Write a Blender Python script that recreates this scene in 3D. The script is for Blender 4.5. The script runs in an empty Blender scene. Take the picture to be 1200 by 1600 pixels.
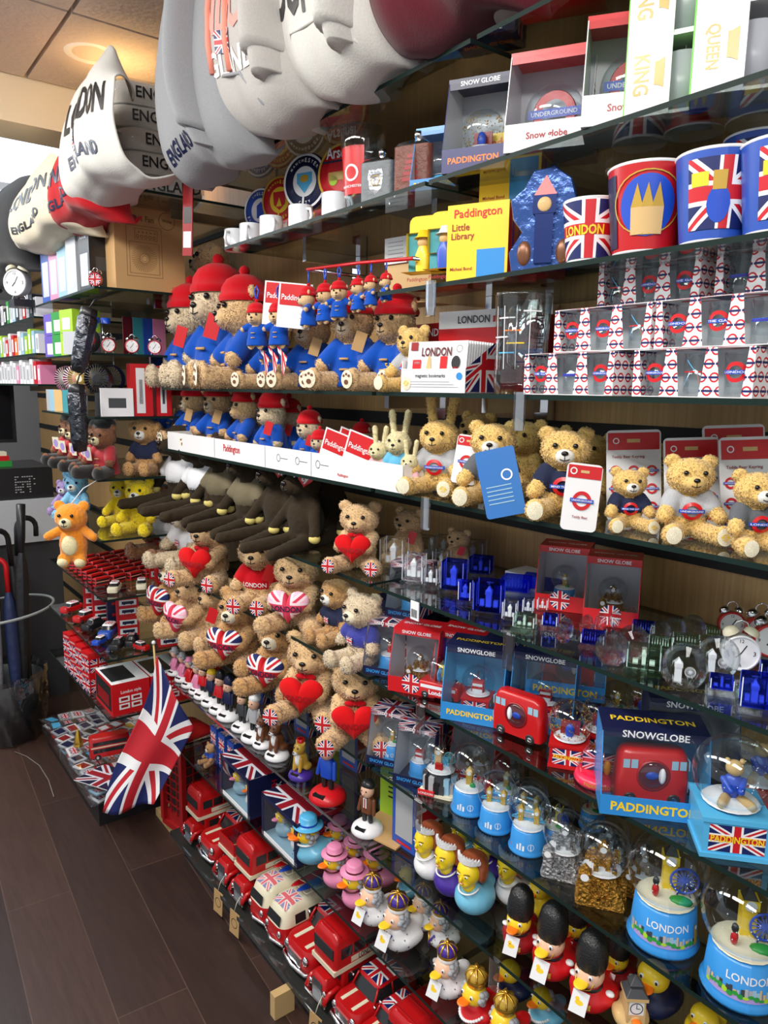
import bpy, bmesh, math, random
from mathutils import Vector, Matrix, noise
random.seed(7)
PI = math.pi
C = bpy.context.scene.collection
# ---------------------------------------------------------------- camera
H = 1.66                      # camera height; the shelf wall runs along +Y, its front edge stands at x = D
D = 0.88
F, CX, CY = 1150.0, 600.0, 800.0
RM = ((0.79660866, -0.08775535, 0.59809167), (-0.60431431, -0.13982442, 0.78438087), (0.0147942, -0.98627995, -0.16441716))
cam_d = bpy.data.cameras.new('camera'); cam = bpy.data.objects.new('camera', cam_d); C.objects.link(cam)
cam_d.sensor_fit = 'HORIZONTAL'; cam_d.sensor_width = 36; cam_d.lens = 36 * F / 1200; cam_d.clip_start = 0.02
cam.matrix_world = Matrix(((RM[0][0], -RM[0][1], -RM[0][2], 0), (RM[1][0], -RM[1][1], -RM[1][2], 0), (RM[2][0], -RM[2][1], -RM[2][2], H), (0, 0, 0, 1)))
bpy.context.scene.camera = cam
# ---------------------------------------------------------------- light and exposure
vs_ = bpy.context.scene.view_settings
vs_.view_transform = 'Standard'; vs_.look = 'None'; vs_.gamma = 1; vs_.use_curve_mapping = False
vs_.exposure = 0.32
bpy.context.scene.cycles.transparent_max_bounces = 48; bpy.context.scene.cycles.max_bounces = 14
w = bpy.data.worlds.new('world'); bpy.context.scene.world = w; w.use_nodes = True
w.node_tree.nodes['Background'].inputs[0].default_value = (0.86, 0.93, 1.0, 1)
w.node_tree.nodes['Background'].inputs[1].default_value = 0.6
def lamp(name, loc, sx, sy, power, col=(1, .97, .92), rot=(0, 0, 0)):
    l = bpy.data.lights.new(name, 'AREA'); l.shape = 'RECTANGLE'; l.size = sx; l.size_y = sy; l.energy = power; l.color = col
    o = bpy.data.objects.new(name, l); C.objects.link(o); o.location = loc; o.rotation_euler = rot
    return o
for y_, p_ in ((-0.6, 24), (0.8, 24), (2.2, 20), (3.8, 22)):
    lamp('ceiling_lamp', (-0.35, y_, 2.62), 0.3, 1.1, p_, rot=(0, -0.35, 0))
sp = bpy.data.lights.new('downlight', 'SPOT'); sp.energy = 10; sp.color = (1, .62, .25); sp.spot_size = 2.4; sp.shadow_soft_size = .06
spo = bpy.data.objects.new('downlight', sp); C.objects.link(spo); spo.location = (0.82, 2.55, 2.60)
lamp('window_light', (-0.6, 6.4, 2.1), 1.8, 1.2, 40, (.8, .9, 1), rot=(-PI / 2.2, 0, 0))

# ---------------------------------------------------------------- picture to place
def ray(px, py):
    v = (px - CX, py - CY, F)
    return [sum(r[i] * v[i] for i in range(3)) for r in RM]
def slot(px, X, z):           # the point of the line (X, *, z) that stands at that column of the picture
    zr = z - H
    # column: F * (c0.P) = (px-CX) * (c2.P)
    k = px - CX
    a = [F * RM[i][0] - k * RM[i][2] for i in range(3)]
    return -(a[0] * X + a[2] * zr) / a[1]
def on(px, py, z, lo=.03, hi=.30):   # the point of the shelf plane z under that pixel, kept on the shelf
    r = ray(px, py)
    t = (z - H) / r[2] if abs(r[2]) > 1e-6 else 1
    X = r[0] * t
    if t > 0 and D + lo <= X <= D + hi: return X, r[1] * t
    X = D + lo if (t > 0 and X < D + lo) else D + hi
    return X, slot(px, X, z)
def depth(x, y, z): return RM[0][2] * x + RM[1][2] * y + RM[2][2] * (z - H)
Z1, Z2, Z3, Z4, Z5, Z6, Z7, Z8, Z9, Z10, ZB = [H + v for v in (.556, .361, .185, -.005, -.199, -.400, -.605, -.805, -1.005, -1.235, -1.57)]

# ---------------------------------------------------------------- materials
MT = {}
def nodes(m): m.use_nodes = True; return m.node_tree.nodes, m.node_tree.links
def mat(name, col, rough=.5, metal=0, bump=0, bscale=80, var=0, coat=0, emit=0, sheen=0, spec=.5):
    if name in MT: return MT[name]
    m = bpy.data.materials.new(name); n, l = nodes(m); b = n['Principled BSDF']
    b.inputs['Base Color'].default_value = (*col, 1); b.inputs['Roughness'].default_value = rough; b.inputs['Metallic'].default_value = metal
    b.inputs['Specular IOR Level'].default_value = spec
    if coat: b.inputs['Coat Weight'].default_value = coat; b.inputs['Coat Roughness'].default_value = .1
    if sheen: b.inputs['Sheen Weight'].default_value = sheen; b.inputs['Sheen Roughness'].default_value = .6
    if emit: b.inputs['Emission Color'].default_value = (*col, 1); b.inputs['Emission Strength'].default_value = emit
    if bump or var:
        tc = n.new('ShaderNodeTexCoord'); nz = n.new('ShaderNodeTexNoise'); nz.inputs['Scale'].default_value = bscale; nz.inputs['Detail'].default_value = 4
        l.new(tc.outputs['Object'], nz.inputs['Vector'])
        if bump:
            bp = n.new('ShaderNodeBump'); bp.inputs['Strength'].default_value = bump; bp.inputs['Distance'].default_value = .01
            l.new(nz.outputs['Fac'], bp.inputs['Height']); l.new(bp.outputs['Normal'], b.inputs['Normal'])
        if var:
            mx = n.new('ShaderNodeMixRGB'); mx.inputs['Color1'].default_value = tuple(c * (1 - var) for c in col) + (1,)
            mx.inputs['Color2'].default_value = tuple(min(1, c * (1 + var)) for c in col) + (1,)
            cr = n.new('ShaderNodeMapRange'); cr.inputs[1].default_value = .35; cr.inputs[2].default_value = .65
            l.new(nz.outputs['Fac'], cr.inputs[0]); l.new(cr.outputs[0], mx.inputs['Fac']); l.new(mx.outputs[0], b.inputs['Base Color'])
    MT[name] = m; return m
def srgb(r, g, b): return tuple(((c / 255 + .055) / 1.055) ** 2.4 if c > 10 else c / 255 / 12.92 for c in (r, g, b))
def clear(name, tint=(1, 1, 1), gloss=1.0, ior=1.45, base=0.0):     # thin clear plastic or glass: lets light through, mirrors at a glance
    if name in MT: return MT[name]
    m = bpy.data.materials.new(name); n, l = nodes(m); out = n['Material Output']; n.remove(n['Principled BSDF'])
    t = n.new('ShaderNodeBsdfTransparent'); t.inputs[0].default_value = (*tint, 1)
    g = n.new('ShaderNodeBsdfGlossy'); g.inputs['Roughness'].default_value = .03; g.inputs[0].default_value = (gloss, gloss, gloss, 1)
    lw = n.new('ShaderNodeLayerWeight'); lw.inputs[0].default_value = .5; fr = n.new('ShaderNodeMath'); fr.operation = 'POWER'; fr.inputs[1].default_value = 3; l.new(lw.outputs['Facing'], fr.inputs[0])
    fm = n.new('ShaderNodeMath'); fm.operation = 'MULTIPLY_ADD'; fm.inputs[1].default_value = .75; fm.inputs[2].default_value = .02 + base; l.new(fr.outputs[0], fm.inputs[0]); fr = fm
    mx = n.new('ShaderNodeMixShader')
    l.new(fr.outputs[0], mx.inputs[0])
    l.new(t.outputs[0], mx.inputs[1]); l.new(g.outputs[0], mx.inputs[2]); l.new(mx.outputs[0], out.inputs[0])
    MT[name] = m; return m
def crystal(name, col):
    if name in MT: return MT[name]
    m = bpy.data.materials.new(name); n, l = nodes(m); out = n['Material Output']; n.remove(n['Principled BSDF'])
    g = n.new('ShaderNodeBsdfGlass'); g.inputs['Color'].default_value = (*col, 1); g.inputs['IOR'].default_value = 1.5; g.inputs['Roughness'].default_value = 0
    t = n.new('ShaderNodeBsdfTransparent'); t.inputs[0].default_value = (*col, 1)
    mx = n.new('ShaderNodeMixShader'); mx.inputs[0].default_value = .55
    l.new(g.outputs[0], mx.inputs[1]); l.new(t.outputs[0], mx.inputs[2]); l.new(mx.outputs[0], out.inputs[0]); MT[name] = m; return m
class NG:                     # tiny helper for maths in node trees
    def __init__(s, m): s.n, s.l = nodes(m)
    def put(s, sock, v):
        if isinstance(v, (int, float)): sock.default_value = v
        else: s.l.new(v, sock)
    def m(s, op, a, b=0, c=None):
        q = s.n.new('ShaderNodeMath'); q.operation = op; s.put(q.inputs[0], a); s.put(q.inputs[1], b)
        if c is not None: s.put(q.inputs[2], c)
        return q.outputs[0]
    def lt(s, a, b): return s.m('LESS_THAN', a, b)
    def mix(s, f, a, b):
        q = s.n.new('ShaderNodeMixRGB'); s.put(q.inputs[0], f)
        for i, v in ((1, a), (2, b)):
            if isinstance(v, tuple): q.inputs[i].default_value = (*v, 1)
            else: s.l.new(v, q.inputs[i])
        return q.outputs[0]
    def uv(s):
        t = s.n.new('ShaderNodeTexCoord'); p = s.n.new('ShaderNodeSeparateXYZ'); s.l.new(t.outputs['UV'], p.inputs[0]); return p.outputs[0], p.outputs[1]
RED, NAVY, WHITE = srgb(200, 20, 34), srgb(14, 28, 92), srgb(238, 238, 240)
def flag(name='union_flag', red=RED, navy=NAVY, white=WHITE, rough=.45, asp=1.6, wid=1.0):
    if name in MT: return MT[name]
    m = bpy.data.materials.new(name); g = NG(m); b = g.n['Principled BSDF']; b.inputs['Roughness'].default_value = rough
    u, v = g.uv(); x = g.m('MULTIPLY', g.m('MULTIPLY_ADD', u, 2, -1), asp); y = g.m('MULTIPLY_ADD', v, 2, -1)
    ax, ay = g.m('ABSOLUTE', x), g.m('ABSOLUTE', y)
    k = asp / math.sqrt(1 + asp * asp)
    xa = g.m('DIVIDE', x, asp)
    d = g.m('MULTIPLY', g.m('MINIMUM', g.m('ABSOLUTE', g.m('SUBTRACT', y, xa)), g.m('ABSOLUTE', g.m('ADD', y, xa))), k)
    c = g.mix(g.lt(d, .2 * wid), navy, white); c = g.mix(g.lt(d, .075 * wid), c, red)
    mn = g.m('MINIMUM', ax, ay)
    c = g.mix(g.lt(mn, .33 * wid), c, white); c = g.mix(g.lt(mn, .2 * wid), c, red)
    g.l.new(c, b.inputs['Base Color']); MT[name] = m; return m
def roundel_paper(name='roundel_paper'):
    if name in MT: return MT[name]
    m = bpy.data.materials.new(name); g = NG(m); b = g.n['Principled BSDF']; b.inputs['Roughness'].default_value = .4
    u, v = g.uv(); row = g.m('FLOOR', v); u2 = g.m('ADD', u, g.m('MULTIPLY', g.m('MODULO', row, 2), .5))
    fx = g.m('SUBTRACT', g.m('FRACT', u2), .5); fy = g.m('SUBTRACT', g.m('FRACT', v), .5)
    r = g.m('SQRT', g.m('ADD', g.m('MULTIPLY', fx, fx), g.m('MULTIPLY', fy, fy)))
    ring = g.m('MULTIPLY', g.lt(r, .38), g.m('GREATER_THAN', r, .25))
    bar = g.m('MULTIPLY', g.lt(g.m('ABSOLUTE', fy), .085), g.lt(g.m('ABSOLUTE', fx), .46))
    c = g.mix(ring, WHITE, RED); c = g.mix(bar, c, NAVY)
    g.l.new(c, b.inputs['Base Color']); MT[name] = m; return m
def M(s):                     # palette by name
    if not isinstance(s, str): return s
    P = {'white': ((.86, .86, .88), .45), 'paper': ((.83, .83, .84), .6), 'grey': ((.42, .43, .45), .5), 'silverbox': (srgb(196, 200, 206), .35), 'black': ((.012, .012, .014), .4),
         'red': (srgb(206, 22, 30), .35), 'darkred': (srgb(150, 14, 22), .4), 'busred': (srgb(190, 20, 24), .3), 'blue': (srgb(24, 74, 190), .4), 'navy': (srgb(16, 24, 66), .45),
         'sky': (srgb(84, 178, 226), .35), 'cyan': (srgb(48, 140, 212), .35), 'cardblue': (srgb(44, 112, 186), .4), 'yellow': (srgb(248, 208, 40), .4), 'orange': (srgb(246, 120, 20), .4), 'gold': (srgb(196, 158, 60), .3),
         'cream': (srgb(232, 224, 196), .45), 'green': (srgb(40, 150, 60), .5), 'lime': (srgb(170, 210, 50), .45), 'purple': (srgb(70, 44, 150), .35), 'pink': (srgb(232, 140, 180), .4),
         'skin': (srgb(238, 190, 160), .5), 'brown': (srgb(110, 62, 34), .5), 'kraft': (srgb(196, 156, 104), .8), 'tan': (srgb(214, 178, 120), .7), 'darkgrey': (srgb(60, 62, 66), .5),
         'teal': (srgb(60, 150, 160), .5), 'maroon': (srgb(96, 14, 30), .5), 'facey': (srgb(244, 214, 40), .35), 'hair': (srgb(150, 76, 44), .45), 'greyhair': (srgb(164, 168, 176), .5),
         'lilac': (srgb(170, 150, 214), .5), 'duckblue': (srgb(116, 190, 222), .35), 'bluebox': (srgb(38, 80, 176), .4), 'wood': (srgb(204, 170, 116), .6), 'limb': (srgb(150, 190, 210), .5)}
    if s in MT: return MT[s]
    if s == 'chrome': return mat(s, (.8, .8, .82), .12, 1)
    if s == 'pewter': return mat(s, (.42, .43, .45), .35, .9, bump=1.0, bscale=22, var=.4)
    if s == 'bronze': return mat(s, srgb(176, 128, 50), .35, .8, bump=1.0, bscale=22, var=.4)
    if s == 'brass': return mat(s, srgb(214, 170, 70), .3, .9)
    c, r = P[s]; return mat(s, c, r, coat=.15)
def fur(name, col, rough=1.0, k=.35): return mat(name, col, rough, bump=k, bscale=140, var=.22, sheen=.35, spec=.15)
FLAG = flag(); FLAGM = flag('union_flag_square', asp=1.05, wid=.85, rough=.8); ROUND = roundel_paper()
GL = clear('globe_glass', (.86, .90, .92), base=.04); PLAST = clear('clear_plastic', (.95, .955, .96), base=.005)
CW, CB, CG = crystal('crystal_clear', (.96, .98, .99)), crystal('crystal_blue', (.22, .30, 1.0)), crystal('crystal_green', (.82, .95, .86))

# ---------------------------------------------------------------- mesh building
_tx = {}
def text_geo(s, bold=.012, fine=False):
    if (s, bold, fine) in _tx: return _tx[(s, bold, fine)]
    cu = bpy.data.curves.new('t', 'FONT'); cu.body = s; cu.size = 1; cu.resolution_u = 2; cu.offset = bold; cu.align_x = 'CENTER'; cu.align_y = 'CENTER'
    o = bpy.data.objects.new('t', cu); C.objects.link(o); dg = bpy.context.evaluated_depsgraph_get(); me = bpy.data.meshes.new_from_object(o.evaluated_get(dg))
    if fine:
        bm = bmesh.new(); bm.from_mesh(me); bmesh.ops.triangulate(bm, faces=bm.faces)
        for _ in range(4):
            es = [e for e in bm.edges if e.calc_length() > .16]
            if not es: break
            bmesh.ops.subdivide_edges(bm, edges=es, cuts=1); bmesh.ops.triangulate(bm, faces=bm.faces)
        bm.to_mesh(me); bm.free()
    vs = [tuple(v.co)[:2] for v in me.vertices]; fs = [tuple(p.vertices) for p in me.polygons]
    bpy.data.objects.remove(o); bpy.data.curves.remove(cu); bpy.data.meshes.remove(me)
    if vs:
        x0 = min(v[0] for v in vs); x1 = max(v[0] for v in vs); y0 = min(v[1] for v in vs); y1 = max(v[1] for v in vs)
        k = 1 / max(1e-6, x1 - x0); vs = [((v[0] - (x0 + x1) / 2) * k, (v[1] - (y0 + y1) / 2) * k) for v in vs]
    _tx[(s, bold, fine)] = (vs, fs, (y1 - y0) * k if vs else 0); return _tx[(s, bold, fine)]
class MB:
    def __init__(s): s.v, s.f, s.m, s.u, s.s, s.mats = [], [], [], [], [], []; s.T = Matrix.Identity(4)
    def mi(s, m):
        if isinstance(m, str): m = M(m)
        if m not in s.mats: s.mats.append(m)
        return s.mats.index(m)
    def add(s, vs, fs, m, uv=None, smooth=False):
        o = len(s.v); i = s.mi(m); s.v += [tuple(s.T @ Vector(p)) for p in vs]
        for k, f in enumerate(fs):
            s.f.append(tuple(a + o for a in f)); s.m.append(i); s.s.append(smooth); s.u.append([uv[a] for a in f] if uv else None)
        return s
    def at(s, loc=(0, 0, 0), rot=(0, 0, 0), sc=1):
        from mathutils import Euler
        S = Matrix.Diagonal((*((sc,) * 3 if isinstance(sc, (int, float)) else sc), 1))
        s.T = Matrix.Translation(loc) @ Euler(rot).to_matrix().to_4x4() @ S; return s
    def box(s, x0, x1, y0, y1, z0, z1, m, fm=None):
        P = [(x0, y0, z0), (x1, y0, z0), (x1, y1, z0), (x0, y1, z0), (x0, y0, z1), (x1, y0, z1), (x1, y1, z1), (x0, y1, z1)]
        Fs = {'bottom': (0, 3, 2, 1), 'top': (4, 5, 6, 7), 'front': (0, 1, 5, 4), 'back': (2, 3, 7, 6), 'left': (3, 0, 4, 7), 'right': (1, 2, 6, 5)}
        for k, f in Fs.items():
            mm = (fm or {}).get(k, m)
            if mm is None: continue
            s.add([P[a] for a in f], [(0, 1, 2, 3)], mm, [(0, 0), (1, 0), (1, 1), (0, 1)])
        return s
    def ell(s, c, r, m, nu=16, nv=10, squash=None):
        if isinstance(r, (int, float)): r = (r, r, r)
        vs = [(c[0], c[1], c[2] + r[2])]; fs = []
        for j in range(1, nv):
            t = PI * j / nv
            for i in range(nu):
                a = 2 * PI * i / nu; vs.append((c[0] + r[0] * math.sin(t) * math.cos(a), c[1] + r[1] * math.sin(t) * math.sin(a), c[2] + r[2] * math.cos(t)))
        vs.append((c[0], c[1], c[2] - r[2])); n = len(vs) - 1
        for i in range(nu):
            fs.append((0, 1 + i, 1 + (i + 1) % nu)); fs.append((n, n - nu + (i + 1) % nu, n - nu + i))
        for j in range(nv - 2):
            for i in range(nu):
                a = 1 + j * nu + i; b = 1 + j * nu + (i + 1) % nu; fs.append((a, a + nu, b + nu, b))
        return s.add(vs, fs, m, None, True)
    def lathe(s, prof, m, n=20, c=(0, 0), smooth=True, uvm=None):
        vs, fs, uv = [], [], []
        for (r, z) in prof:
            for i in range(n + 1):
                a = 2 * PI * i / n; vs.append((c[0] + r * math.sin(a), c[1] - r * math.cos(a), z)); uv.append((i / n, z))
        if uvm: uv = [uvm(a, b) for a, b in uv]
        for j in range(len(prof) - 1):
            for i in range(n):
                a = j * (n + 1) + i; fs.append((a, a + 1, a + n + 2, a + n + 1))
        return s.add(vs, fs, m, uv, smooth)
    def tube(s, pts, r, m, n=8, cap=True):
        pts = [Vector(p) for p in pts]; rs = r if isinstance(r, (list, tuple)) else [r] * len(pts); vs, fs = [], []; prev = None
        for k, p in enumerate(pts):
            d = (pts[min(k + 1, len(pts) - 1)] - pts[max(k - 1, 0)]).normalized()
            a = prev if prev is not None else (Vector((0, 0, 1)) if abs(d.z) < .9 else Vector((1, 0, 0)))
            b = d.cross(a).normalized(); a = b.cross(d).normalized(); prev = a
            for i in range(n):
                t = 2 * PI * i / n; vs.append(tuple(p + rs[k] * (a * math.cos(t) + b * math.sin(t))))
        for k in range(len(pts) - 1):
            for i in range(n): fs.append((k * n + i, k * n + (i + 1) % n, (k + 1) * n + (i + 1) % n, (k + 1) * n + i))
        if cap: fs.append(tuple(range(n))[::-1]); fs.append(tuple((len(pts) - 1) * n + i for i in range(n)))
        return s.add(vs, fs, m, None, True)
    def cap(s, p, q, r0, r1, m):      # a rounded limb
        p, q = Vector(p), Vector(q); d = q - p; L = d.length; d.normalize(); pts, rs = [], []
        for k in range(4): a = PI / 2 * k / 4; pts.append(p - d * r0 * math.cos(a)); rs.append(max(.001, r0 * math.sin(a)))
        for k in range(4): pts.append(p + d * L * k / 3); rs.append(r0 + (r1 - r0) * k / 3)
        for k in range(1, 5): a = PI / 2 * k / 4; pts.append(q + d * r1 * math.sin(a)); rs.append(max(.001, r1 * math.cos(a)))
        return s.tube(pts, rs, m, 14)
    def rprism(s, rings, m, n=4, cap=True, smooth=True):   # rings: (z, half width, half depth, corner radius, y offset)
        vs, fs = [], []
        for R in rings:
            z, hw, hd, r = R[:4]; yo = R[4] if len(R) > 4 else 0; r = min(r, hw * .999, hd * .999)
            for (sx, sy, a0) in ((1, 1, 0), (-1, 1, PI / 2), (-1, -1, PI), (1, -1, 3 * PI / 2)):
                for k in range(n + 1):
                    a = a0 + PI / 2 * k / n; vs.append((sx * (hw - r) + r * math.cos(a), yo + sy * (hd - r) + r * math.sin(a), z))
        N = 4 * (n + 1)
        for j in range(len(rings) - 1):
            for i in range(N): fs.append((j * N + i, j * N + (i + 1) % N, (j + 1) * N + (i + 1) % N, (j + 1) * N + i))
        s.add(vs, fs, m, None, smooth)
        if cap: s.add(vs[:N][::-1], [tuple(range(N))], m); s.add(vs[-N:], [tuple(range(N))], m)
        return s
    def quad(s, P, m, uv=((0, 0), (1, 0), (1, 1), (0, 1))): return s.add(P, [(0, 1, 2, 3)], m, list(uv))
    def shape(s, pts, fr, m):  # flat polygon through a frame
        return s.add([fr(*p) for p in pts], [tuple(range(len(pts)))], m)
    def text(s, t, fr, cx, cy, width, m, hk=1.0, bold=.012, fine=False):
        vs, fs, hh = text_geo(t, bold, fine)
        if not vs: return s
        return s.add([fr(cx + a * width, cy + b * width * hk) for a, b in vs], fs, m)
    def ring(s, fr, cx, cy, r0, r1, m, n=28):
        vs = []; fs = []
        for i in range(n):
            a = 2 * PI * i / n; vs += [fr(cx + r0 * math.cos(a), cy + r0 * math.sin(a)), fr(cx + r1 * math.cos(a), cy + r1 * math.sin(a))]
        for i in range(n): a, b = 2 * i, 2 * ((i + 1) % n); fs.append((a, a + 1, b + 1, b))
        return s.add(vs, fs, m)
    def rect(s, fr, x0, x1, y0, y1, m, nx=1, ny=1):
        vs, uv, fs = [], [], []
        for j in range(ny + 1):
            for i in range(nx + 1):
                a, b = i / nx, j / ny; vs.append(fr(x0 + (x1 - x0) * a, y0 + (y1 - y0) * b)); uv.append((a, b))
        for j in range(ny):
            for i in range(nx): a = j * (nx + 1) + i; fs.append((a, a + 1, a + nx + 2, a + nx + 1))
        return s.add(vs, fs, m, uv, nx > 1)
    def disc(s, fr, cx, cy, rx, ry, m, n=24, k=3):
        vs, uv, fs = [fr(cx, cy)], [(.5, .5)], []
        for j in range(1, k + 1):
            for i in range(n):
                a = 2 * PI * i / n; q = j / k; vs.append(fr(cx + rx * q * math.cos(a), cy + ry * q * math.sin(a))); uv.append((.5 + .5 * q * math.cos(a), .5 + .5 * q * math.sin(a)))
        for i in range(n): fs.append((0, 1 + i, 1 + (i + 1) % n))
        for j in range(k - 1):
            for i in range(n): a = 1 + j * n + i; b = 1 + j * n + (i + 1) % n; fs.append((a, a + n, b + n, b))
        return s.add(vs, fs, m, uv, True)
    def roundel(s, fr, cx, cy, r, txt, e=.0006):
        f2 = lambda x, y: fr(x, y, 2 * e); f3 = lambda x, y: fr(x, y, 3 * e); f1 = lambda x, y: fr(x, y, e)
        s.ring(f1, cx, cy, r * .62, r, 'red'); s.rect(f2, cx - r * 1.25, cx + r * 1.25, cy - r * .2, cy + r * .2, 'blue', 6)
        if txt: s.text(txt, f3, cx, cy, r * 2.2, 'white', 1.0 if len(txt) > 7 else .6)
        return s
    def build(s, name, parent=None, loc=None, smooth=None):
        me = bpy.data.meshes.new(name); me.from_pydata(s.v, [], s.f)
        for m in s.mats: me.materials.append(m)
        me.polygons.foreach_set('material_index', s.m); me.polygons.foreach_set('use_smooth', s.s)
        if any(u for u in s.u):
            uvl = me.uv_layers.new(name='UVMap'); flat = []
            for f, u in zip(s.f, s.u):
                for k in range(len(f)): flat += list(u[k]) if u else [0, 0]
            uvl.data.foreach_set('uv', flat)
        me.update(); o = bpy.data.objects.new(name, me); C.objects.link(o)
        if parent: o.parent = parent
        if loc: o.location = loc
        return o
def plane_frame(o, u, v, n):  # a flat frame: point = o + x*u + y*v + lift*n
    o, u, v, n = Vector(o), Vector(u), Vector(v), Vector(n)
    return lambda x, y, e=.0004: tuple(o + u * x + v * y + n * e)
def FR(side, wd, dp, z=0):
    return {'front': plane_frame((0, -dp / 2, z), (1, 0, 0), (0, 0, 1), (0, -1, 0)), 'right': plane_frame((wd / 2, 0, z), (0, 1, 0), (0, 0, 1), (1, 0, 0)),
            'left': plane_frame((-wd / 2, 0, z), (0, -1, 0), (0, 0, 1), (-1, 0, 0)), 'top': plane_frame((0, 0, z), (1, 0, 0), (0, 1, 0), (0, 0, 1)), 'under': plane_frame((0, 0, z), (1, 0, 0), (0, 1, 0), (0, 0, -1))}[side]
def cyl_frame(r0, r1=None, hgt=1, cy=0):  # wraps round a cone or cylinder, x = arc length at the front
    r1 = r0 if r1 is None else r1
    def f(x, y, e=.0006):
        r = r0 + (r1 - r0) * min(1, max(0, y / hgt)) + e; a = x / r0; return (r * math.sin(a), cy - r * math.cos(a), y)
    return f
def ell_frame(c, r):
    def f(x, y, e=.002):
        q = max(.02, 1 - (x / r[0]) ** 2 - (y / r[2]) ** 2); return (c[0] + x, c[1] - r[1] * math.sqrt(q) - e, c[2] + y)
    return f
def meld(mb, voxel, fuzz=0, fscale=30, smooth=4, name='m'):       # melts overlapping solids into one soft skin
    o = mb.build(name); md = o.modifiers.new('r', 'REMESH'); md.mode = 'VOXEL'; md.voxel_size = voxel; md.use_smooth_shade = True
    sm = o.modifiers.new('s', 'SMOOTH'); sm.factor = .5; sm.iterations = smooth
    dg = bpy.context.evaluated_depsgraph_get(); me = bpy.data.meshes.new_from_object(o.evaluated_get(dg))
    old = o.data; bpy.data.objects.remove(o); bpy.data.meshes.remove(old)
    if fuzz:
        for v in me.vertices:
            p = v.co * fscale; v.co += v.normal * fuzz * (noise.noise(p) + .6 * noise.noise(p * 2.7) + random.uniform(-.15, .15))
    for p in me.polygons: p.use_smooth = True
    me.materials.clear()
    for m in mb.mats: me.materials.append(m)
    return me
def obj_of(me, name, parent=None, mats=None):
    o = bpy.data.objects.new(name, me); C.objects.link(o)
    if parent: o.parent = parent
    return o
def empty(name): o = bpy.data.objects.new(name, None); o.empty_display_size = .02; C.objects.link(o); return o
def dup(o, parent=None):
    c = o.copy(); C.objects.link(c); c.parent = parent
    for ch in list(o.children): dup(ch, c)
    return c
_proto = {}
def get(key, fn):
    if key in _proto: return dup(_proto[key])
    r = fn(); _proto[key] = r; return r
_labels = {}
def tag(o, label, cat, group=None, kind=None):
    if kind == 'structure': o['kind'] = kind; return o
    o['label'] = label; o['category'] = cat
    if group: o['group'] = group
    if kind: o['kind'] = kind
    if label in _labels and not group: print('DUP LABEL', label)
    _labels[label] = 1
    return o
def put(key, fn, px, py, z, hpx, rz, label, cat, group=None, nom=1.0, lo=.03, hi=.29, lift=0, tilt=(0, 0), X=None, h=None, fat=(1, 1, 1)):
    """stand a thing on the shelf plane z where the picture shows its foot; hpx is its height in the picture"""
    o = get(key, fn)
    if X is not None: x, y = X, slot(px, X, z)
    else: x, y = on(px, py, z, lo, hi)
    s = (h if h else hpx * depth(x, y, z) / F) / nom
    o.location = (x, y, z + lift + .0005); o.rotation_euler = (math.radians(tilt[0]), math.radians(tilt[1]), math.radians(rz)); o.scale = (s * fat[0], s * fat[1], s * fat[2])
    for (k2, f2, lc, sc, r2, noun, cat2, grp2) in getattr(fn, 'inside', ()):      # what is packed inside is a thing of its own
        q = get(k2, f2); a = math.radians(rz); c_, s_ = math.cos(a), math.sin(a)
        q.location = (x + s * (lc[0] * c_ - lc[1] * s_), y + s * (lc[0] * s_ + lc[1] * c_), z + lift + .0005 + s * lc[2]); q.rotation_euler = (0, 0, a + r2); q.scale = (s * sc,) * 3
        wds = (noun + label).split(); tag(q, ' '.join(wds[:16]), cat2, grp2)
    return tag(o, label, cat, group)
# ---------------------------------------------------------------- the room
WX = 1.22
def structure(mb, name): o = mb.build(name); o['kind'] = 'structure'; return o
def floor_mat():
    m = bpy.data.materials.new('dark_planks'); g = NG(m); b = g.n['Principled BSDF']; tc = g.n.new('ShaderNodeTexCoord')
    mp = g.n.new('ShaderNodeMapping'); mp.inputs['Rotation'].default_value = (0, 0, PI / 2 + .06); g.l.new(tc.outputs['Object'], mp.inputs[0])
    br = g.n.new('ShaderNodeTexBrick'); br.inputs['Scale'].default_value = 1; br.inputs['Brick Width'].default_value = 1.2; br.inputs['Row Height'].default_value = .19
    br.inputs['Mortar Size'].default_value = .0014; br.inputs['Mortar Smooth'].default_value = .2; br.inputs['Bias'].default_value = 0
    br.inputs['Color1'].default_value = (*srgb(52, 36, 31), 1); br.inputs['Color2'].default_value = (*srgb(72, 50, 43), 1); br.inputs['Mortar'].default_value = (*srgb(92, 72, 62), 1)
    g.l.new(mp.outputs[0], br.inputs['Vector'])
    m2 = g.n.new('ShaderNodeMapping'); m2.inputs['Scale'].default_value = (22, 1.6, 1); g.l.new(tc.outputs['Object'], m2.inputs[0])
    nz = g.n.new('ShaderNodeTexNoise'); nz.inputs['Scale'].default_value = 3; nz.inputs['Detail'].default_value = 8; nz.inputs['Roughness'].default_value = .7; g.l.new(m2.outputs[0], nz.inputs[0])
    mx = g.n.new('ShaderNodeMixRGB'); mx.blend_type = 'OVERLAY'; mx.inputs[0].default_value = .65; g.l.new(br.outputs[0], mx.inputs[1]); g.l.new(nz.outputs[0], mx.inputs[2])
    g.l.new(mx.outputs[0], b.inputs['Base Color']); b.inputs['Roughness'].default_value = .42
    bp = g.n.new('ShaderNodeBump'); bp.inputs['Strength'].default_value = .15; bp.inputs['Distance'].default_value = .002; g.l.new(nz.outputs[0], bp.inputs['Height']); g.l.new(bp.outputs[0], b.inputs['Normal'])
    return m
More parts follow.
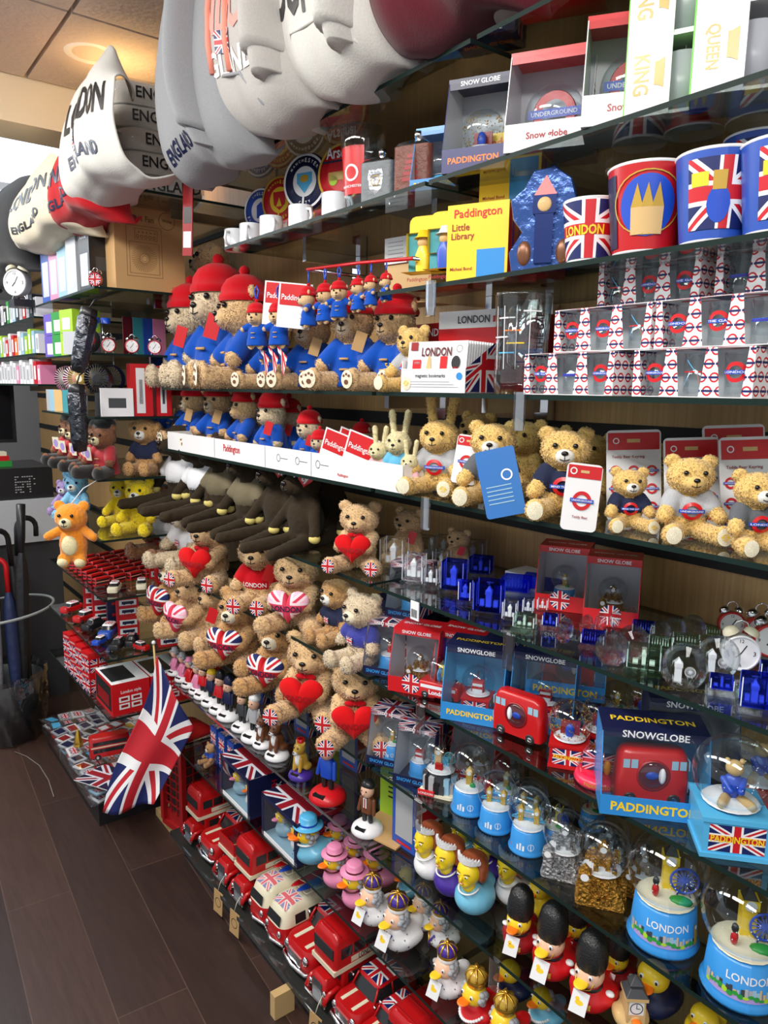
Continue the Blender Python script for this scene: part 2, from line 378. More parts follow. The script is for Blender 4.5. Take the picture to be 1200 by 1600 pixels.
def oak_mat():
    m = bpy.data.materials.new('oak_veneer'); g = NG(m); b = g.n['Principled BSDF']; tc = g.n.new('ShaderNodeTexCoord')
    m2 = g.n.new('ShaderNodeMapping'); m2.inputs['Scale'].default_value = (60, 60, 1.5); g.l.new(tc.outputs['Object'], m2.inputs[0])
    nz = g.n.new('ShaderNodeTexNoise'); nz.inputs['Scale'].default_value = 3; nz.inputs['Detail'].default_value = 5; g.l.new(m2.outputs[0], nz.inputs[0])
    c = g.mix(nz.outputs[0], srgb(138, 102, 58), srgb(196, 158, 104)); g.l.new(c, b.inputs['Base Color']); b.inputs['Roughness'].default_value = .5
    return m
mb = MB(); mb.box(-4, WX + .1, -3, 8, -.02, 0, floor_mat()); structure(mb, 'floor')
mb = MB(); mb.box(WX, WX + .06, -1.5, 6, 0, 2.66, oak_mat()); structure(mb, 'wall_right')
for i, z in enumerate((Z1, Z2 - .12, Z3 - .075, Z4 - .07, Z5 - .085, Z6 - .055, Z7 - .1, Z8 - .1, Z9 - .1, Z10 - .1)):
    mb = MB(); mb.box(WX - .004, WX - .0005, -1.4, 5.9, z - .016, z + .016, mat('slot_black', (.004, .004, .004), .7)); structure(mb, 'trim_%d' % (i + 1))
cm = mat('ceiling_tile', srgb(214, 200, 190), .9, bump=.3, bscale=60)
mb = MB()
for i in range(-6, 3):
    for j in range(-6, 5):
        x0, y0 = .64 + (i - 1) * .6, 2.29 + (j - 4) * .6
        if y0 > 2.8: continue
        y1 = min(y0 + .594, 2.84)
        mb.box(x0 + .006, x0 + .594, y0 + .006, y1, 2.665, 2.69, cm)
mb.box(-3.6, 2.0, -3.2, 2.85, 2.69, 2.71, 'white'); structure(mb, 'ceiling')
mb = MB(); mb.box(-3.6, 1.3, 2.85, 3.05, 2.52, 2.95, mat('cove_cream', srgb(236, 220, 190), .8)); structure(mb, 'trim_beam')
mb = MB(); mb.box(-3, 2.2, 5.6, 5.66, 0, 2.3, mat('far_wall_grey', srgb(120, 122, 126), .8)); structure(mb, 'wall_back')
mb = MB(); wp = mat('daylight_glass', (.72, .86, 1), .5, emit=1.6)
mb.box(-2.6, 1.7, 5.6, 5.62, 2.34, 4.4, wp)
mb.build('window_1')['kind'] = 'structure'
mb = MB()
for k in range(8): mb.box(-2.6 + k * .6, -2.55 + k * .6, 5.54, 5.6, 2.3, 4.4, 'white')
for z in (2.3, 2.9, 3.5, 4.1): mb.box(-2.6, 1.7, 5.54, 5.6, z, z + .05, 'white')
structure(mb, 'window_2')
# recessed downlight in the ceiling
t = empty('downlight_fitting'); t.location = (.76, 2.52, 2.665); tag(t, 'recessed warm glowing downlight in the ceiling above the white sweatshirt', 'light')
MB().lathe([(.055, 0), (.07, -.004), (.078, 0)], 'white', 24).build('rim', t)
MB().lathe([(0, .02), (.055, .02)], mat('warm_glow', (1, .72, .36), .5, emit=14), 24).build('bulb', t)

# ---------------------------------------------------------------- glass shelves
GP = clear('shelf_glass', (.66, .71, .70), gloss=.9, ior=1.5, base=.02); GE = mat('glass_edge', (.010, .022, .019), .4, spec=.12)
def glass_shelf(y0, y1, z, x0, label, group='glass shelves of the long wall unit', th=.0075, x1=WX - .002, edge=None, clips=()):
    t = empty('glass_shelf'); t.location = (x0, y0, z); mb = MB()
    w_, d_ = x1 - x0, y1 - y0; E_ = edge or GE
    mb.box(0, w_, 0, d_, -th, 0, GP, {'front': E_, 'back': E_, 'left': E_, 'right': E_}); mb.build('pane', t)
    for yy in ([.15, d_ - .15] if d_ > .5 else [d_ / 2]):
        b = MB(); b.box(w_ * .45, w_ - .002, yy - .008, yy + .008, -th - .03, -th - .0005, 'chrome'); b.box(w_ - .022, w_ - .002, yy - .018, yy + .018, -th - .055, -th - .0005, 'chrome'); b.build('bracket', t)
    for yy in clips:
        b = MB(); b.rprism([(-.052, .0045, .011, .004), (.008, .0045, .011, .004)], clear('clip_plastic', (.8, .82, .86), base=.25), 3); b.build('edge_clip', t, (-.006, yy - y0, -.004))
    return tag(t, label, 'shelf', group)
B1a, B1b, B2b = .05, 1.185, 2.33
names = {Z3: 'third', Z4: 'fourth', Z5: 'fifth', Z6: 'sixth', Z7: 'seventh', Z8: 'eighth', Z9: 'ninth', Z10: 'tenth'}
on_it = {Z3: 'the printed cups', Z4: 'the shot glasses', Z5: 'the logo teddy bears', Z6: 'the crystal blocks', Z7: 'the bus snow globes', Z8: 'the blue London snow globes', Z9: 'the guardsman ducks', Z10: 'the crowned ducks'}
on_b2 = {Z4: 'the large blue-coated bears', Z5: 'the white cardboard tray', Z6: 'the dark brown bears', Z7: 'the bears hugging hearts', Z8: 'the bears with red hearts', Z9: 'the solar bobble figures', Z10: 'the boxed duck pairs'}
for z in (Z3, Z4, Z5, Z6, Z7, Z8, Z9, Z10):
    glass_shelf(B1a, B1b, z, D, 'clear glass shelf with dark edge carrying ' + on_it[z], clips=(1.02,) if z in (Z3, Z5, Z7, Z8) else (.8,))
for z in (Z4, Z5, Z6, Z7, Z8, Z9, Z10):
    glass_shelf(B1b + .015, B2b, z, D, 'clear glass shelf with dark edge under ' + on_b2[z], edge=M('chrome') if z == Z9 else None)
glass_shelf(B1a, 1.04, Z2, D, 'glass shelf under the boxed roundel snow globes'); glass_shelf(1.05, 1.86, Z2, D, 'glass shelf under the white mugs and hip flasks')
glass_shelf(B1a, .93, Z1, D, 'high glass shelf under the white hoodie at the top'); glass_shelf(.945, 2.0, Z1, D, 'high glass shelf below the maroon and grey hoodies')
glass_shelf(1.9, B2b, Z3 + .035, D + .17, 'short glass shelf behind the plush dog with flag scarf')
X3 = .69
b3 = ((Z1, 2.2, 4.6, 'under the folded white sweatshirts'), (H + .295, 2.36, 3.12, 'under the brown fan carton'), (H + .10, 2.42, 3.12, 'under the red alarm clocks'), (H - .10, 2.42, 3.12, 'under the red cartons'),
      (H - .30, 2.42, 3.12, 'under the red-jacketed plush bears'), (H - .50, 2.42, 3.12, 'under the yellow plush toy'), (H - .70, 2.42, 3.14, 'carrying tiny red buses'), (H - .91, 2.42, 3.2, 'carrying toy taxis and cars'), (H - 1.12, 2.42, 3.25, 'carrying large boxed toy buses'))
for z, a, b_, s in b3: glass_shelf(a, b_, z, X3, 'smoked glass shelf beyond the bears ' + s)
for z, s in ((.46, 'beside the twin-bell clock'), (.26, 'with pale boxes'), (.12, 'with coloured packets'), (.0, 'with white packets')):
    glass_shelf(3.16, 4.6, H + z, X3, 'far glass shelf ' + s, 'far glass shelves')
# floor-level plinths
mb = MB(); mb.box(D + .02, WX - .003, B1a, B2b, 0, .075, 'black'); structure(mb, 'trim_plinth')
sh = MB(); sh.box(D - .015, WX - .004, B1a, B2b + .04, .076, .0895, mat('smoked_shelf', (.03, .032, .03), .12)); tag(sh.build('plinth_shelf'), 'low dark glass shelf carrying the tin buses and cars', 'shelf')
mb = MB(); mb.box(.71, WX - .003, 2.69, 3.5, 0, .104, 'black'); structure(mb, 'trim_plinth_far')
tr = MB(); tr.box(.68, WX - .004, 2.66, 3.5, .105, .112, PLAST); tr.box(.675, .68, 2.66, 3.5, .1055, .15, PLAST); tr.box(.68, WX - .004, 2.656, 2.66, .106, .15, PLAST); tag(tr.build('display_tray'), 'clear plastic tray on the floor plinth full of bagged magnets', 'tray')
tag(MB().box(D + .03, D + .2, 2.45, 2.64, .0005, .03, 'wood').build('floor_board'), 'pale wooden board on the floor under the red telephone box', 'board')
tag(MB().box(D - .06, D + .0, 1.52, 1.545, .0005, .07, 'wood').build('wood_block'), 'small wooden block on the floor under the smoked shelf edge', 'block')
# ---------------------------------------------------------------- builders: soft toys
FUR = {'tan': fur('fur_tan', srgb(222, 184, 134)), 'gold': fur('fur_gold', srgb(238, 196, 116)), 'dark': mat('felt_dark', srgb(54, 44, 32), .95, bump=.15, bscale=200, var=.1, sheen=.04, spec=.08), 'pale': fur('fur_pale', srgb(216, 196, 164)),
       'brown': fur('fur_brown', srgb(150, 92, 52), k=.6), 'toffee': fur('fur_toffee', srgb(206, 158, 100)), 'muzzle': fur('fur_muzzle', srgb(242, 228, 200)), 'white': fur('fur_white', srgb(240, 236, 226)),
       'black': fur('fur_black', srgb(22, 20, 22)), 'cream': fur('fur_cream', srgb(240, 224, 176)), 'yellow': fur('fur_yellow', srgb(250, 214, 20), k=.2), 'orange': fur('fur_orange', srgb(244, 146, 34), k=.2),
       'sky': fur('fur_sky', srgb(140, 200, 232), k=.2), 'lilac': fur('fur_lilac', srgb(190, 160, 220), k=.5), 'felt_tip': mat('felt_tip', srgb(222, 204, 120), .9)}
FAB = {'blue': mat('fleece_blue', srgb(8, 76, 178), .95, bump=.2, bscale=220, var=.06, sheen=.15, spec=.1), 'red': mat('fleece_red', srgb(192, 6, 24), .9, bump=.15, bscale=220, sheen=.12, spec=.1), 'navy': mat('cloth_navy', srgb(26, 34, 66), .9, bump=.2, bscale=200),
       'grey': mat('cloth_grey', srgb(176, 178, 182), .9, bump=.25, bscale=160, var=.15), 'darkgrey': mat('cloth_darkgrey', srgb(92, 96, 102), .9, bump=.25, bscale=160, var=.15), 'white': mat('cloth_white', srgb(232, 232, 236), .9, bump=.15, bscale=160),
       'royal': mat('velvet_royal', srgb(22, 32, 142), .7, bump=.25, bscale=60, sheen=.2), 'guard': mat('cloth_guard', srgb(176, 14, 34), .8, bump=.1, bscale=150, sheen=.3), 'olive': mat('cloth_olive', srgb(112, 102, 78), .9, bump=.2, bscale=160),
       'heart': mat('plush_heart', srgb(212, 6, 14), .85, bump=.15, bscale=120, sheen=.06, spec=.2), 'pinkheart': flag('pink_flag', red=srgb(220, 60, 90), navy=srgb(246, 190, 210), white=srgb(250, 222, 232), rough=.85, asp=1.2)}
EYE = mat('bead_eye', (.01, .008, .008), .08)
_me = {}
LG = {  # limb layouts: arms, legs, sole centres
    'sit': ([((.15, -.03, .47), (.27, -.2, .27), .085, .075)], [((.12, -.06, .1), (.23, -.42, .1), .105, .095)], (.235, -.515, .1)),
    'long': ([((.13, 0, .50), (.30, -.16, .18), .06, .055)], [((.09, -.05, .08), (.20, -.60, .03), .08, .06)], (.2, -.66, .03)),
    'hug': ([((.15, -.03, .46), (.16, -.27, .36), .085, .08)], [((.13, -.06, .1), (.25, -.33, .1), .11, .105)], (.255, -.435, .1)),
    'stand': ([((.15, 0, .52), (.33, -.08, .42), .07, .065)], [((.1, 0, .2), (.12, -.06, .04), .085, .08)], (.12, -.14, .04)),
    'tight': ([((.13, -.03, .47), (.24, -.12, .27), .08, .07)], [((.1, -.06, .1), (.13, -.36, .1), .095, .09)], (.13, -.45, .1)),
}
def bear_skin(pose, ears, fuzz):
    k = (pose, ears, fuzz)
    if k in _me: return _me[k]
    mb = MB(); g = 'white'
    mb.ell((0, 0, .29), (.2, .17, .27), g)
    if ears == 'box': mb.ell((0, -.03, .68), (.185, .17, .19), g)
    else: mb.ell((0, -.03, .70), (.235, .2, .205), g)
    mb.ell((0, -.17, .645), (.125, .1, .1), g)
    arms, legs, so = LG[pose]
    for s in (-1, 1):
        for (p, q, a, b) in arms: mb.cap((p[0] * s, p[1], p[2]), (q[0] * s, q[1], q[2]), a, b, g)
        for (p, q, a, b) in legs: mb.cap((p[0] * s, p[1], p[2]), (q[0] * s, q[1], q[2]), a, b, g)
        if pose != 'long': mb.ell((so[0] * s, so[1] + .05, so[2] + .02), (.095, .055, .115), g)
        if ears == 'round': mb.ell((.18 * s, -.0, .865), (.085, .045, .08), g)
        if ears == 'box': mb.ell((.14 * s, .0, .85), (.055, .035, .055), g)
        if ears == 'rabbit': mb.cap((.1 * s, .02, .86), (.15 * s, .05, 1.22), .05, .06, g)
        if ears == 'dog': mb.ell((.22 * s, -.02, .72), (.05, .09, .13), g)
    me = meld(mb, .015 if ears != 'box' else .02, fuzz, 34)
    if ears != 'box' and pose != 'stand': me = tufted(me)
    _me[k] = me; return me
def skin_copy(pose, ears, fuzz, m):
    k = (pose, ears, fuzz, m.name)
    if k not in _me:
        c = bear_skin(pose, ears, fuzz).copy(); c.materials.clear(); c.materials.append(m); _me[k] = c
    return _me[k]
def shirt_mesh(pose, m, coat=False):
    k = ('shirt', pose, m.name, coat)
    if k in _me: return _me[k]
    mb = MB()
    if coat: mb.ell((0, .0, .3), (.225, .2, .235), m); mb.rprism([(.04, .25, .23, .2), (.2, .235, .205, .19), (.4, .17, .15, .14)], m)
    else: mb.ell((0, 0, .34), (.218, .19, .19), m)
    for s in (-1, 1):
        (p, q, a, b) = LG[pose][0][0]; p = Vector((p[0] * s, p[1], p[2])); q = Vector((q[0] * s, q[1], q[2])); q = p + (q - p) * (.78 if coat else .5)
        mb.cap(p, q, a + .018, a + .012, m)
    _me[k] = meld(mb, .022, .004, 9, 3); return _me[k]
def heart_mb(mb, c, w, m, th=.07, text=None):
    def hp(t): return (16 * math.sin(t) ** 3 / 34, (13 * math.cos(t) - 5 * math.cos(2 * t) - 2 * math.cos(3 * t) - math.cos(4 * t) + 2.4) / 34)
    n, k = 36, 7; vs, uv, fs = [], [], []
    for side in (-1, 1):
        o = len(vs)
        for j in range(k + 1):
            q = math.cos(PI / 2 * j / k); yb = math.sin(PI / 2 * j / k)
            for i in range(n):
                x, z = hp(2 * PI * i / n); vs.append((c[0] + x * w * q, c[1] + side * th * yb, c[2] + z * w * q)); uv.append((.5 + x * q, .5 + z * q))
        for j in range(k):
            for i in range(n):
                a, b = o + j * n + i, o + j * n + (i + 1) % n; fs.append((a, b, b + n, a + n))
    mb.add(vs, fs, m, uv, True)
    if text:
        f = lambda x, y, e=.002: (c[0] + x, c[1] - th * math.sqrt(max(.05, 1 - (x / (w * .55)) ** 2 - (y / (w * .6)) ** 2)) - e, c[2] + y)
        mb.text(text[0], f, 0, .0, w * .66, text[1], 1.3, .02, True)
    return mb
def tufted(me, ln=.016):      # a short pile: every second face carries a small tuft joined to the skin
    random.seed(8); vs = [tuple(v.co) for v in me.vertices]; fs = [tuple(p.vertices) for p in me.polygons]; nf = []
    for p in me.polygons:
        if random.random() < .4: continue
        k = random.randrange(len(p.vertices)); a, b = p.vertices[k], p.vertices[(k + 1) % len(p.vertices)]; c_ = (me.vertices[a].co + me.vertices[b].co) / 2; n = p.normal
        tip = c_ + n * ln * random.uniform(.45, 1) + Vector((random.uniform(-.6, .6), random.uniform(-.6, .6), random.uniform(-1.0, .1))) * ln * .8
        vs.append(tuple(tip)); nf.append((a, b, len(vs) - 1))
    q = bpy.data.meshes.new('tufted'); q.from_pydata(vs, [], fs + nf); q.polygons.foreach_set('use_smooth', [True] * len(q.polygons)); q.update(); return q
def bear(furk='tan', pose='sit', ears='round', shirt=None, logo=None, heart=None, soles=None, muzzle=None, hat=None, bow=None, tagc=None, coat=False, fuzz=.007, name='plush_bear', tips=None):
    def fn():
        t = empty(name); m = FUR[furk]
        obj_of(skin_copy(pose, ears, fuzz, m), 'body', t)
        box = ears == 'box'
        hz = .68 if box else .70; ey = -.205 if box else -.222
        MB().ell((0, -.215, .645), (.095, .075, .08), FUR[muzzle or furk], 14, 8).build('muzzle', t)
        mb = MB(); mb.ell((0, -.287, .68), (.034, .02, .025), EYE, 12, 8); mb.tube([(-.045, -.275, .62), (0, -.29, .605), (.045, -.275, .62)], .005, EYE, 5); mb.tube([(0, -.292, .66), (0, -.293, .606)], .004, EYE, 5); mb.build('nose', t)
        for s in (-1, 1):
            mb = MB().ell((.092 * s, ey, .755), .026, EYE, 12, 8)
            if box: mb.ell((.092 * s, ey - .018, .755), .014, 'white', 8, 6)
            mb.build('eye', t)
        so = LG[pose][2]
        if soles:
            for s in (-1, 1):
                f = lambda x, y, e=0, s=s: (so[0] * s + x, so[1] - .012 - .02 * math.sqrt(max(0, 1 - (x / .09) ** 2 - (y / .11) ** 2)) - e, so[2] + .02 + y)
                mb = MB(); mb.disc(f, 0, 0, .075, .095, FLAGM if soles == 'flag' else FUR['muzzle'])
                if soles == 'paw':
                    f3 = lambda x, y: f(x, y, .003)
                    for (a, b, r) in ((0, -.03, .03), (-.035, .035, .016), (0, .052, .016), (.035, .035, .016)): mb.disc(f3, a, b, r, r * .9, 'brown', 10, 1)
                if soles == 'logo' and s == 1:
                    f3 = lambda x, y: f(x, y, .004); mb.ring(f3, 0, 0, .03, .036, 'yellow', 18); mb.ring(f3, 0, 0, .018, .023, 'yellow', 18); mb.rect(f3, -.045, .045, -.004, .004, 'yellow')
                mb.build('foot_pad', t)
        if tips:
            (p, q, a, b) = LG[pose][0][0]
            for s in (-1, 1): MB().ell((q[0] * s, q[1], q[2] - .03), (.058, .058, .05), FUR['felt_tip'], 12, 8).build('paw_tip', t)
        if shirt:
            sm = obj_of(shirt_mesh(pose, FAB[shirt], coat), 'coat' if coat else 'jumper', t)
            fr = ell_frame((0, 0, .34), (.232, .20, .21))
            if logo == 'flag': MB().rect(lambda x, y, e=.012: fr(x, y, .012), -.08, .02, -.05, .04, FLAG, 4, 3).build('badge', sm)
            elif logo and logo[0] == '@': MB().text(logo[1:], lambda x, y: fr(x, y, .012), 0 if len(logo) > 5 else .06, -.02 if len(logo) > 5 else -.08, .26 if len(logo) > 5 else .10, 'yellow' if coat else 'white' if shirt != 'white' else 'black', 1.3).build('lettering', sm)
            elif logo: MB().roundel(lambda x, y, e=0: fr(x, y, .012 + e * 4), 0, -.01, .10, logo).build('roundel', sm)
            if coat:
                for zz in (.22, .33): MB().tube([(-.05, -.222, zz), (.05, -.222, zz)], .012, 'kraft', 6).build('button', sm)
        if heart:
            mt = {'red': FAB['heart'], 'pink': FAB['pinkheart'], 'flag': FLAGM}[heart]
            heart_mb(MB(), (0, -.32, .34), .46, mt, .085, ('LONDON', 'navy' if heart != 'red' else 'darkred')).build('heart', t)
        if hat == 'beanie':
            hb = MB(); prof = [(.235, .80), (.245, .83), (.235, .865), (.225, .865), (.215, .93), (.17, 1.0), (.09, 1.045), (0, 1.06)]
            hb.lathe(prof, FAB['red'], 24, (0, 0)); h = hb.build('bobble_hat', t); h.location = (0, .0, -.005)
            MB().ell((0, 0, 1.085), .05, FAB['red'], 10, 8).build('pompom', h)
        if bow: b = MB(); b.ell((-.05, -.19, .5), (.055, .025, .035), FAB['red'], 10, 6); b.ell((.05, -.19, .5), (.055, .025, .035), FAB['red'], 10, 6); b.ell((0, -.2, .5), .02, FAB['red'], 8, 6); b.build('bow', t)
        if tagc:
            mb = MB()
            if tagc == 'ty':
                mb.at((.2, -.19, .72), (0, .2, .5)); heart_mb(mb, (0, 0, 0), .17, 'red', .004); mb.text('ty', plane_frame((0, -.006, .01), (1, 0, 0), (0, 0, 1), (0, -1, 0)), 0, 0, .08, 'white', 1, .04)
            else:
                mb.at((.2, -.26, .50), (0, .3, .5)); mb.box(-.06, .06, -.003, .003, -.1, .1, tagc)
            mb.build('swing_tag', t)
        return t
    return fn
# ---------------------------------------------------------------- builders: ducks
def duck(body='pink', head='yellow', beak='orange', hat=None, hair=None, eye='black', dress=None, card=False, size=1.0, bodym=None):
    def fn():
        t = empty('rubber_duck'); bm_ = M(body)
        k = ('duckbody',)
        if k not in _me:
            mb = MB(); mb.ell((0, .05, .24), (.27, .33, .24), 'white'); mb.ell((0, .33, .34), (.12, .15, .1), 'white'); mb.ell((0, -.06, .4), (.17, .17, .14), 'white')
            for s in (-1, 1): mb.ell((.22 * s, .08, .27), (.08, .2, .12), 'white')
            _me[k] = meld(mb, .03)
        c = _me[k].copy(); c.materials.clear(); c.materials.append(bm_); obj_of(c, 'body', t)
        MB().ell((0, -.08, .62), (.18, .185, .19), head, 20, 14).build('head', t)
        mb = MB(); mb.ell((0, -.30, .60), (.085, .11, .028), beak, 14, 8); mb.ell((0, -.27, .565), (.07, .085, .026), beak, 14, 8); mb.build('beak', t)
        for s in (-1, 1):
            mb = MB(); mb.ell((.085 * s, -.232, .68), (.03, .018, .038), 'white', 10, 8); mb.ell((.088 * s, -.247, .68), (.016, .01, .024), eye, 8, 6); mb.build('eye', t)
        if hair:
            mb = MB()
            for i in range(26):
                a = random.uniform(1.15, 2 * PI - 1.15); z = random.uniform(.5, .76); r = .175 * math.sqrt(max(.1, 1 - ((z - .62) / .22) ** 2)); mb.ell((r * math.sin(a), -.08 - r * math.cos(a), z), .05, 'greyhair', 8, 6)
            mb.build('hair', t)
        if hat == 'bearskin':
            mb = MB(); mb.rprism([(.70, .17, .17, .16, -.06), (.78, .195, .19, .18, -.05), (.95, .19, .19, .18, -.03), (1.1, .165, .165, .16, -.02), (1.2, .10, .1, .1, -.02), (1.225, .03, .03, .03, -.02)], mat('bearskin', (.012, .012, .013), .28, bump=.25, bscale=40)); mb.build('bearskin_hat', t)
            mb = MB(); mb.tube([(-.17, -.1, .75), (-.1, -.25, .52), (0, -.27, .47), (.1, -.25, .52), (.17, -.1, .75)], .008, 'brass', 6); mb.build('chin_strap', t)
            mb = MB(); mb.lathe([(.15, .42), (.165, .45), (.15, .48)], 'black', 20, (0, -.07)); mb.build('collar', t)
            mb = MB(); f = ell_frame((0, .02, .26), (.28, .33, .25))
            mb.rect(lambda x, y: f(x, y, .004), -.008, .008, -.18, .12, 'white', 1, 6)
            for q in range(6): mb.disc(lambda x, y: f(x, y, .012), .035, -.15 + q * .05, .012, .012, 'brass', 8, 1)
            mb.rect(lambda x, y: f(x, y, .012), .1, .13, -.02, .06, 'gold', 1, 2); mb.build('tunic_trim', t)
            for s in (-1, 1): MB().ell((.24 * s, .0, .38), (.06, .05, .035), 'gold' if dress else 'white', 10, 6).build('epaulette', t)
        if hat in ('crown', 'goldcrown'):
            top = 'purple' if hat == 'crown' else 'gold'
            mb = MB(); mb.lathe([(.15, .78), (.155, .82), (.15, .84)], 'white', 20, (0, -.05)) if hat == 'crown' else mb.lathe([(.14, .78), (.15, .84)], 'brass', 20, (0, -.05)); cr = mb.build('crown', t)
            MB().ell((0, -.05, .93), (.15, .15, .13), top, 18, 12).build('cap', cr)
            mb = MB(); mb.lathe([(.152, .84), (.158, .87), (.152, .89)], 'brass', 20, (0, -.05))
            for a in range(4):
                q = a * PI / 4; mb.tube([(.155 * math.cos(p) * math.cos(q), -.05 + .155 * math.cos(p) * math.sin(q), .92 + .145 * math.sin(p)) for p in [PI * i / 10 for i in range(11)]], .016, 'brass', 6)
            mb.ell((0, -.05, 1.09), .03, 'brass', 8, 6); mb.box(-.008, .008, -.06, -.04, 1.1, 1.16, 'brass'); mb.box(-.03, .03, -.06, -.04, 1.12, 1.135, 'brass'); mb.build('arches', cr)
        if hat in ('bluehat', 'pinkhat'):
            hm = M('sky') if hat == 'bluehat' else M('pink')
            mb = MB(); mb.lathe([(.235, .765), (.25, .775), (.235, .785), (.15, .80), (.145, .93), (.11, .965), (0, .97)], hm, 24, (0, -.06)); h = mb.build('brimmed_hat', t)
            MB().lathe([(.152, .80), (.152, .84)], 'maroon' if hat == 'pinkhat' else 'blue', 24, (0, -.06)).build('hat_band', h)
            f = ell_frame((0, .02, .26), (.285, .34, .25)); mb = MB()
            for q in range(4): mb.disc(lambda x, y: f(x, y, .012), 0, -.1 + q * .06, .014, .014, 'maroon' if hat == 'pinkhat' else 'navy', 8, 1)
            mb.build('button', t)
            mb = MB(); mb.tube([(.16 * math.sin(a), -.1 - .16 * math.cos(a), .47) for a in [2 * PI * i / 16 for i in range(17)]], .018, 'white' if hat == 'bluehat' else 'maroon', 6); mb.build('necklace', t)
        if dress == 'ermine':
            mb = MB()
            for i in range(60):
                a = random.uniform(0, 2 * PI); z = random.uniform(.1, .42); rr = math.sqrt(max(.03, 1 - ((z - .24) / .25) ** 2)); x, y = .285 * rr * math.sin(a), .05 + .345 * rr * math.cos(a)
                mb.ell((x, y, z), .010, 'black', 6, 4)
            mb.tube([(.0, -.28, .12), (0, -.31, .25), (-.08, -.24, .42)], .02, 'brass', 6); mb.tube([(.0, -.28, .12), (0, -.31, .25), (.08, -.24, .42)], .02, 'purple', 6); mb.build('robe_trim', t)
        if dress == 'pearls':
            mb = MB()
            for i in range(16): a = -1.3 + 2.6 * i / 15; mb.ell((.2 * math.sin(a), -.05 - .24 * math.cos(a), .36 - .1 * math.cos(a)), .026, 'white', 8, 6)
            mb.build('necklace', t)
        if card:
            mb = MB(); mb.at((.02, -.36, .36), (-.3, .12, .25)); mb.box(-.1, .1, -.003, .003, -.15, .15, 'white'); fr = plane_frame((0, -.0035, 0), (1, 0, 0), (0, 0, 1), (0, -1, 0))
            mb.disc(fr, 0, 0, .05, .035, 'yellow', 14, 1); mb.disc(fr, -.03, .045, .026, .026, 'yellow', 12, 1); mb.build('swing_card', t)
        return t
    return fn
def lady(body='duckblue'):    # duck-shaped bust with a painted face and a tiara
    def fn():
        t = empty('bust_duck'); k = ('lady',)
        if k not in _me:
            mb = MB(); mb.ell((0, .05, .24), (.27, .30, .24), 'white'); mb.ell((0, .3, .34), (.14, .14, .12), 'white'); mb.ell((0, -.05, .40), (.16, .15, .14), 'white'); _me[k] = meld(mb, .03)
        c = _me[k].copy(); c.materials.clear(); c.materials.append(M(body)); obj_of(c, 'body', t)
        mb = MB(); mb.ell((0, -.12, .52), (.1, .1, .13), 'facey', 16, 10); mb.ell((0, -.12, .72), (.155, .165, .2), 'facey', 24, 18); mb.ell((0, -.20, .60), (.09, .09, .075), 'facey', 14, 8)
        hm = meld(mb, .02); hm.materials.clear(); hm.materials.append(M('facey')); hd = obj_of(hm, 'head', t)
        MB().ell((0, -.295, .69), (.022, .03, .04), 'facey', 10, 8).build('nose', hd)
        for s in (-1, 1):
            mb = MB(); mb.ell((.06 * s, -.272, .735), (.026, .014, .014), 'white', 10, 6); mb.ell((.06 * s, -.284, .735), (.012, .008, .012), 'black', 8, 6); mb.build('eye', hd)
            MB().tube([(.03 * s, -.283, .768), (.065 * s, -.276, .78), (.1 * s, -.25, .768)], .006, 'brown', 5).build('eyebrow', hd)
        mb = MB(); mb.ell((0, -.288, .625), (.04, .012, .014), mat('lip', srgb(214, 110, 40), .4), 12, 6); mb.ell((0, -.294, .627), (.026, .009, .006), 'white', 10, 6); mb.build('mouth', hd)
        mb = MB(); mb.ell((0, .01, .80), (.195, .17, .17), 'hair'); mb.ell((0, .05, .66), (.18, .15, .18), 'hair')
        for s in (-1, 1): mb.ell((.165 * s, -.02, .70), (.045, .10, .15), 'hair')
        mb.ell((0, -.13, .895), (.14, .09, .05), 'hair')
        hm2 = meld(mb, .025, .008, 14); hm2.materials.clear(); hm2.materials.append(M('hair')); obj_of(hm2, 'hair', t)
        mb = MB(); vs = []; n = 21
        for i in range(n):
            a = -1.25 + 2.5 * i / (n - 1); x, y = .175 * math.sin(a), -.05 - .185 * math.cos(a); hh = .01 + .05 * math.cos(a) + (.03 if i % 2 else 0)
            vs += [(x * 1.05, y * 1.05, .89), (x * 1.08, y * 1.08, .91 + hh * 1.15), (x * .94, y * .92, .91 + hh * 1.15), (x * .9, y * .88, .9)]
        fs = [(4 * i + q, 4 * i + 4 + q, 4 * i + 4 + (q + 1) % 4, 4 * i + (q + 1) % 4) for i in range(n - 1) for q in range(4)]
        mb.add(vs, fs, mat('tiara', (.9, .91, .94), .35, bump=.4, bscale=60)); mb.build('tiara', t)
        MB().tube([(.13 * math.sin(a), -.10 - .15 * math.cos(a), .47 - .03 * math.cos(a)) for a in [-1.9 + 3.8 * i / 16 for i in range(17)]], .012, 'white', 6).build('necklace', t)
        return t
    return fn
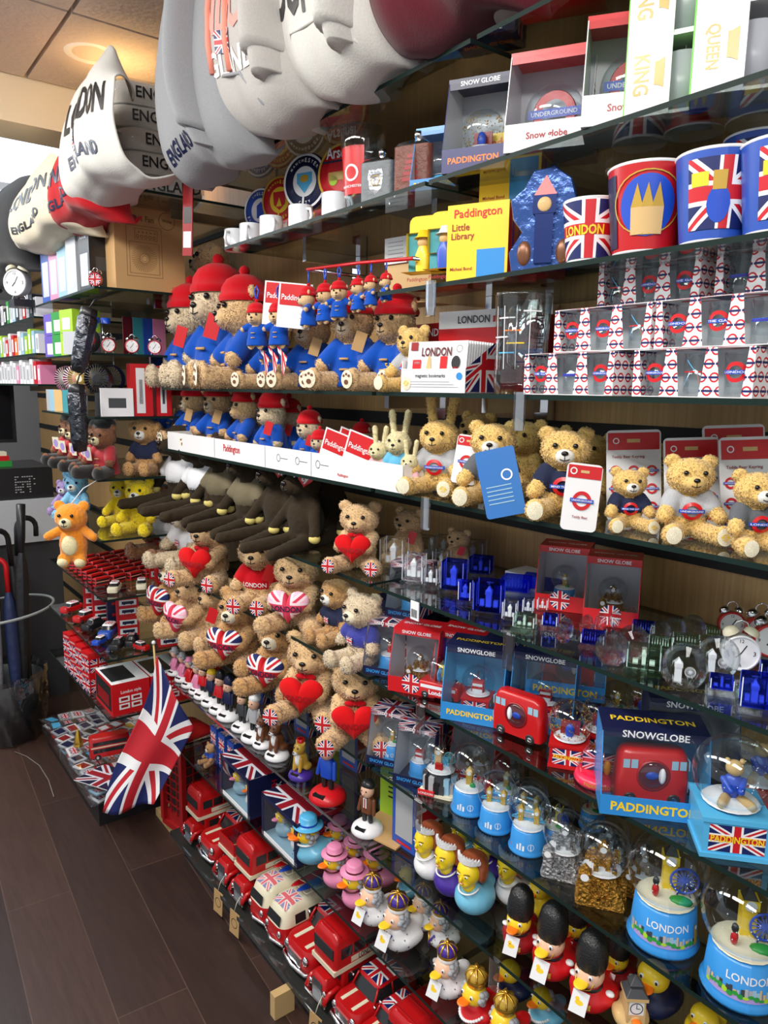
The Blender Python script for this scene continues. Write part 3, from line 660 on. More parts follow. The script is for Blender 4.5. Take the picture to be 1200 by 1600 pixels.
# ---------------------------------------------------------------- builders: snow globes and boxes
def tower(mb, x, y, z, h, m='gold', roof='black'):
    w_ = h * .13; mb.box(x - w_, x + w_, y - w_, y + w_, z, z + h * .62, m); mb.box(x - w_ * 1.2, x + w_ * 1.2, y - w_ * 1.2, y + w_ * 1.2, z + h * .6, z + h * .78, m)
    mb.disc(plane_frame((x, y - w_ * 1.21, z + h * .69), (1, 0, 0), (0, 0, 1), (0, -1, 0)), 0, 0, w_ * .8, w_ * .8, 'white', 12, 1)
    mb.rprism([(z + h * .78, w_ * 1.2, w_ * 1.2, .001, y), (z + h * .86, w_ * .7, w_ * .7, .001, y), (z + h, .001, .001, .0005, y)], roof, 1, False, False) if abs(x) < 1e-6 else mb.add([(x - w_, y - w_, z + h * .78), (x + w_, y - w_, z + h * .78), (x + w_, y + w_, z + h * .78), (x - w_, y + w_, z + h * .78), (x, y, z + h)], [(0, 1, 4), (1, 2, 4), (2, 3, 4), (3, 0, 4)], roof)
def wheel(mb, x, y, z, r, m='blue'):
    mb.tube([(x + r * math.cos(a), y, z + r * math.sin(a)) for a in [2 * PI * i / 20 for i in range(21)]], r * .09, m, 6, False)
    for i in range(8): a = PI * i / 8; mb.tube([(x - r * math.cos(a), y, z - r * math.sin(a)), (x + r * math.cos(a), y, z + r * math.sin(a))], r * .05, m, 4)
    mb.tube([(x - r * .5, y, z - r * 1.3), (x, y, z), (x + r * .5, y, z - r * 1.3)], r * .07, m, 5)
def globe(base='sky', form='round', text='LONDON', inside='london', egg=1.0, mound='green'):
    def fn():     # nominal height 1
        t = empty('snow_globe'); R = .33; rb = .27; bh = .36
        mb = MB(); bmx = M(base)
        if form == 'round':
            mb.lathe([(0, 0), (rb * 1.06, 0), (rb * 1.1, .03), (rb * 1.02, .06), (rb, .08), (rb * .92, bh), (rb * .80, bh + .02), (0, bh + .02)], bmx, 28); b = mb.build('base', t)
            f = cyl_frame(rb, rb * .9, bh)
            if text: MB().text(text, lambda x, y: f(x, y, .008), 0, .26, .36, 'white', 1.1).build('lettering', b)
            if inside in ('london', 'bridge', 'towersea'):
                d = MB()
                if inside == 'london':
                    random.seed(6); d.rect(lambda x, y: f(x, y, .007), -.36, .36, .085, .125, 'lilac', 16)
                    for i in range(26):
                        x0 = -.36 + i * .027; hh = random.uniform(.03, .08); d.rect(lambda x, y: f(x, y, .009 + .0004 * (i % 2)), x0, x0 + random.uniform(.016, .03), .12, .12 + hh, random.choice(['darkgrey', 'grey', 'tan', 'greyhair', 'limb']))
                    for i in range(18): d.disc(lambda x, y: f(x, y, .011 + .0004 * (i % 3)), -.33 + i * .038, random.uniform(.105, .15), .022, random.uniform(.012, .024), 'green' if i % 4 else 'lime', 10, 1)
                    d.rect(lambda x, y: f(x, y, .013), .25, .30, .09, .26, 'gold', 2, 1); d.disc(lambda x, y: f(x, y, .016), .275, .24, .018, .018, 'white', 10, 1)
                else:
                    fw = lambda x, y: f(x, y, .006); d.ring(fw, .10, .16, .045, .052, 'white', 18); d.rect(fw, .095, .105, .1, .2, 'white')
                    for i in range(3): d.rect(fw, -.13 + i * .05, -.10 + i * .05, .09, .17 + .03 * (i == 1), 'white')
                    d.rect(fw, -.27, -.18, .08, .13, 'red')
                d.build('scene_print', b)
        elif form == 'cube':
            q = .27; mb.box(-q, q, -q, q, .002, bh - .002, bmx); mb.box(-q * 1.06, q * 1.06, -q * 1.06, q * 1.06, 0, .04, bmx); mb.box(-q * 1.06, q * 1.06, -q * 1.06, q * 1.06, bh - .04, bh, bmx); b = mb.build('base', t)
            for side in ('front', 'right'):
                d = MB(); fr = FR(side, 2 * q, 2 * q); d.rect(lambda x, y: fr(x, y, .004), -q * .82, q * .82, .06, bh - .06, FLAG if side == 'front' else 'darkred')
                if side == 'front' and text: d.text(text, lambda x, y: fr(x, y, .01), 0, bh / 2, q * 1.55, 'yellow', 1.3, .03)
                if side == 'right': d.disc(lambda x, y: fr(x, y, .008), -.1, .22, .04, .04, 'white', 12, 1)
                d.build('side_picture', b)
        elif form == 'lump':
            random.seed(5); mb.rprism([(0, .30, .27, .06), (.05, .31, .28, .08), (.12, .27, .24, .08), (.3, .2, .2, .1), (bh + .03, .2, .2, .18)], bmx)
            for i in range(26): a = random.uniform(0, 2 * PI); r = random.uniform(.2, .27); hh = random.uniform(.1, .36); s_ = random.uniform(.02, .05); x, y = r * math.sin(a), -r * .9 * math.cos(a); mb.box(x - s_, x + s_, y - s_, y + s_, .03, hh, bmx)
            for i in range(70): a = random.uniform(-1.9, 1.9); z = random.uniform(.02, .32); r = .285 - z * .18; s_ = random.uniform(.008, .022); x, y = r * math.sin(a), -r * math.cos(a); mb.box(x - s_, x + s_, y - s_, y + s_, z, z + s_ * 3, bmx)
            tower(mb, -.2, -.22, .05, .5, bmx, bmx); b = mb.build('base', t)
            if text: MB().text(text, FR('front', .6, .58), 0, .03, .4, 'white' if base != 'bronze' else 'gold', 1).build('lettering', b)
        elif form == 'city':
            mb.rprism([(0, .31, .27, .08), (.05, .31, .27, .08)], 'cream'); random.seed(9)
            for i in range(18):
                a = 2 * PI * i / 18; x, y = .25 * math.sin(a), -.22 * math.cos(a); hh = random.uniform(.14, .34); mb.box(x - .045, x + .045, y - .04, y + .04, .05, hh, random.choice(['limb', 'darkgrey', 'black', 'grey', 'greyhair']))
            mb.lathe([(.2, .05), (.2, bh)], 'darkgrey'); b = mb.build('base', t)
            d = MB(); d.box(-.30, -.02, -.30, -.26, .02, .10, 'red'); d.text('LONDON', plane_frame((-.16, -.3, .06), (1, 0, 0), (0, 0, 1), (0, -1, 0)), 0, 0, .25, 'white'); d.build('name_plate', b)
        zc = bh + R * .86 * egg
        inn = MB(); zb = bh + .03; inn.lathe([(R * .72, zb), (R * .6, zb + .03), (0, zb + .06)], 'cream' if inside == 'london' else 'white', 18)
        if inside == 'london':
            tower(inn, .02, .05, zb + .03, .42, 'yellow'); wheel(inn, .13, -.04, zb + .18, .11, 'blue'); inn.ell((.1, -.1, zb + .03), (.1, .06, .04), 'green', 10, 6)
            inn.ell((-.1, -.1, zb + .1), (.03, .03, .06), 'red', 8, 6); inn.ell((-.1, -.1, zb + .18), (.028, .028, .04), 'black', 8, 6)
        elif inside == 'towersea': tower(inn, 0, 0, zb, .36, 'gold', 'gold'); inn.ell((.07, -.06, zb + .05), (.05, .04, .06), 'green', 8, 6)
        elif inside == 'bridge':
            for x in (-.12, .12): tower(inn, x, 0, zb + .01, .3, 'gold', 'gold')
            inn.box(-.26, .26, -.02, .02, zb + .07, zb + .085, 'sky'); inn.box(-.12, .12, -.015, .015, zb + .2, zb + .215, 'sky')
            for s in (-1, 1): inn.tube([(.12 * s, 0, zb + .2), (.18 * s, 0, zb + .12), (.25 * s, 0, zb + .09)], .012, 'sky', 5)
        elif inside in ('bronze', 'pewter'):
            random.seed(3)
            for i in range(20): x, y = random.uniform(-.19, .19), random.uniform(-.15, .15); inn.box(x - .03, x + .03, y - .03, y + .03, zb - .02, zb + random.uniform(.08, .3) * (1 - abs(x) * 2.4), inside)
            tower(inn, 0, -.02, zb, .4, inside, inside)
        elif inside == 'bus':
            inn.rprism([(zb, .13, .08, .03), (zb + .26, .12, .07, .03)], 'busred'); inn.box(-.1, .1, -.085, -.07, zb + .16, zb + .21, 'white'); inn.box(-.1, .1, -.09, -.07, zb + .05, zb + .1, 'white')
        elif inside == 'bear':
            inn.ell((0, -.02, zb + .14), (.09, .07, .12), 'blue', 14, 10); inn.ell((0, -.03, zb + .31), (.075, .07, .07), 'tan', 14, 10); [inn.ell((s * .06, -.02, zb + .37), .024, 'tan', 8, 6) for s in (-1, 1)]
            [inn.cap((s * .06, -.06, zb + .05), (s * .12, -.18, zb + .05), .04, .04, 'tan') for s in (-1, 1)]; [inn.cap((s * .08, -.03, zb + .2), (s * .04, -.12, zb + .14), .03, .03, 'blue') for s in (-1, 1)]
        elif inside == 'guard':
            inn.rprism([(zb, .06, .05, .03), (zb + .2, .05, .04, .03)], 'red'); inn.ell((0, 0, zb + .25), .05, 'skin', 10, 8); inn.ell((0, .01, zb + .33), (.06, .06, .08), 'black', 10, 8)
        elif inside == 'glitter':
            inn.box(-.14, .14, -.02, .02, zb, zb + .25, 'darkred'); inn.ell((0, -.08, zb + .12), (.07, .05, .12), 'blue', 10, 8); random.seed(2)
            for i in range(160):
                a = random.uniform(0, 2 * PI); q = random.uniform(-.9, .75); r = R * .93; x, y = r * math.sqrt(1 - q * q) * math.sin(a), -r * math.sqrt(1 - q * q) * math.cos(a); inn.ell((x, y, zc + r * q), .008 + .006 * random.random(), 'brass', 4, 3)
        elif inside == 'big': 
            inn.box(-.16, .12, .02, .04, zb + .02, zb + .2, 'sky'); wheel(inn, .14, .02, zb + .2, .1, 'teal'); tower(inn, -.04, 0, zb + .02, .4, 'tan', 'darkgrey'); inn.rprism([(zb + .02, .07, .04, .02, -.1), (zb + .13, .065, .035, .02, -.1)], 'busred')
        if inside not in ('glitter',):
            random.seed(4)
            for i in range(26): inn.ell((random.uniform(-.2, .2), random.uniform(-.18, -.02), zb + random.uniform(.05, .4)), .006, 'white', 4, 3)
        inn.build('tiny_scene', t)
        MB().ell((0, 0, zc), (R, R, R * egg), GL, 32, 20).build('glass_dome', t)
        return t
    return fn
def window_box(wd=.11, dp=.10, ht=.135, col='red', top='red', inner='silverbox', lip=.03, title=None, title_m='white', lw=.8, lip_text=None, lip_m='yellow', side='flag', content=None, cscale=.09, roundels=False, slope=.28):
    """carton with an open window front: back, floor lip, slanted side cheeks, top flap and the thing inside"""
    def fn():
        t = empty('gift_box'); mb = MB(); h2, w2 = ht, wd / 2; y0, y1 = -dp / 2, dp / 2; ys = y0 + dp * slope; th = .0015
        cm_ = M(col); tm = M(top) if isinstance(top, str) else top
        mb.box(-w2, w2, y0, y1, 0, th, cm_); mb.box(-w2, w2, y1 - th, y1, th, h2, inner); mb.box(-w2, w2, y0, y0 + th, th, lip, cm_)
        for s in (-1, 1):       # cheeks cut on a slant
            x0, x1 = (w2 - th, w2) if s > 0 else (-w2, -w2 + th)
            P = [(y0, th), (y1, th), (y1, h2), (ys, h2), (y0, lip)]
            om = {'flag': FLAG, 'round': ROUND}.get(side, cm_ if side is None else side)
            for x, m_ in ((x0, inner if s > 0 else om), (x1, om if s > 0 else inner)):
                k = 14 * wd if False else 1
                mul = 4 if side == 'round' else 1
                mb.add([(x, a, b) for a, b in P], [(0, 1, 2, 3, 4)], m_, [((a - y0) / dp * mul * .8, b / h2 * mul * 1.2) for a, b in P])
            mb.quad([(x0, y0, lip), (x1, y0, lip), (x1, ys, h2), (x0, ys, h2)], cm_)
        mb.box(-w2, w2, ys, y1, h2 - th, h2 + th, tm, {'top': tm}); mb.box(-w2, w2, ys - .001, ys + .001, h2 - ht * .10, h2 + th, tm)
        b = mb.build('carton', t)
        tx = MB()
        if title:
            tl = title if isinstance(title, tuple) else (title,)
            tx.text(tl[0], plane_frame((0, (ys + y1) / 2, h2 + th), (1, 0, 0), (0, 1, 0), (0, 0, 1)), 0, 0, wd * .8, lip_m if lip_text or len(tl) > 1 else title_m, 1.2, .02)
            tx.text(tl[-1], plane_frame((0, ys - .001, h2 - ht * .045), (1, 0, 0), (0, 0, 1), (0, -1, 0)), 0, 0, wd * .62, title_m, 1.0, .02)
        if lip_text: tx.text(lip_text, plane_frame((0, y0, lip / 2), (1, 0, 0), (0, 0, 1), (0, -1, 0)), 0, 0, wd * lw, lip_m, 1.0, .03)
        if side == 'flagdisc': pass
        if tx.v: tx.build('lettering', b)
        if roundels: MB().disc(plane_frame((0, y0, lip * .7), (1, 0, 0), (0, 0, 1), (0, -1, 0)), 0, 0, lip * .62, lip * .62, FLAGM, 20, 1).build('flag_badge', b)
        MB().quad([(-w2 + th, y0 + .0005, lip), (w2 - th, y0 + .0005, lip), (w2 - th, ys, h2 - th), (-w2 + th, ys, h2 - th)], PLAST).build('window_film', b)
        return t
    if content: fn.inside = [('in%d' % id(content), content, (0, .004, .002), cscale, 0, 'small snow globe inside the ', 'snow globe', 'snow globes packed in gift boxes')]
    return fn
def carton(w_, d_, h_, m, fm=None, texts=(), flags=(), rects=(), roundels=(), name='carton', top=None):
    """closed box; texts: (side, words, x, z, width, colour); flags: (side, x0, x1, z0, z1); rects: (side, x0, x1, z0, z1, colour)"""
    def fn():
        mb = MB(); mb.box(-w_ / 2, w_ / 2, -d_ / 2, d_ / 2, 0, h_, m, fm)
        fr = lambda s: FR(s, w_, d_, h_ if s == 'top' else 0)
        for (s, a, b, c, d, col) in rects: f = fr(s); mb.rect(lambda x, y: f(x, y, .0004), a, b, c, d, col)
        for (s, a, b, c, d) in flags: f = fr(s); mb.rect(lambda x, y: f(x, y, .0007), a, b, c, d, FLAG)
        for q in texts: s, tx_, a, b, wd, col = q[:6]; f = fr(s); mb.text(tx_, (lambda x, y: f(x, y, .001)) if len(q) < 7 else (lambda x, y, f=f, a=a, b=b: f(a - (y - b), b + (x - a), .001)), a, b, wd, col)
        for (s, a, b, r, tx_) in roundels: f = fr(s); mb.roundel(lambda x, y, e=0: f(x, y, .0004 + e), a, b, r, tx_)
        return mb.build(name)
    return fn
# ---------------------------------------------------------------- builders: tin vehicles (front towards -y)
BR = lambda: M('busred'); GLS = lambda: mat('dark_window', (.02, .022, .025), .12)
def wheels(t, xs, ys, r, w_=.012):
    for x in xs:
        for y in ys:
            mb = MB(); s = 1 if x > 0 else -1
            mb.at((x, y, r), (0, s * PI / 2, 0)); mb.lathe([(0, w_), (r * .45, w_), (r * .5, w_ * .9)], 'chrome', 14); mb.lathe([(r * .5, w_ * .9), (r * .85, w_), (r, w_ * .6), (r, 0), (0, 0)], 'black', 18); mb.build('wheel', t)
def bus(text='ROUTEMASTER', opentop=False, detail=True):
    def fn():     # length 1, width .34, height .56
        t = empty('tin_bus'); W, L_ = .16, .5; mb = MB(); r = 'busred'
        mb.rprism([(.07, W, L_ * .82, .02, .07), (.27, W, L_ * .82, .02, .07)], r, 2, True, False); mb.build('lower_deck', t)
        mb = MB(); mb.rprism([(.06, W * .62, .12, .03, -.38), (.19, W * .62, .12, .03, -.38), (.215, W * .5, .10, .03, -.37)], r, 4, True, True); mb.box(-W * .42, W * .42, -.505, -.495, .07, .19, 'darkgrey')
        for s in (-1, 1): mb.tube([(s * .13, -.53, .08), (s * .135, -.47, .14), (s * .135, -.38, .15), (s * .13, -.3, .09)], .02, r, 8)
        bn = mb.build('bonnet', t)
        for s in (-1, 1): MB().ell((s * .1, -.5, .13), (.025, .018, .025), 'chrome', 10, 8).build('headlight', t)
        mb = MB(); mb.rprism([(.055, .15, .018, .01, -.52), (.075, .15, .018, .01, -.52)], 'chrome', 3); mb.build('bumper', t)
        mb = MB(); mb.box(-W - .004, W + .004, -.44, L_ * .98, .275, .31, 'cream'); mb.build('cream_band', t)
        if opentop:
            mb = MB()
            for s in (-1, 1): mb.box(s * W - .006, s * W + .006, -.42, .48, .31, .42, r)
            mb.box(-W, W, -.43, -.415, .31, .42, r); mb.box(-W, W, .475, .49, .31, .42, r); mb.build('upper_rail', t)
            for j in range(6):
                for s in (-1, 1): m2 = MB(); m2.box(s * .08 - .05, s * .08 + .05, -.33 + j * .13, -.25 + j * .13, .312, .345, 'maroon'); m2.box(s * .08 - .05, s * .08 + .05, -.26 + j * .13, -.245 + j * .13, .345, .41, 'maroon'); m2.build('seat', t)
        else:
            mb = MB(); mb.rprism([(.31, W, .46, .03, .03), (.50, W, .455, .04, .03), (.54, W * .9, .44, .05, .03), (.555, W * .7, .42, .05, .03)], r, 4); mb.build('upper_deck', t)
            mb = MB()
            for j in range(6): mb.box(-W * .94, W * .94, -.36 + j * .15, -.352 + j * .15, .553, .560, 'darkred')
            mb.build('roof_rib', t)
        for s in (-1, 1):
            for deck, z0, z1, a0, n in (('lower', .17, .24, -.28, 5), ('upper', .38, .46, -.36, 6)):
                if opentop and deck == 'upper': continue
                mb = MB(); [mb.box(s * W - .003, s * W + .003, a0 + j * .145, a0 + .125 + j * .145, z0, z1, GLS()) for j in range(n)]; mb.build('side_windows', t)
        mb = MB(); mb.box(-W * .85, W * .85, -.435 if opentop else -.436, -.425, .33 if opentop else .385, .40 if opentop else .465, GLS()) if not opentop else None; mb.box(-W * .8, W * .8, -.352, -.338, .2, .26, GLS()); mb.build('windscreen', t)
        mb = MB(); f = FR('right', 2 * W, 1); z_ = .345 if not opentop else .365
        mb.rect(lambda x, y: f(x, y, .006), -.25, .42, z_ - .022, z_ + .022, 'cream'); mb.text(text, lambda x, y: f(x, y, .010), .085, z_, .5, 'black', 1.2) if text else mb.rect(lambda x, y: f(x, y, .009), -.15, .3, z_ - .004, z_ + .004, 'grey'); mb.build('side_sign', t)
        wheels(t, (-W + .01, W - .01), (-.36, .3), .07, .02)
        mb = MB(); mb.tube([(.1, -.52, .13), (.12, -.58, .1), (.1, -.6, .02)], .004, 'cream', 4); mb.at((.1, -.60, -.09), (0, .1, .2)); mb.box(-.07, .07, -.003, .003, -.11, .11, 'kraft'); mb.ring(plane_frame((0, -.0035, 0), (1, 0, 0), (0, 0, 1), (0, -1, 0)), 0, 0, .04, .046, 'black', 14)
        if detail == 'tag': mb.build('swing_tag', t)
        return t
    return fn
def car(flagroof=True, stripes=True):
    def fn():     # length 1
        t = empty('tin_car'); mb = MB(); W = .235; r = 'busred'
        mb.rprism([(.08, W, .47, .1, 0), (.14, W + .012, .49, .12, 0), (.24, W, .48, .12, 0), (.275, W * .9, .46, .12, 0)], r, 5); mb.build('car_body', t)
        mb = MB(); mb.rprism([(.27, W * .88, .27, .06, .08), (.40, W * .74, .2, .06, .09)], GLS(), 4); cb = mb.build('cabin', t)
        mb = MB()
        for sx in (-1, 1):
            for (ya, yb) in ((-.19, -.11), (.09, .09), (.35, .29)): mb.tube([(sx * W * .87, ya, .27), (sx * W * .74, yb, .40)], .013, r, 6)
        mb.build('pillars', cb)
        mb = MB(); mb.rprism([(.395, W * .79, .215, .07, .09), (.42, W * .75, .205, .07, .09), (.43, W * .55, .15, .07, .09)], r, 5); rf = mb.build('roof', t)
        if flagroof:
            def f(x, y): q = max(0, 1 - (x / (W * .85)) ** 4 - ((y - .09) / .23) ** 4); return (x, y, .4235 + .012 * q)
            MB().rect(f, -W * .73, W * .73, -.10, .28, FLAG, 8, 8).build('roof_flag', rf)
        if stripes:
            mb = MB()
            for s in (-1, 1): mb.box(s * .1 - .022, s * .1 + .022, -.42, -.20, .27, .2785, 'cream')
            mb.build('bonnet_stripe', t)
        for s in (-1, 1):
            MB().ell((s * .165, -.465, .2), (.045, .035, .045), 'chrome', 12, 8).build('headlight', t)
            MB().ell((s * .255, -.14, .32), (.03, .02, .02), 'chrome', 8, 6).build('mirror', t)
        mb = MB(); mb.rprism([(.12, .11, .01, .005, -.492), (.21, .12, .01, .005, -.49)], 'chrome', 2); mb.build('grille', t)
        for s in (-1, 1): MB().tube([(-.24, .42 * s, .1), (-.2, .50 * s, .1), (0, .525 * s, .1), (.2, .50 * s, .1), (.24, .42 * s, .1)], .018, 'chrome', 8).build('bumper', t)
        wheels(t, (-W + .01, W - .01), (-.31, .3), .085, .03)
        return t
    return fn
def camper():
    t = empty('tin_camper_van'); W = .2; mb = MB(); mb.rprism([(.07, W, .48, .1), (.22, W + .006, .485, .12), (.25, W, .48, .12)], 'busred', 5); mb.build('lower_body', t)
    mb = MB(); mb.rprism([(.25, W, .48, .12), (.38, W * .9, .44, .12, .01), (.43, W * .75, .40, .12, .02), (.445, W * .4, .3, .08, .02)], 'cream', 5); mb.build('upper_body', t)
    mb = MB(); mb.add([(-.14, -.478, .27), (.14, -.478, .27), (.125, -.447, .36), (-.125, -.447, .36)], [(0, 1, 2, 3)], GLS())
    for s in (-1, 1):
        for j in range(4): x0 = s * (W + .001); y = -.30 + j * .18; mb.add([(x0, y, .265), (x0, y + .14, .265), (s * (W * .92 + .003), y + .14, .36), (s * (W * .92 + .003), y, .36)], [(0, 1, 2, 3)], GLS())
    mb.build('windows', t)
    for s in (-1, 1): MB().ell((s * .13, -.475, .19), (.035, .025, .035), 'chrome', 10, 8).build('headlight', t)
    mb = MB(); mb.tube([(-.2, -.46, .09), (0, -.51, .09), (.2, -.46, .09)], .018, 'chrome', 8); mb.build('bumper', t)
    MB().rect(lambda x, y: (x, y, .4465 - .5 * max(0, -y - .28) ** 1.5 - 1.2 * max(0, abs(x) - .08) ** 1.5), -.13, .13, -.40, -.15, flag('faded_flag', red=srgb(230, 110, 120), navy=srgb(140, 140, 180), white=srgb(240, 226, 220)), 6, 8).build('roof_flag', t)
    mb = MB(); mb.tube([(x, y, .49) for x, y in ((-.14, -.12), (-.14, .4), (.14, .4), (.14, -.12), (-.14, -.12))], .006, 'cream', 5)
    for y in (-.05, .12, .3):
        mb.tube([(-.14, y, .44), (-.14, y, .5), (.14, y, .56), (.14, y, .44)], .005, 'cream', 5)
    mb.build('roof_rack', t)
    for i, (x, c_, z) in enumerate(((-.07, 'red', .5), (.05, 'blue', .505))):
        b = MB(); b.ell((x, .13, z), (.06, .32, .014), c_, 20, 8); b.build('surfboard', t)
    wheels(t, (-W + .01, W - .01), (-.31, .3), .075, .025)
    return t
def phone_box():
    t = empty('tin_telephone_box'); r = mat('phone_red', srgb(172, 26, 28), .4, bump=.2, bscale=30); mb = MB(); w_ = .2
    mb.box(-w_ * 1.1, w_ * 1.1, -w_ * 1.1, w_ * 1.1, 0, .05, r); mb.box(-w_ * 1.04, w_ * 1.04, -w_ * 1.04, w_ * 1.04, .82, .92, r)
    for sx in (-1, 1):
        for sy in (-1, 1): mb.box(sx * w_ - .03, sx * w_ + .03, sy * w_ - .03, sy * w_ + .03, .05, .82, r)
    mb.box(-w_ * .93, w_ * .93, -w_ * .93, w_ * .93, .05, .15, r); mb.box(-w_ * .8, w_ * .8, -w_ * .8, w_ * .8, .15, .82, mat('booth_inside', (.05, .03, .03), .5))
    mb.build('booth', t)
    mb = MB(); mb.rprism([(.92, w_ * 1.1, w_ * 1.1, .01), (.935, w_ * 1.1, w_ * 1.1, .01), (.96, w_ * .98, w_ * .98, .05), (1.0, w_ * .7, w_ * .7, .1), (1.015, w_ * .2, w_ * .2, .04)], r, 4); mb.build('domed_roof', t)
    for sd, (dx, dy) in {'front': (0, -1), 'right': (1, 0), 'left': (-1, 0), 'back': (0, 1)}.items():
        mb = MB(); u = (dy == 0)
        def bx(a0, a1, z0, z1, m_, d=.955):
            c = w_ * d
            if u: mb.box(dx * c - .006, dx * c + .006, a0, a1, z0, z1, m_)
            else: mb.box(a0, a1, dy * c - .006, dy * c + .006, z0, z1, m_)
        for k in (-.06, .06): bx(k - .006, k + .006, .15, .82, r)
        for k in range(1, 8): bx(-.17, .17, .15 + k * .084 - .005, .15 + k * .084 + .005, r)
        mb.build('glazing_bars', t)
    for f in (FR('front', w_ * 2.08, w_ * 2.08), FR('right', w_ * 2.08, w_ * 2.08)):
        mb = MB(); mb.rect(lambda x, y: f(x, y, .002), -.16, .16, .85, .9, 'cream'); mb.text('TELEPHONE', lambda x, y: f(x, y, .004), 0, .875, .28, 'black'); mb.build('sign', t)
    return t
def clock(col='red', face='white'):
    def fn():     # height 1, face towards -y
        t = empty('alarm_clock'); c = M(col); mb = MB(); mb.at((0, 0, .46), (PI / 2, 0, 0)); mb.lathe([(0, -.16), (.33, -.16), (.36, -.12), (.37, .12), (.38, .17), (.34, .18), (.33, .15)], c, 28); mb.build('case', t)
        fr = plane_frame((0, -.152, .46), (1, 0, 0), (0, 0, 1), (0, -1, 0)); mb = MB(); mb.disc(fr, 0, 0, .335, .335, face if not isinstance(face, str) else M(face), 28, 2)
        f2 = plane_frame((0, -.155, .46), (1, 0, 0), (0, 0, 1), (0, -1, 0))
        for i, s in enumerate(('12', '3', '6', '9')): a = PI / 2 - i * PI / 2; mb.text(s, f2, .26 * math.cos(a), .26 * math.sin(a), .08 if i == 0 else .05, 'black')
        mb.rect(plane_frame((0, -.158, .46), (.5, 0, .86), (-.86, 0, .5), (0, -1, 0)), 0, .2, -.012, .012, 'black'); mb.rect(plane_frame((0, -.158, .46), (-.7, 0, -.7), (.7, 0, -.7), (0, -1, 0)), 0, .14, -.015, .015, 'black'); mb.build('dial', t)
        for s in (-1, 1):
            b = MB(); b.at((.2 * s, 0, .86), (0, .45 * s, 0)); b.lathe([(.17, -.02), (.15, .06), (.09, .11), (0, .125)], 'chrome' if col != 'white' else 'cream', 18); b.build('bell', t)
            MB().cap((.16 * s, 0, .14), (.24 * s, 0, .01), .03, .015, 'chrome').build('leg', t)
        MB().tube([(-.17, 0, .95), (-.1, 0, 1.08), (0, 0, 1.13), (.1, 0, 1.08), (.17, 0, .95)], .018, 'chrome', 8).build('handle', t)
        return t
    return fn
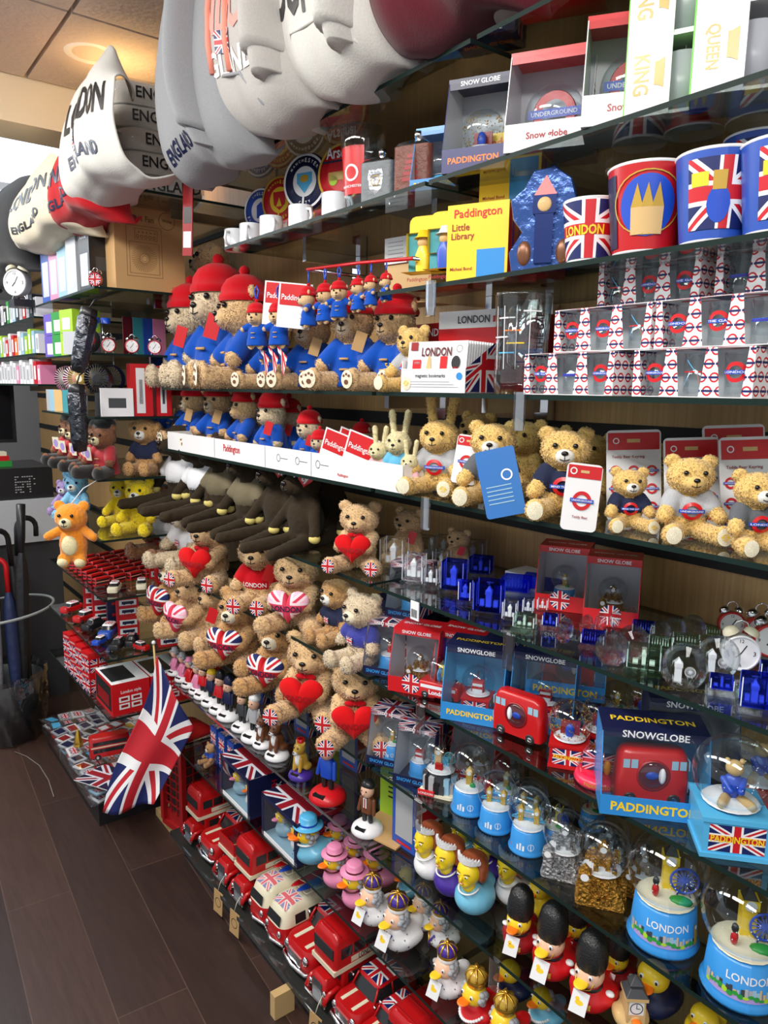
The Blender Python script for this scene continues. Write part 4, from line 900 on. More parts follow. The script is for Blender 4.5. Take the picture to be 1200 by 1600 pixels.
def bobble(kind):
    def fn():     # height 1
        t = empty('bobble_figure'); bc = {'lion': 'purple', 'postman': 'red'}.get(kind, 'white')
        mb = MB(); mb.lathe([(0, 0), (.25, 0), (.27, .03), (.25, .09), (.18, .15), (0, .17)], bc, 24); b = mb.build('solar_base', t)
        MB().box(-.09, .09, -.225, -.12, .10, .135, 'black').at().build('solar_panel', b, (0, 0, .012)) 
        z = .16
        if kind in ('queen', 'queenred'):
            d = 'pink' if kind == 'queen' else 'red'; mb = MB(); mb.lathe([(.13, z), (.15, z + .05), (.11, z + .3), (.09, z + .38), (0, z + .42)], d, 18); mb.build('coat', t); MB().ell((0, 0, z + .55), (.13, .13, .14), 'skin', 16, 10).build('head', t)
            mb = MB(); [mb.ell((.12 * math.sin(a), -.02 - .12 * math.cos(a) if abs(a) > 1 else .05, z + .6), .06, 'greyhair', 8, 6) for a in (-2.6, -1.9, -1.2, 1.2, 1.9, 2.6, 3.1)]; mb.lathe([(.15, z + .66), (.15, z + .67), (.1, z + .68), (.09, z + .76), (0, z + .77)], 'greyhair' if kind == 'queen' else 'pink', 16); mb.build('hat', t)
            for s in (-1, 1): MB().cap((.1 * s, 0, z + .34), (.12 * s, -.1, z + .15), .035, .03, d).build('arm', t)
        elif kind in ('guard', 'police', 'policeblond', 'whitehelmet', 'suit', 'postman', 'darkcoat'):
            cm_ = {'guard': 'red', 'police': 'navy', 'policeblond': 'navy', 'whitehelmet': 'grey', 'suit': 'brown', 'postman': 'blue', 'darkcoat': 'darkgrey'}[kind]
            for s in (-1, 1): MB().cap((.055 * s, 0, z + .22), (.06 * s, 0, z + .03), .045, .04, 'black').build('leg', t)
            MB().rprism([(z + .18, .1, .07, .05), (z + .4, .11, .075, .05), (z + .46, .06, .05, .04)], cm_, 4).build('jacket', t)
            for s in (-1, 1): MB().cap((.12 * s, 0, z + .4), (.15 * s, -.04, z + .2), .035, .03, cm_).build('arm', t)
            hd = MB().ell((0, -.01, z + .56), (.11, .115, .125), 'skin', 18, 12).build('head', t)
            MB().ell((0, -.13, z + .54), (.018, .02, .025), 'skin', 8, 6).build('nose', hd)
            for s in (-1, 1): MB().ell((.042 * s, -.108, z + .585), (.016, .012, .014), 'black', 8, 6).build('eye', hd)
            if kind == 'suit':
                m3 = MB(); m3.box(-.03, .03, -.082, -.074, z + .28, z + .45, 'white'); m3.box(-.01, .01, -.086, -.08, z + .26, z + .44, 'darkred'); m3.build('shirt_front', t)
            hm_ = {'guard': 'black', 'police': 'navy', 'policeblond': 'yellow', 'whitehelmet': 'white', 'suit': 'black', 'postman': 'red', 'darkcoat': 'black'}[kind]
            tall = .17 if kind in ('guard', 'police') else .09
            m4 = MB(); m4.ell((0, .02, z + .65), (.12, .12, tall), hm_, 16, 10)
            if kind == 'postman': m4.lathe([(.17, z + .62), (.175, z + .63), (.12, z + .65)], 'red', 18)
            m4.build('hair' if kind in ('policeblond', 'suit') else 'hat', t)
        else:             # animals: deer, dog, lion
            cm_ = {'deer': 'brown', 'dog': 'brown', 'lion': 'gold'}[kind]; k = ('bob', kind)
            mb = MB(); mb.ell((0, .03, z + .2), (.14, .15, .2), 'white'); mb.ell((0, -.04, z + .5), (.13, .13, .13), 'white'); mb.ell((0, -.15, z + .46), (.07, .07, .06), 'white')
            for s in (-1, 1): mb.cap((.08 * s, -.08, z + .3), (.08 * s, -.12, z + .03), .045, .045, 'white'); mb.ell((.13 * s, .08, z + .08), (.07, .12, .08), 'white'); mb.ell((.11 * s, 0, z + .62), (.035, .03, .05), 'white')
            me = meld(mb, .025); me.materials.clear(); me.materials.append(M(cm_)); obj_of(me, 'body', t)
            MB().ell((0, -.17, z + .44), (.062, .06, .055), 'white', 12, 8).build('muzzle', t); MB().ell((0, -.228, z + .47), (.022, .015, .016), 'black', 8, 6).build('nose', t)
            for s in (-1, 1): MB().ell((.05 * s, -.155, z + .545), .018, 'black', 8, 6).build('eye', t)
            MB().ell((0, -.085, z + .24), (.085, .06, .13), 'white', 12, 8).build('bib', t)
            if kind == 'deer':
                for s in (-1, 1): MB().tube([(.06 * s, 0, z + .6), (.12 * s, 0, z + .7), (.1 * s, -.02, z + .8)], .014, 'cream', 6).build('antler', t)
            if kind == 'dog': MB().rprism([(z + .62, .1, .1, .09), (z + .68, .09, .09, .08), (z + .69, .02, .02, .02)], 'navy', 4).build('cap', t)
            if kind == 'lion': MB().lathe([(.07, z + .6), (.09, z + .7), (.06, z + .7)], 'red', 12).build('crown', t)
        return t
    return fn
# ================================================================ Z8..ZB : low shelves of the near bay
O9 = ('first', 'second', 'third', 'fourth', 'fifth', 'sixth', 'seventh', 'eighth', 'ninth', 'tenth', 'eleventh', 'twelfth', 'thirteenth', 'fourteenth', 'fifteenth', 'sixteenth', 'seventeenth', 'eighteenth', 'nineteenth', 'twentieth')
# vehicles on the plinth shelf: y along the wall, scale = length
def veh(key, fn, y, L_, label, sc=(1.1, 1, 1.3), group='tin vehicles on the low shelf'):
    o = get(key, fn); a = math.radians(-88); o.location = (D + .01 + L_ * .5, y, .0905); o.rotation_euler = (0, 0, a); o.scale = (L_ * sc[0], L_ * sc[1], L_ * sc[2])
    return tag(o, label, 'toy vehicle', group)
CS = (1, 1, 1.15)
veh('bus1', bus(''), 2.27, .27, 'red tin double-decker bus with closed top standing next to the telephone box')
veh('car', car(), 2.135, .26, 'red tin car with union flag roof between two buses, kraft tag on bonnet', CS)
veh('bus2', bus('ROUTEMASTER', True, 'tag'), 2.0, .28, 'red tin open-top bus with seats and ROUTEMASTER side sign')
veh('bus3', bus('', False, 'tag'), 1.885, .28, 'red tin double-decker bus with pale side sign, beside the first camper van')
veh('camper', camper, 1.775, .25, 'cream and red tin camper van with surfboards, farther of the pair', CS)
veh('camper', camper, 1.67, .25, 'cream and red tin camper van with surfboards, nearer of the pair', CS)
veh('car', car(), 1.545, .27, 'large red tin car with union flag roof beside the camper vans', CS)
veh('bus4', bus('LONDON TRANSPORT', False, 'tag'), 1.425, .28, 'red tin double-decker bus with gold lettered side, between two flag-roofed cars')
veh('car', car(), 1.315, .22, 'red tin car with union flag roof, second from the bottom of the photo', CS)
veh('car', car(), 1.215, .19, 'smaller red tin car with flag roof at the bottom edge of the photo', CS)
veh('bus1', bus(''), 1.11, .26, 'red tin bus mostly cut off by the bottom edge of the photo')
o = phone_box(); o.location = (D + .10, 2.47, .031); o.rotation_euler = (0, 0, math.radians(-80)); o.scale = (.33, .33, .40); tag(o, 'tall red tin telephone box standing on a pale board', 'telephone box')
o = get('busx', bus('LONDON')); o.location = (1.14, 2.50, .001); o.rotation_euler = (0, 0, math.radians(-88)); o.scale = (.16, .16, .5); tag(o, 'red tin box-shaped bus behind the telephone box', 'toy vehicle', 'tin vehicles on the low shelf')

# ---- Z10: boxed duck pairs, ducks
G10 = 'rubber ducks on the tenth shelf'
flagtop = flag('dark_flag', red=srgb(150, 20, 36), navy=srgb(16, 20, 56), white=srgb(214, 214, 224))
def duckbox():
    t = empty('duck_gift_box'); w_, d_, h_ = .19, .13, .125; mb = MB()
    mb.box(-w_ / 2, w_ / 2, -d_ / 2, d_ / 2, 0, .002, 'navy'); mb.box(-w_ / 2, w_ / 2, d_ / 2 - .002, d_ / 2, .002, h_, 'navy', {'front': 'limb'}); mb.box(-w_ / 2 + .003, w_ / 2 - .003, -d_ / 2, d_ / 2, .0022, .003, 'limb'); mb.box(-w_ / 2 + .003, w_ / 2 - .003, .02, .022, .003, h_ - .003, 'limb'); mb.box(-w_ / 2, w_ / 2, -d_ / 2, d_ / 2, h_ - .002, h_, flagtop)  # pale inner faces and extra panel added to brighten the ducks inside
    mb.box(-w_ / 2, -w_ / 2 + .002, -d_ / 2, d_ / 2, .002, h_ - .002, 'navy'); mb.box(w_ / 2 - .002, w_ / 2, -d_ / 2, d_ / 2, .002, h_ - .002, 'navy')
    for a in (-w_ / 2, w_ / 2 - .012): mb.box(a, a + .012, -d_ / 2 - .001, -d_ / 2 + .001, 0, h_, 'navy')
    mb.box(-w_ / 2, w_ / 2, -d_ / 2 - .001, -d_ / 2 + .001, 0, .012, 'white'); mb.box(-w_ / 2, w_ / 2, -d_ / 2 - .001, -d_ / 2 + .001, h_ - .012, h_, 'navy')
    b = mb.build('carton', t); f = FR('right', w_, d_); f2 = lambda x, y: f(-(y - .06), x + .06, .001)
    MB().text('DUCK', f2, 0, .03, .06, 'white', 1.2, .03).text('BRITISH', f2, 0, .045, .08, 'red', 1.0, .02).build('lettering', b)
    MB().quad([(-w_ / 2 + .012, -d_ / 2, .012), (w_ / 2 - .012, -d_ / 2, .012), (w_ / 2 - .012, -d_ / 2, h_ - .012), (-w_ / 2 + .012, -d_ / 2, h_ - .012)], PLAST).build('window_film', b)
    return t
duckbox.inside = [('minilimb', duck('limb', 'yellow', 'pink', 'crown', True), (-.042, -.022, .0035), .100, 0, 'small turquoise duck inside the ', 'rubber duck', 'small ducks in gift boxes'), ('miniwhite', duck('white', 'yellow', 'orange', 'crown', True), (.042, -.022, .0035), .100, 0, 'small white duck inside the ', 'rubber duck', 'small ducks in gift boxes')]
put('duckbox', duckbox, 398, 0, Z10, 0, -90, 'farther of two navy flag-topped window boxes', 'gift box', 'boxed duck pairs', h=1, X=D + .07)
put('duckbox', duckbox, 468, 0, Z10, 0, -90, 'nearer of two navy flag-topped window boxes', 'gift box', 'boxed duck pairs', h=1, X=D + .07)
for i, px in enumerate((345, 358, 372)):
    put('cubebox', carton(.045, .05, .12, 'bluebox', flags=(('front', -.02, .02, .01, .05), ('front', -.02, .02, .065, .105), ('top', -.02, .02, -.02, .02))), px, 1230, Z10, 0, -90, 'slim blue carton with small union flags, %s from the telephone box' % O9[i], 'box', 'slim blue flag cartons', h=1, X=D + .09)
def corgi_pack():
    t = empty('toy_pack'); MB().box(-.035, .035, -.03, .03, 0, .09, PLAST).build('blister', t)
    return t
corgi_pack.inside = [('corgi', bear('toffee', 'sit', 'round', 'blue', 'flag', muzzle='white'), (0, .012, .002), .075, 0, 'small toy dog inside the ', 'toy', None)]
put('corgipack', corgi_pack, 325, 1200, Z10, 0, -80, 'clear plastic pack above the tin bus', 'toy', h=1, X=D + .04)
K = duck
dk = {'blue': K('duckblue', 'yellow', 'orange', 'bluehat', True), 'pink': K('pink', 'yellow', 'orange', 'pinkhat', True), 'king': K('white', 'skin', 'yellow', 'crown', True, dress='ermine', card=True), 'kingn': K('white', 'skin', 'yellow', 'crown', True, dress='ermine'),
      'gold': K('red', 'yellow', 'orange', 'goldcrown', True, dress='pearls', card=False), 'guard': K('red', 'skin', 'yellow', 'bearskin', card=True), 'guardy': K('guardred', 'yellow', 'orange', 'bearskin', card=True) if False else K('darkred', 'yellow', 'orange', 'bearskin', card=True),
      'sky': K('duckblue', 'yellow', 'orange', None, True, dress='pearls'), 'navy': K('navy', 'yellow', 'orange', None), 'yellow': K('yellow', 'yellow', 'orange', None), 'purple': K('purple', 'skin', 'orange', None, True)}
for key, px, py, hp, rz, lb in (
    ('blue', 487, 1352, 82, -72, 'sky blue rubber duck wearing a brimmed blue hat'), ('pink', 527, 1384, 85, -66, 'pink rubber duck in pink hat next to the blue-hatted duck'),
    ('pink', 535, 1336, 78, -80, 'pink rubber duck half hidden behind the blue-hatted duck'), ('pink', 560, 1362, 78, -80, 'pink rubber duck in the row behind, with maroon necklace'), ('pink', 558, 1440, 92, -64, 'pink rubber duck in pink hat left of the purple-crowned ducks'),
    ('pink', 592, 1383, 84, -75, 'pink rubber duck seen through the glass above the purple-crowned ducks'), ('king', 585, 1454, 92, -62, 'white spotted duck with purple crown and swing card, farthest of three'), ('king', 624, 1487, 104, -60, 'white spotted duck with purple crown and swing card, middle of three'),
    ('kingn', 664, 1450, 82, -70, 'spotted crowned duck seen through the glass below the white-dressed bust'), ('kingn', 690, 1478, 82, -70, 'spotted crowned duck seen through the glass below the purple-dressed bust'),
    ('king', 700, 1560, 100, -58, 'white spotted duck with purple crown and swing card, nearest of three'), ('gold', 745, 1600, 106, -62, 'red-robed duck with gold crown and white curls, left of two'), ('gold', 790, 1645, 112, -62, 'red-robed duck with gold crown and white curls cut by the bottom edge'),
    ('sky', 850, 1600, 90, -70, 'light blue duck with sash low behind the guardsman ducks'), ('navy', 800, 1560, 80, -70, 'navy duck low behind the gold-crowned ducks'), ('sky', 640, 1400, 70, -70, 'light blue duck behind glass next to the box with grey window')):
    put('d' + key, dk[key], px, py, Z10, hp, rz - 26, lb, 'rubber duck', G10, nom=1.14 if 'k' in key or key == 'gold' else .97, lo=.05, fat=(1.14, 1.14, 1))
# ---- Z9: busts, guards
G9 = 'rubber ducks on the ninth shelf'
for key, px, py, hp, rz, lb in (('white', 672, 1374, 84, -66, 'yellow-faced bust duck with tiara in a white dress, leftmost'), ('purple', 704, 1402, 88, -64, 'yellow-faced bust duck with tiara in a purple dress, front row'), ('duckblue', 738, 1438, 92, -58, 'yellow-faced bust duck with tiara in a light blue dress, front row'),
    ('duckblue', 728, 1350, 78, -70, 'yellow-faced bust duck in light blue, back row under the globes'), ('purple', 762, 1378, 80, -70, 'yellow-faced bust duck in purple, back row under the globes'), ('white', 800, 1412, 86, -66, 'yellow-faced bust duck in white, right end of the back row')):
    put('l' + key, lady(key), px, py, Z9, hp, rz - 20, lb, 'rubber duck', G9, nom=.86, lo=.05, fat=(1.1, 1.1, 1))
for key, px, py, hp, rz, lb in (('guardy', 812, 1488, 110, -55, 'dark red guardsman duck with yellow face and fur hat'), ('guard', 862, 1538, 126, -62, 'red guardsman duck with pink face and tall black hat, left of the pair'), ('guard', 922, 1586, 132, -62, 'red guardsman duck with pink face and tall black hat, right of the pair'),
    ('guardy', 900, 1490, 100, -70, 'dark red guardsman duck behind the two pink-faced guardsmen'), ('guardy', 965, 1540, 100, -70, 'dark red guardsman duck behind the wooden-looking clock tower duck'), ('navy', 1020, 1582, 96, -60, 'navy blue duck behind the clock tower duck'), ('yellow', 1100, 1640, 84, -70, 'plain yellow duck cut by the bottom edge of the photo'), ('yellow', 845, 1430, 66, -70, 'plain yellow duck under the silver globe')):
    put('d' + key, dk[key], px, py, Z9, hp, rz - 18, lb, 'rubber duck', G9, nom=1.2 if 'guard' in key else .83, lo=.05, fat=(1.14, 1.14, 1))
def towerduck():
    t = empty('clock_tower_duck'); c = _me[('duckbody',)].copy(); c.materials.clear(); c.materials.append(M('tan')); obj_of(c, 'body', t)
    MB().box(-.15, .15, -.2, .1, .35, .8, 'tan').box(-.18, .18, -.23, .13, .76, .82, 'tan').build('tower', t)
    MB().rprism([(.82, .18, .18, .01, -.05), (.93, .1, .1, .01, -.05), (.95, .1, .1, .01, -.05), (.99, .11, .11, .01, -.05), (1.12, .01, .01, .005, -.05)], 'darkgrey', 1, True, False).build('roof', t)
    for f in (plane_frame((0, -.2, .62), (1, 0, 0), (0, 0, 1), (0, -1, 0)), plane_frame((.15, -.05, .62), (0, 1, 0), (0, 0, 1), (1, 0, 0))):
        m = MB(); m.rect(lambda x, y: f(x, y, .003), -.12, .12, -.12, .12, 'white'); m.ring(lambda x, y: f(x, y, .006), 0, 0, .09, .105, 'black'); m.rect(lambda x, y: f(x, y, .007), -.006, .006, 0, .08, 'black'); m.rect(lambda x, y: f(x, y, .007), 0, .06, -.006, .006, 'black'); m.build('clock_face', t)
    MB().ell((0, -.28, .42), (.08, .1, .03), 'orange', 12, 8).build('beak', t); return t
put('towerduck', towerduck, 985, 1612, Z9, 105, -40, 'tan duck shaped as a clock tower with dark roof', 'rubber duck', None, nom=1.12, lo=.04)

# ---- Z9 far bay: solar bobble figures
GB = 'solar bobble figures on the chrome-edged shelf'
for key, px, py, hp, lb in (('queen', 274, 1068, 46, 'bobble figure in pink coat, farthest of the row'), ('queen', 286, 1078, 48, 'bobble figure in pink coat, second of the row'), ('queenred', 297, 1088, 50, 'bobble figure in red coat with grey hair'), ('queen', 309, 1098, 52, 'bobble figure in pink coat beside the red-coated one'),
    ('guard', 318, 1110, 56, 'small guardsman bobble figure among the pink ones'), ('policeblond', 331, 1116, 62, 'blond bobble figure in navy uniform on white solar base'), ('guard', 345, 1126, 68, 'guardsman bobble figure in red coat with black hat'), ('police', 358, 1140, 70, 'policeman bobble figure in navy with tall helmet'),
    ('darkcoat', 379, 1150, 66, 'bobble figure with dark coat and black hair'), ('whitehelmet', 398, 1170, 80, 'bobble figure with white helmet and grey jacket'), ('deer', 411, 1192, 60, 'brown antlered animal bobble figure on white base'), ('dog', 433, 1214, 72, 'brown and white bulldog bobble figure with navy cap'),
    ('lion', 470, 1214, 72, 'golden crowned lion bobble figure on purple base'), ('postman', 512, 1262, 108, 'bobble figure in blue coat and red hat on large red base'), ('suit', 574, 1318, 94, 'dark-haired bobble figure in brown suit on white base')):
    put('b' + key, bobble(key), px, py, Z9, hp, -72, lb, 'bobble figure', GB, nom=.98, lo=.04)
tb = MB(); tb.at((0, 0, 0)); tb.box(-.06, .06, -.05, .05, 0, .004, 'kraft'); tb.box(-.06, .06, .046, .05, .004, .15, 'lime'); [tb.rect(plane_frame((0, .0455, .0), (1, 0, 0), (0, 0, 1), (0, -1, 0)), -.035, .02 + .008 * (q % 2), .05 + q * .012, .054 + q * .012, 'black') for q in range(6)]; o = tb.build('display_card')
x_, y_ = on(590, 1310, Z9, .05, .2); o.location = (x_ + .03, y_, Z9 + .0005); o.rotation_euler = (0, 0, math.radians(-75)); tag(o, 'kraft tray with lime green backing card behind the suited bobble figure', 'card')
def winbox(c='bluebox', w_=.075, h_=.16):
    def fn():
        t = empty('empty_window_box'); mb = MB(); d_ = .07; mb.box(-w_ / 2, w_ / 2, -d_ / 2, d_ / 2, 0, h_, c); b = mb.build('carton', t); f = FR('front', w_, d_)
        MB().rect(lambda x, y: f(x, y, .0006), -w_ * .36, w_ * .36, h_ * .15, h_ * .92, 'grey').build('window', b); m = MB(); m.rect(lambda x, y: f(x, y, .001), -w_ * .3, w_ * .3, h_ * .05, h_ * .09, 'red'); f2 = FR('right', w_, d_); m.rect(lambda x, y: f2(x, y, .0006), -d_ / 2, d_ / 2, 0, h_, FLAG); m.build('print', b); return t
    return fn
for px, X_, lb in ((452, D + .19, 'blue box with grey window behind the bulldog bobble figure'), (486, D + .2, 'blue box with grey window and flag side behind the golden lion'), (648, D + .1, 'blue box with grey window left of the white-dressed bust'), (415, D + .2, 'blue window box in the shade behind the deer figure'), (560, D + .2, 'blue window box in the shade behind the suited figure')):
    put('winbox', winbox(), px, 0, Z9, 0, -85, lb, 'box', 'boxes with grey windows', h=1, X=X_)
for px, X_, lb, c in ((540, D + .22, 'lime green carton standing behind the bobble figures', 'lime'), (395, D + .24, 'narrow lime green carton behind the white-helmeted figure', 'lime')):
    put('cb' + c, carton(.05, .05, .15, c), px, 0, Z9, 0, -85, lb, 'box', h=1, X=X_)

# ---- Z8: snow globes
GS = 'snow globes on the eighth shelf'
GL_ = {'blue': globe('cyan', inside='bridge', text=None), 'bluetower': globe('cyan', inside='towersea', egg=1.25, text=None), 'big': globe('cyan', inside='london'), 'silver': globe('pewter', 'lump', None, 'pewter'), 'bronze': globe('bronze', 'lump', None, 'bronze'), 'city': globe('black', 'city', None, 'big'),
       'pcube': globe('sky', 'cube', 'PADDINGTON', 'bear'), 'rcube': globe('busred', 'cube', 'PADDINGTON', 'glitter'), 'guard': globe('cyan', inside='guard', text=None), 'gold': globe('cyan', inside='towersea', text=None), 'busin': globe('cyan', inside='bus', text=None), 'plainred': globe('darkred', 'round', None, 'bear')}
for key, px, py, hp, rz, lb in (('city', 688, 1260, 92, -60, 'snow globe with dark city base and red LONDON plate'), ('bluetower', 732, 1288, 108, -60, 'egg-shaped snow globe with gold tower on blue base, front row'), ('blue', 774, 1318, 92, -60, 'blue based snow globe with bridge, left of the front pair'), ('blue', 824, 1350, 100, -60, 'blue based snow globe with bridge, right of the front pair'),
    ('bluetower', 790, 1262, 92, -70, 'egg-shaped snow globe with gold tower, back row'), ('blue', 826, 1296, 86, -70, 'blue based snow globe behind the front pair of bridge globes'), ('big', 868, 1318, 80, -70, 'snow globe with pale wheel inside behind the silver globe'), ('big', 925, 1290, 70, -70, 'snow globe at the back under the red dome'),
    ('silver', 880, 1392, 102, -60, 'silver relief snow globe in the front row'), ('silver', 950, 1358, 90, -70, 'silver relief snow globe with dark red back, second row'), ('bronze', 938, 1448, 122, -55, 'bronze relief snow globe with buildings on its base'), ('bronze', 1005, 1395, 88, -70, 'bronze snow globe hidden behind the large London globe'),
    ('big', 1035, 1492, 180, -52, 'large snow globe with LONDON lettering and blue wheel, left of two'), ('big', 1155, 1580, 196, -50, 'large snow globe with LONDON lettering and blue wheel, right of two')):
    put('g' + key, GL_[key], px, py, Z8, hp, rz, lb, 'snow globe', GS, nom=.985 if 'tower' not in key else 1.13, lo=.06)
GBX = window_box(.085, .085, .115, 'navy', flagtop, lip=.018, title='GREAT BRITISH', title_m='white', lip_text='SNOW GLOBE', lip_m='cyan', content=GL_['gold'], cscale=.085)
GBX2 = window_box(.085, .085, .115, 'navy', flagtop, lip=.018, title='GREAT BRITISH', title_m='white', lip_text='SNOW GLOBE', lip_m='cyan', content=GL_['busin'], cscale=.085)
GBX3 = window_box(.085, .085, .115, 'navy', flagtop, lip=.018, title='GREAT BRITISH', title_m='white', lip_text='SNOW GLOBE', lip_m='cyan', content=GL_['guard'], cscale=.085)
GG = 'navy boxed small snow globes'
for key, fn, px, py, z, rz, lb in (('gb1', GBX, 612, 1218, Z8, -62, 'navy gift box with gold tower snow globe, at the left shelf end'), ('gb2', GBX2, 655, 1250, Z8, -62, 'navy gift box with red bus snow globe, beside the gold tower one'), ('gb1', GBX, 690, 1150, Z8, -75, 'navy gift box stacked behind the bus snow globe box'), ('gb2', GBX2, 650, 1120, Z8, -75, 'navy gift box in the shade behind the front pair'),
    ('gb3', GBX3, 607, 1068, Z7, -62, 'navy gift box with guardsman snow globe beside the red box')):
    put(key, fn, px, py, z, 0, rz, lb, 'gift box', GG, h=1, lo=.06)
o = put('gb3', GBX3, 640, 1030, Z7, 0, -66, 'navy gift box with guardsman snow globe, upper one by the barcode tag', 'gift box', GG, h=1, X=D + .12, lift=.118)
put('cbnv', carton(.18, .1, .115, 'navy'), 640, 0, Z7, 0, -85, 'navy carton carrying the upper guardsman snow globe box', 'box', h=1, X=D + .19)
RBX = window_box(.10, .10, .125, 'red', 'red', lip=.032, title='SNOW GLOBE', content=GL_['bronze'], cscale=.085, side='red', roundels=True)
RBX2 = window_box(.10, .10, .125, 'red', 'red', lip=.032, title='SNOW GLOBE', content=GL_['gold'], cscale=.085, side='red', roundels=True)
GR = 'red boxed snow globes'
for key, fn, px, py, z, rz, lb in (('rb1', RBX, 655, 1090, Z7, -60, 'red gift box with gold relief snow globe on the seventh shelf'), ('rb2', RBX2, 722, 1078, Z7, -66, 'red gift box with snow globe behind the little bus globe'), ('rb1', RBX, 748, 1215, Z8, -70, 'red gift box with gold globe behind the city snow globe'), ('rb2', RBX2, 880, 945, Z6, -60, 'red gift box with blue globe behind the crystal blocks'), ('rb1', RBX, 955, 968, Z6, -58, 'red gift box with bronze globe standing against the oak wall')):
    put(key, fn, px, py, z, 0, rz, lb, 'gift box', GR, h=1.0 if z != Z6 else .92, lo=.06, hi=.25)
# ---- Z7
PBX = window_box(.115, .10, .135, 'cyan', 'navy', inner='sky', lip=.034, title=('PADDINGTON', 'SNOWGLOBE'), lip_text='PADDINGTON', side='cyan', content=globe('busred', 'cube', None, 'bus'), cscale=.095)
def busglobe():        # red toy bus with a round window
    t = empty('bus_snow_globe'); mb = MB(); L_ = .5; mb.rprism([(.06, .16, L_, .08), (.40, .165, L_, .08), (.42, .165, L_, .1), (.72, .16, .47, .12), (.80, .13, .42, .12), (.82, .08, .36, .08)], 'busred', 5); b = mb.build('bus_body', t)
    for s in (-1, 1):
        m = MB(); f = plane_frame((s * .166, 0, 0), (0, s, 0), (0, 0, 1), (s, 0, 0))
        for a in (-.42, -.31, .24, .35): m.rect(lambda x, y: f(x, y, .003), a, a + .09, .55, .68, 'limb')
        m.build('windows', b); m = MB(); m.at((s * .13, 0, .45), (0, s * PI / 2, 0)); m.lathe([(.22, 0), (.235, .04), (.21, .05)], 'darkred', 24); m.ell((0, 0, .01), (.2, .2, .07), GL, 20, 12); m.lathe([(.21, .036), (0, .037)], 'maroon', 24); m.ell((0, .02, .045), (.06, .09, .03), 'blue', 12, 8); m.ell((0, -.12, .045), (.12, .05, .03), 'white', 12, 8); m.build('round_window', t)  # maroon disc paints in the dark of the recess behind the glass
    m = MB(); m.box(-.12, .12, -.505, -.49, .52, .66, 'limb'); m.box(-.12, .12, -.505, -.49, .2, .36, 'limb'); m.build('windscreen', b)
    wheels(t, (-.15, .15), (-.3, .3), .09, .03); return t
put('pbx', PBX, 745, 1135, Z7, 0, -58, 'cyan gift box with round red-rimmed snow globe and yellow lettering', 'gift box', 'cyan boxed snow globes', h=1.0, lo=.065)
put('pbx', PBX, 806, 1098, Z7, 0, -62, 'cyan gift box half hidden behind the front cyan box', 'gift box', 'cyan boxed snow globes', h=1.0, lo=.06)
put('pbx', PBX, 850, 1128, Z7, 0, -60, 'cyan gift box behind the red bus with round window', 'gift box', 'cyan boxed snow globes', h=1.0, lo=.06)
busbox = window_box(.15, .10, .12, 'cyan', 'navy', inner='sky', lip=.03, title=('PADDINGTON', 'SNOWGLOBE'), lip_text='PADDINGTON', side='cyan')
busbox.inside = [('busin', busglobe, (0, 0, .003), .105, PI / 2 + .1, 'red bus snow globe inside the ', 'toy vehicle', 'bus globes in boxes')]
put('busbox', busbox, 1012, 1255, Z7, 0, -48, 'wide cyan gift box at the front of the seventh shelf', 'gift box', 'cyan boxed bus globes', h=1.0, lo=.06)
put('busbox', busbox, 882, 1118, Z7, 0, -55, 'cyan gift box high up under the crystal shelf', 'gift box', 'cyan boxed bus globes', h=.95, X=D + .2, lift=.05)
put('pbox', carton(.13, .1, .048, 'navy'), 882, 1118, Z7, 0, -55, 'navy carton under the upper cyan bus box', 'box', h=1, X=D + .2)
put('busgl', busglobe, 812, 1165, Z7, 72, 190, 'red toy bus with round glass window between the cyan boxes', 'toy vehicle', None, nom=.82, lo=.06)
def busbase2():
    t = empty('bus_snow_globe'); m = MB(); m.rprism([(.05, .2, .4, .06), (.28, .2, .4, .06), (.31, .17, .37, .06)], 'busred', 4)
    for s in (-1, 1): m.box(s * .2 - .003, s * .2 + .003, -.34, .34, .2, .26, 'white')
    b = m.build('bus_base', t); f = FR('right', .4, .8); MB().text('London', lambda x, y: f(x, y, .004), 0, .13, .35, 'white', 1, .03).build('lettering', b); wheels(t, (-.19, .19), (-.25, .25), .07, .02)
    MB().ell((0, 0, .52), (.28, .28, .28), GL, 28, 18).build('glass_dome', t); m = MB(); tower(m, -.04, 0, .3, .4, 'yellow'); wheel(m, .1, 0, .46, .12, 'sky'); m.ell((-.1, -.08, .36), (.05, .05, .09), 'red', 8, 6); m.build('tiny_scene', t); return t
put('busb', busbase2, 690, 1105, Z7, 68, 205, 'small snow globe on a red bus base with London lettering', 'snow globe', None, nom=.8, lo=.06)
G7 = 'snow globes on the seventh shelf'
for key, px, py, hp, rz, lb in (('rcube', 888, 1208, 102, -55, 'gold glitter globe on red flag base, front left'), ('rcube', 935, 1172, 90, -60, 'gold glitter globe on red base, behind the front one'), ('rcube', 975, 1188, 92, -60, 'gold glitter globe on red base behind the cyan bus box'), ('rcube', 1000, 1140, 80, -62, 'glitter globe on red base at the back left of the navy box'), ('busin', 1020, 1125, 75, -62, 'clear globe at the back under the crystal shelf'), ('gold', 962, 1135, 76, -62, 'clear globe at the back with blue and white figure'),
    ('pcube', 1135, 1345, 176, -48, 'large snow globe on pale blue base with union flag panel'), ('plainred', 1180, 1270, 150, -50, 'large snow globe with red hatted shape behind the pale blue based one')):
    put('g' + key, GL_[key], px, py, Z7, hp, rz, lb, 'snow globe', G7, nom=.985, lo=.06)
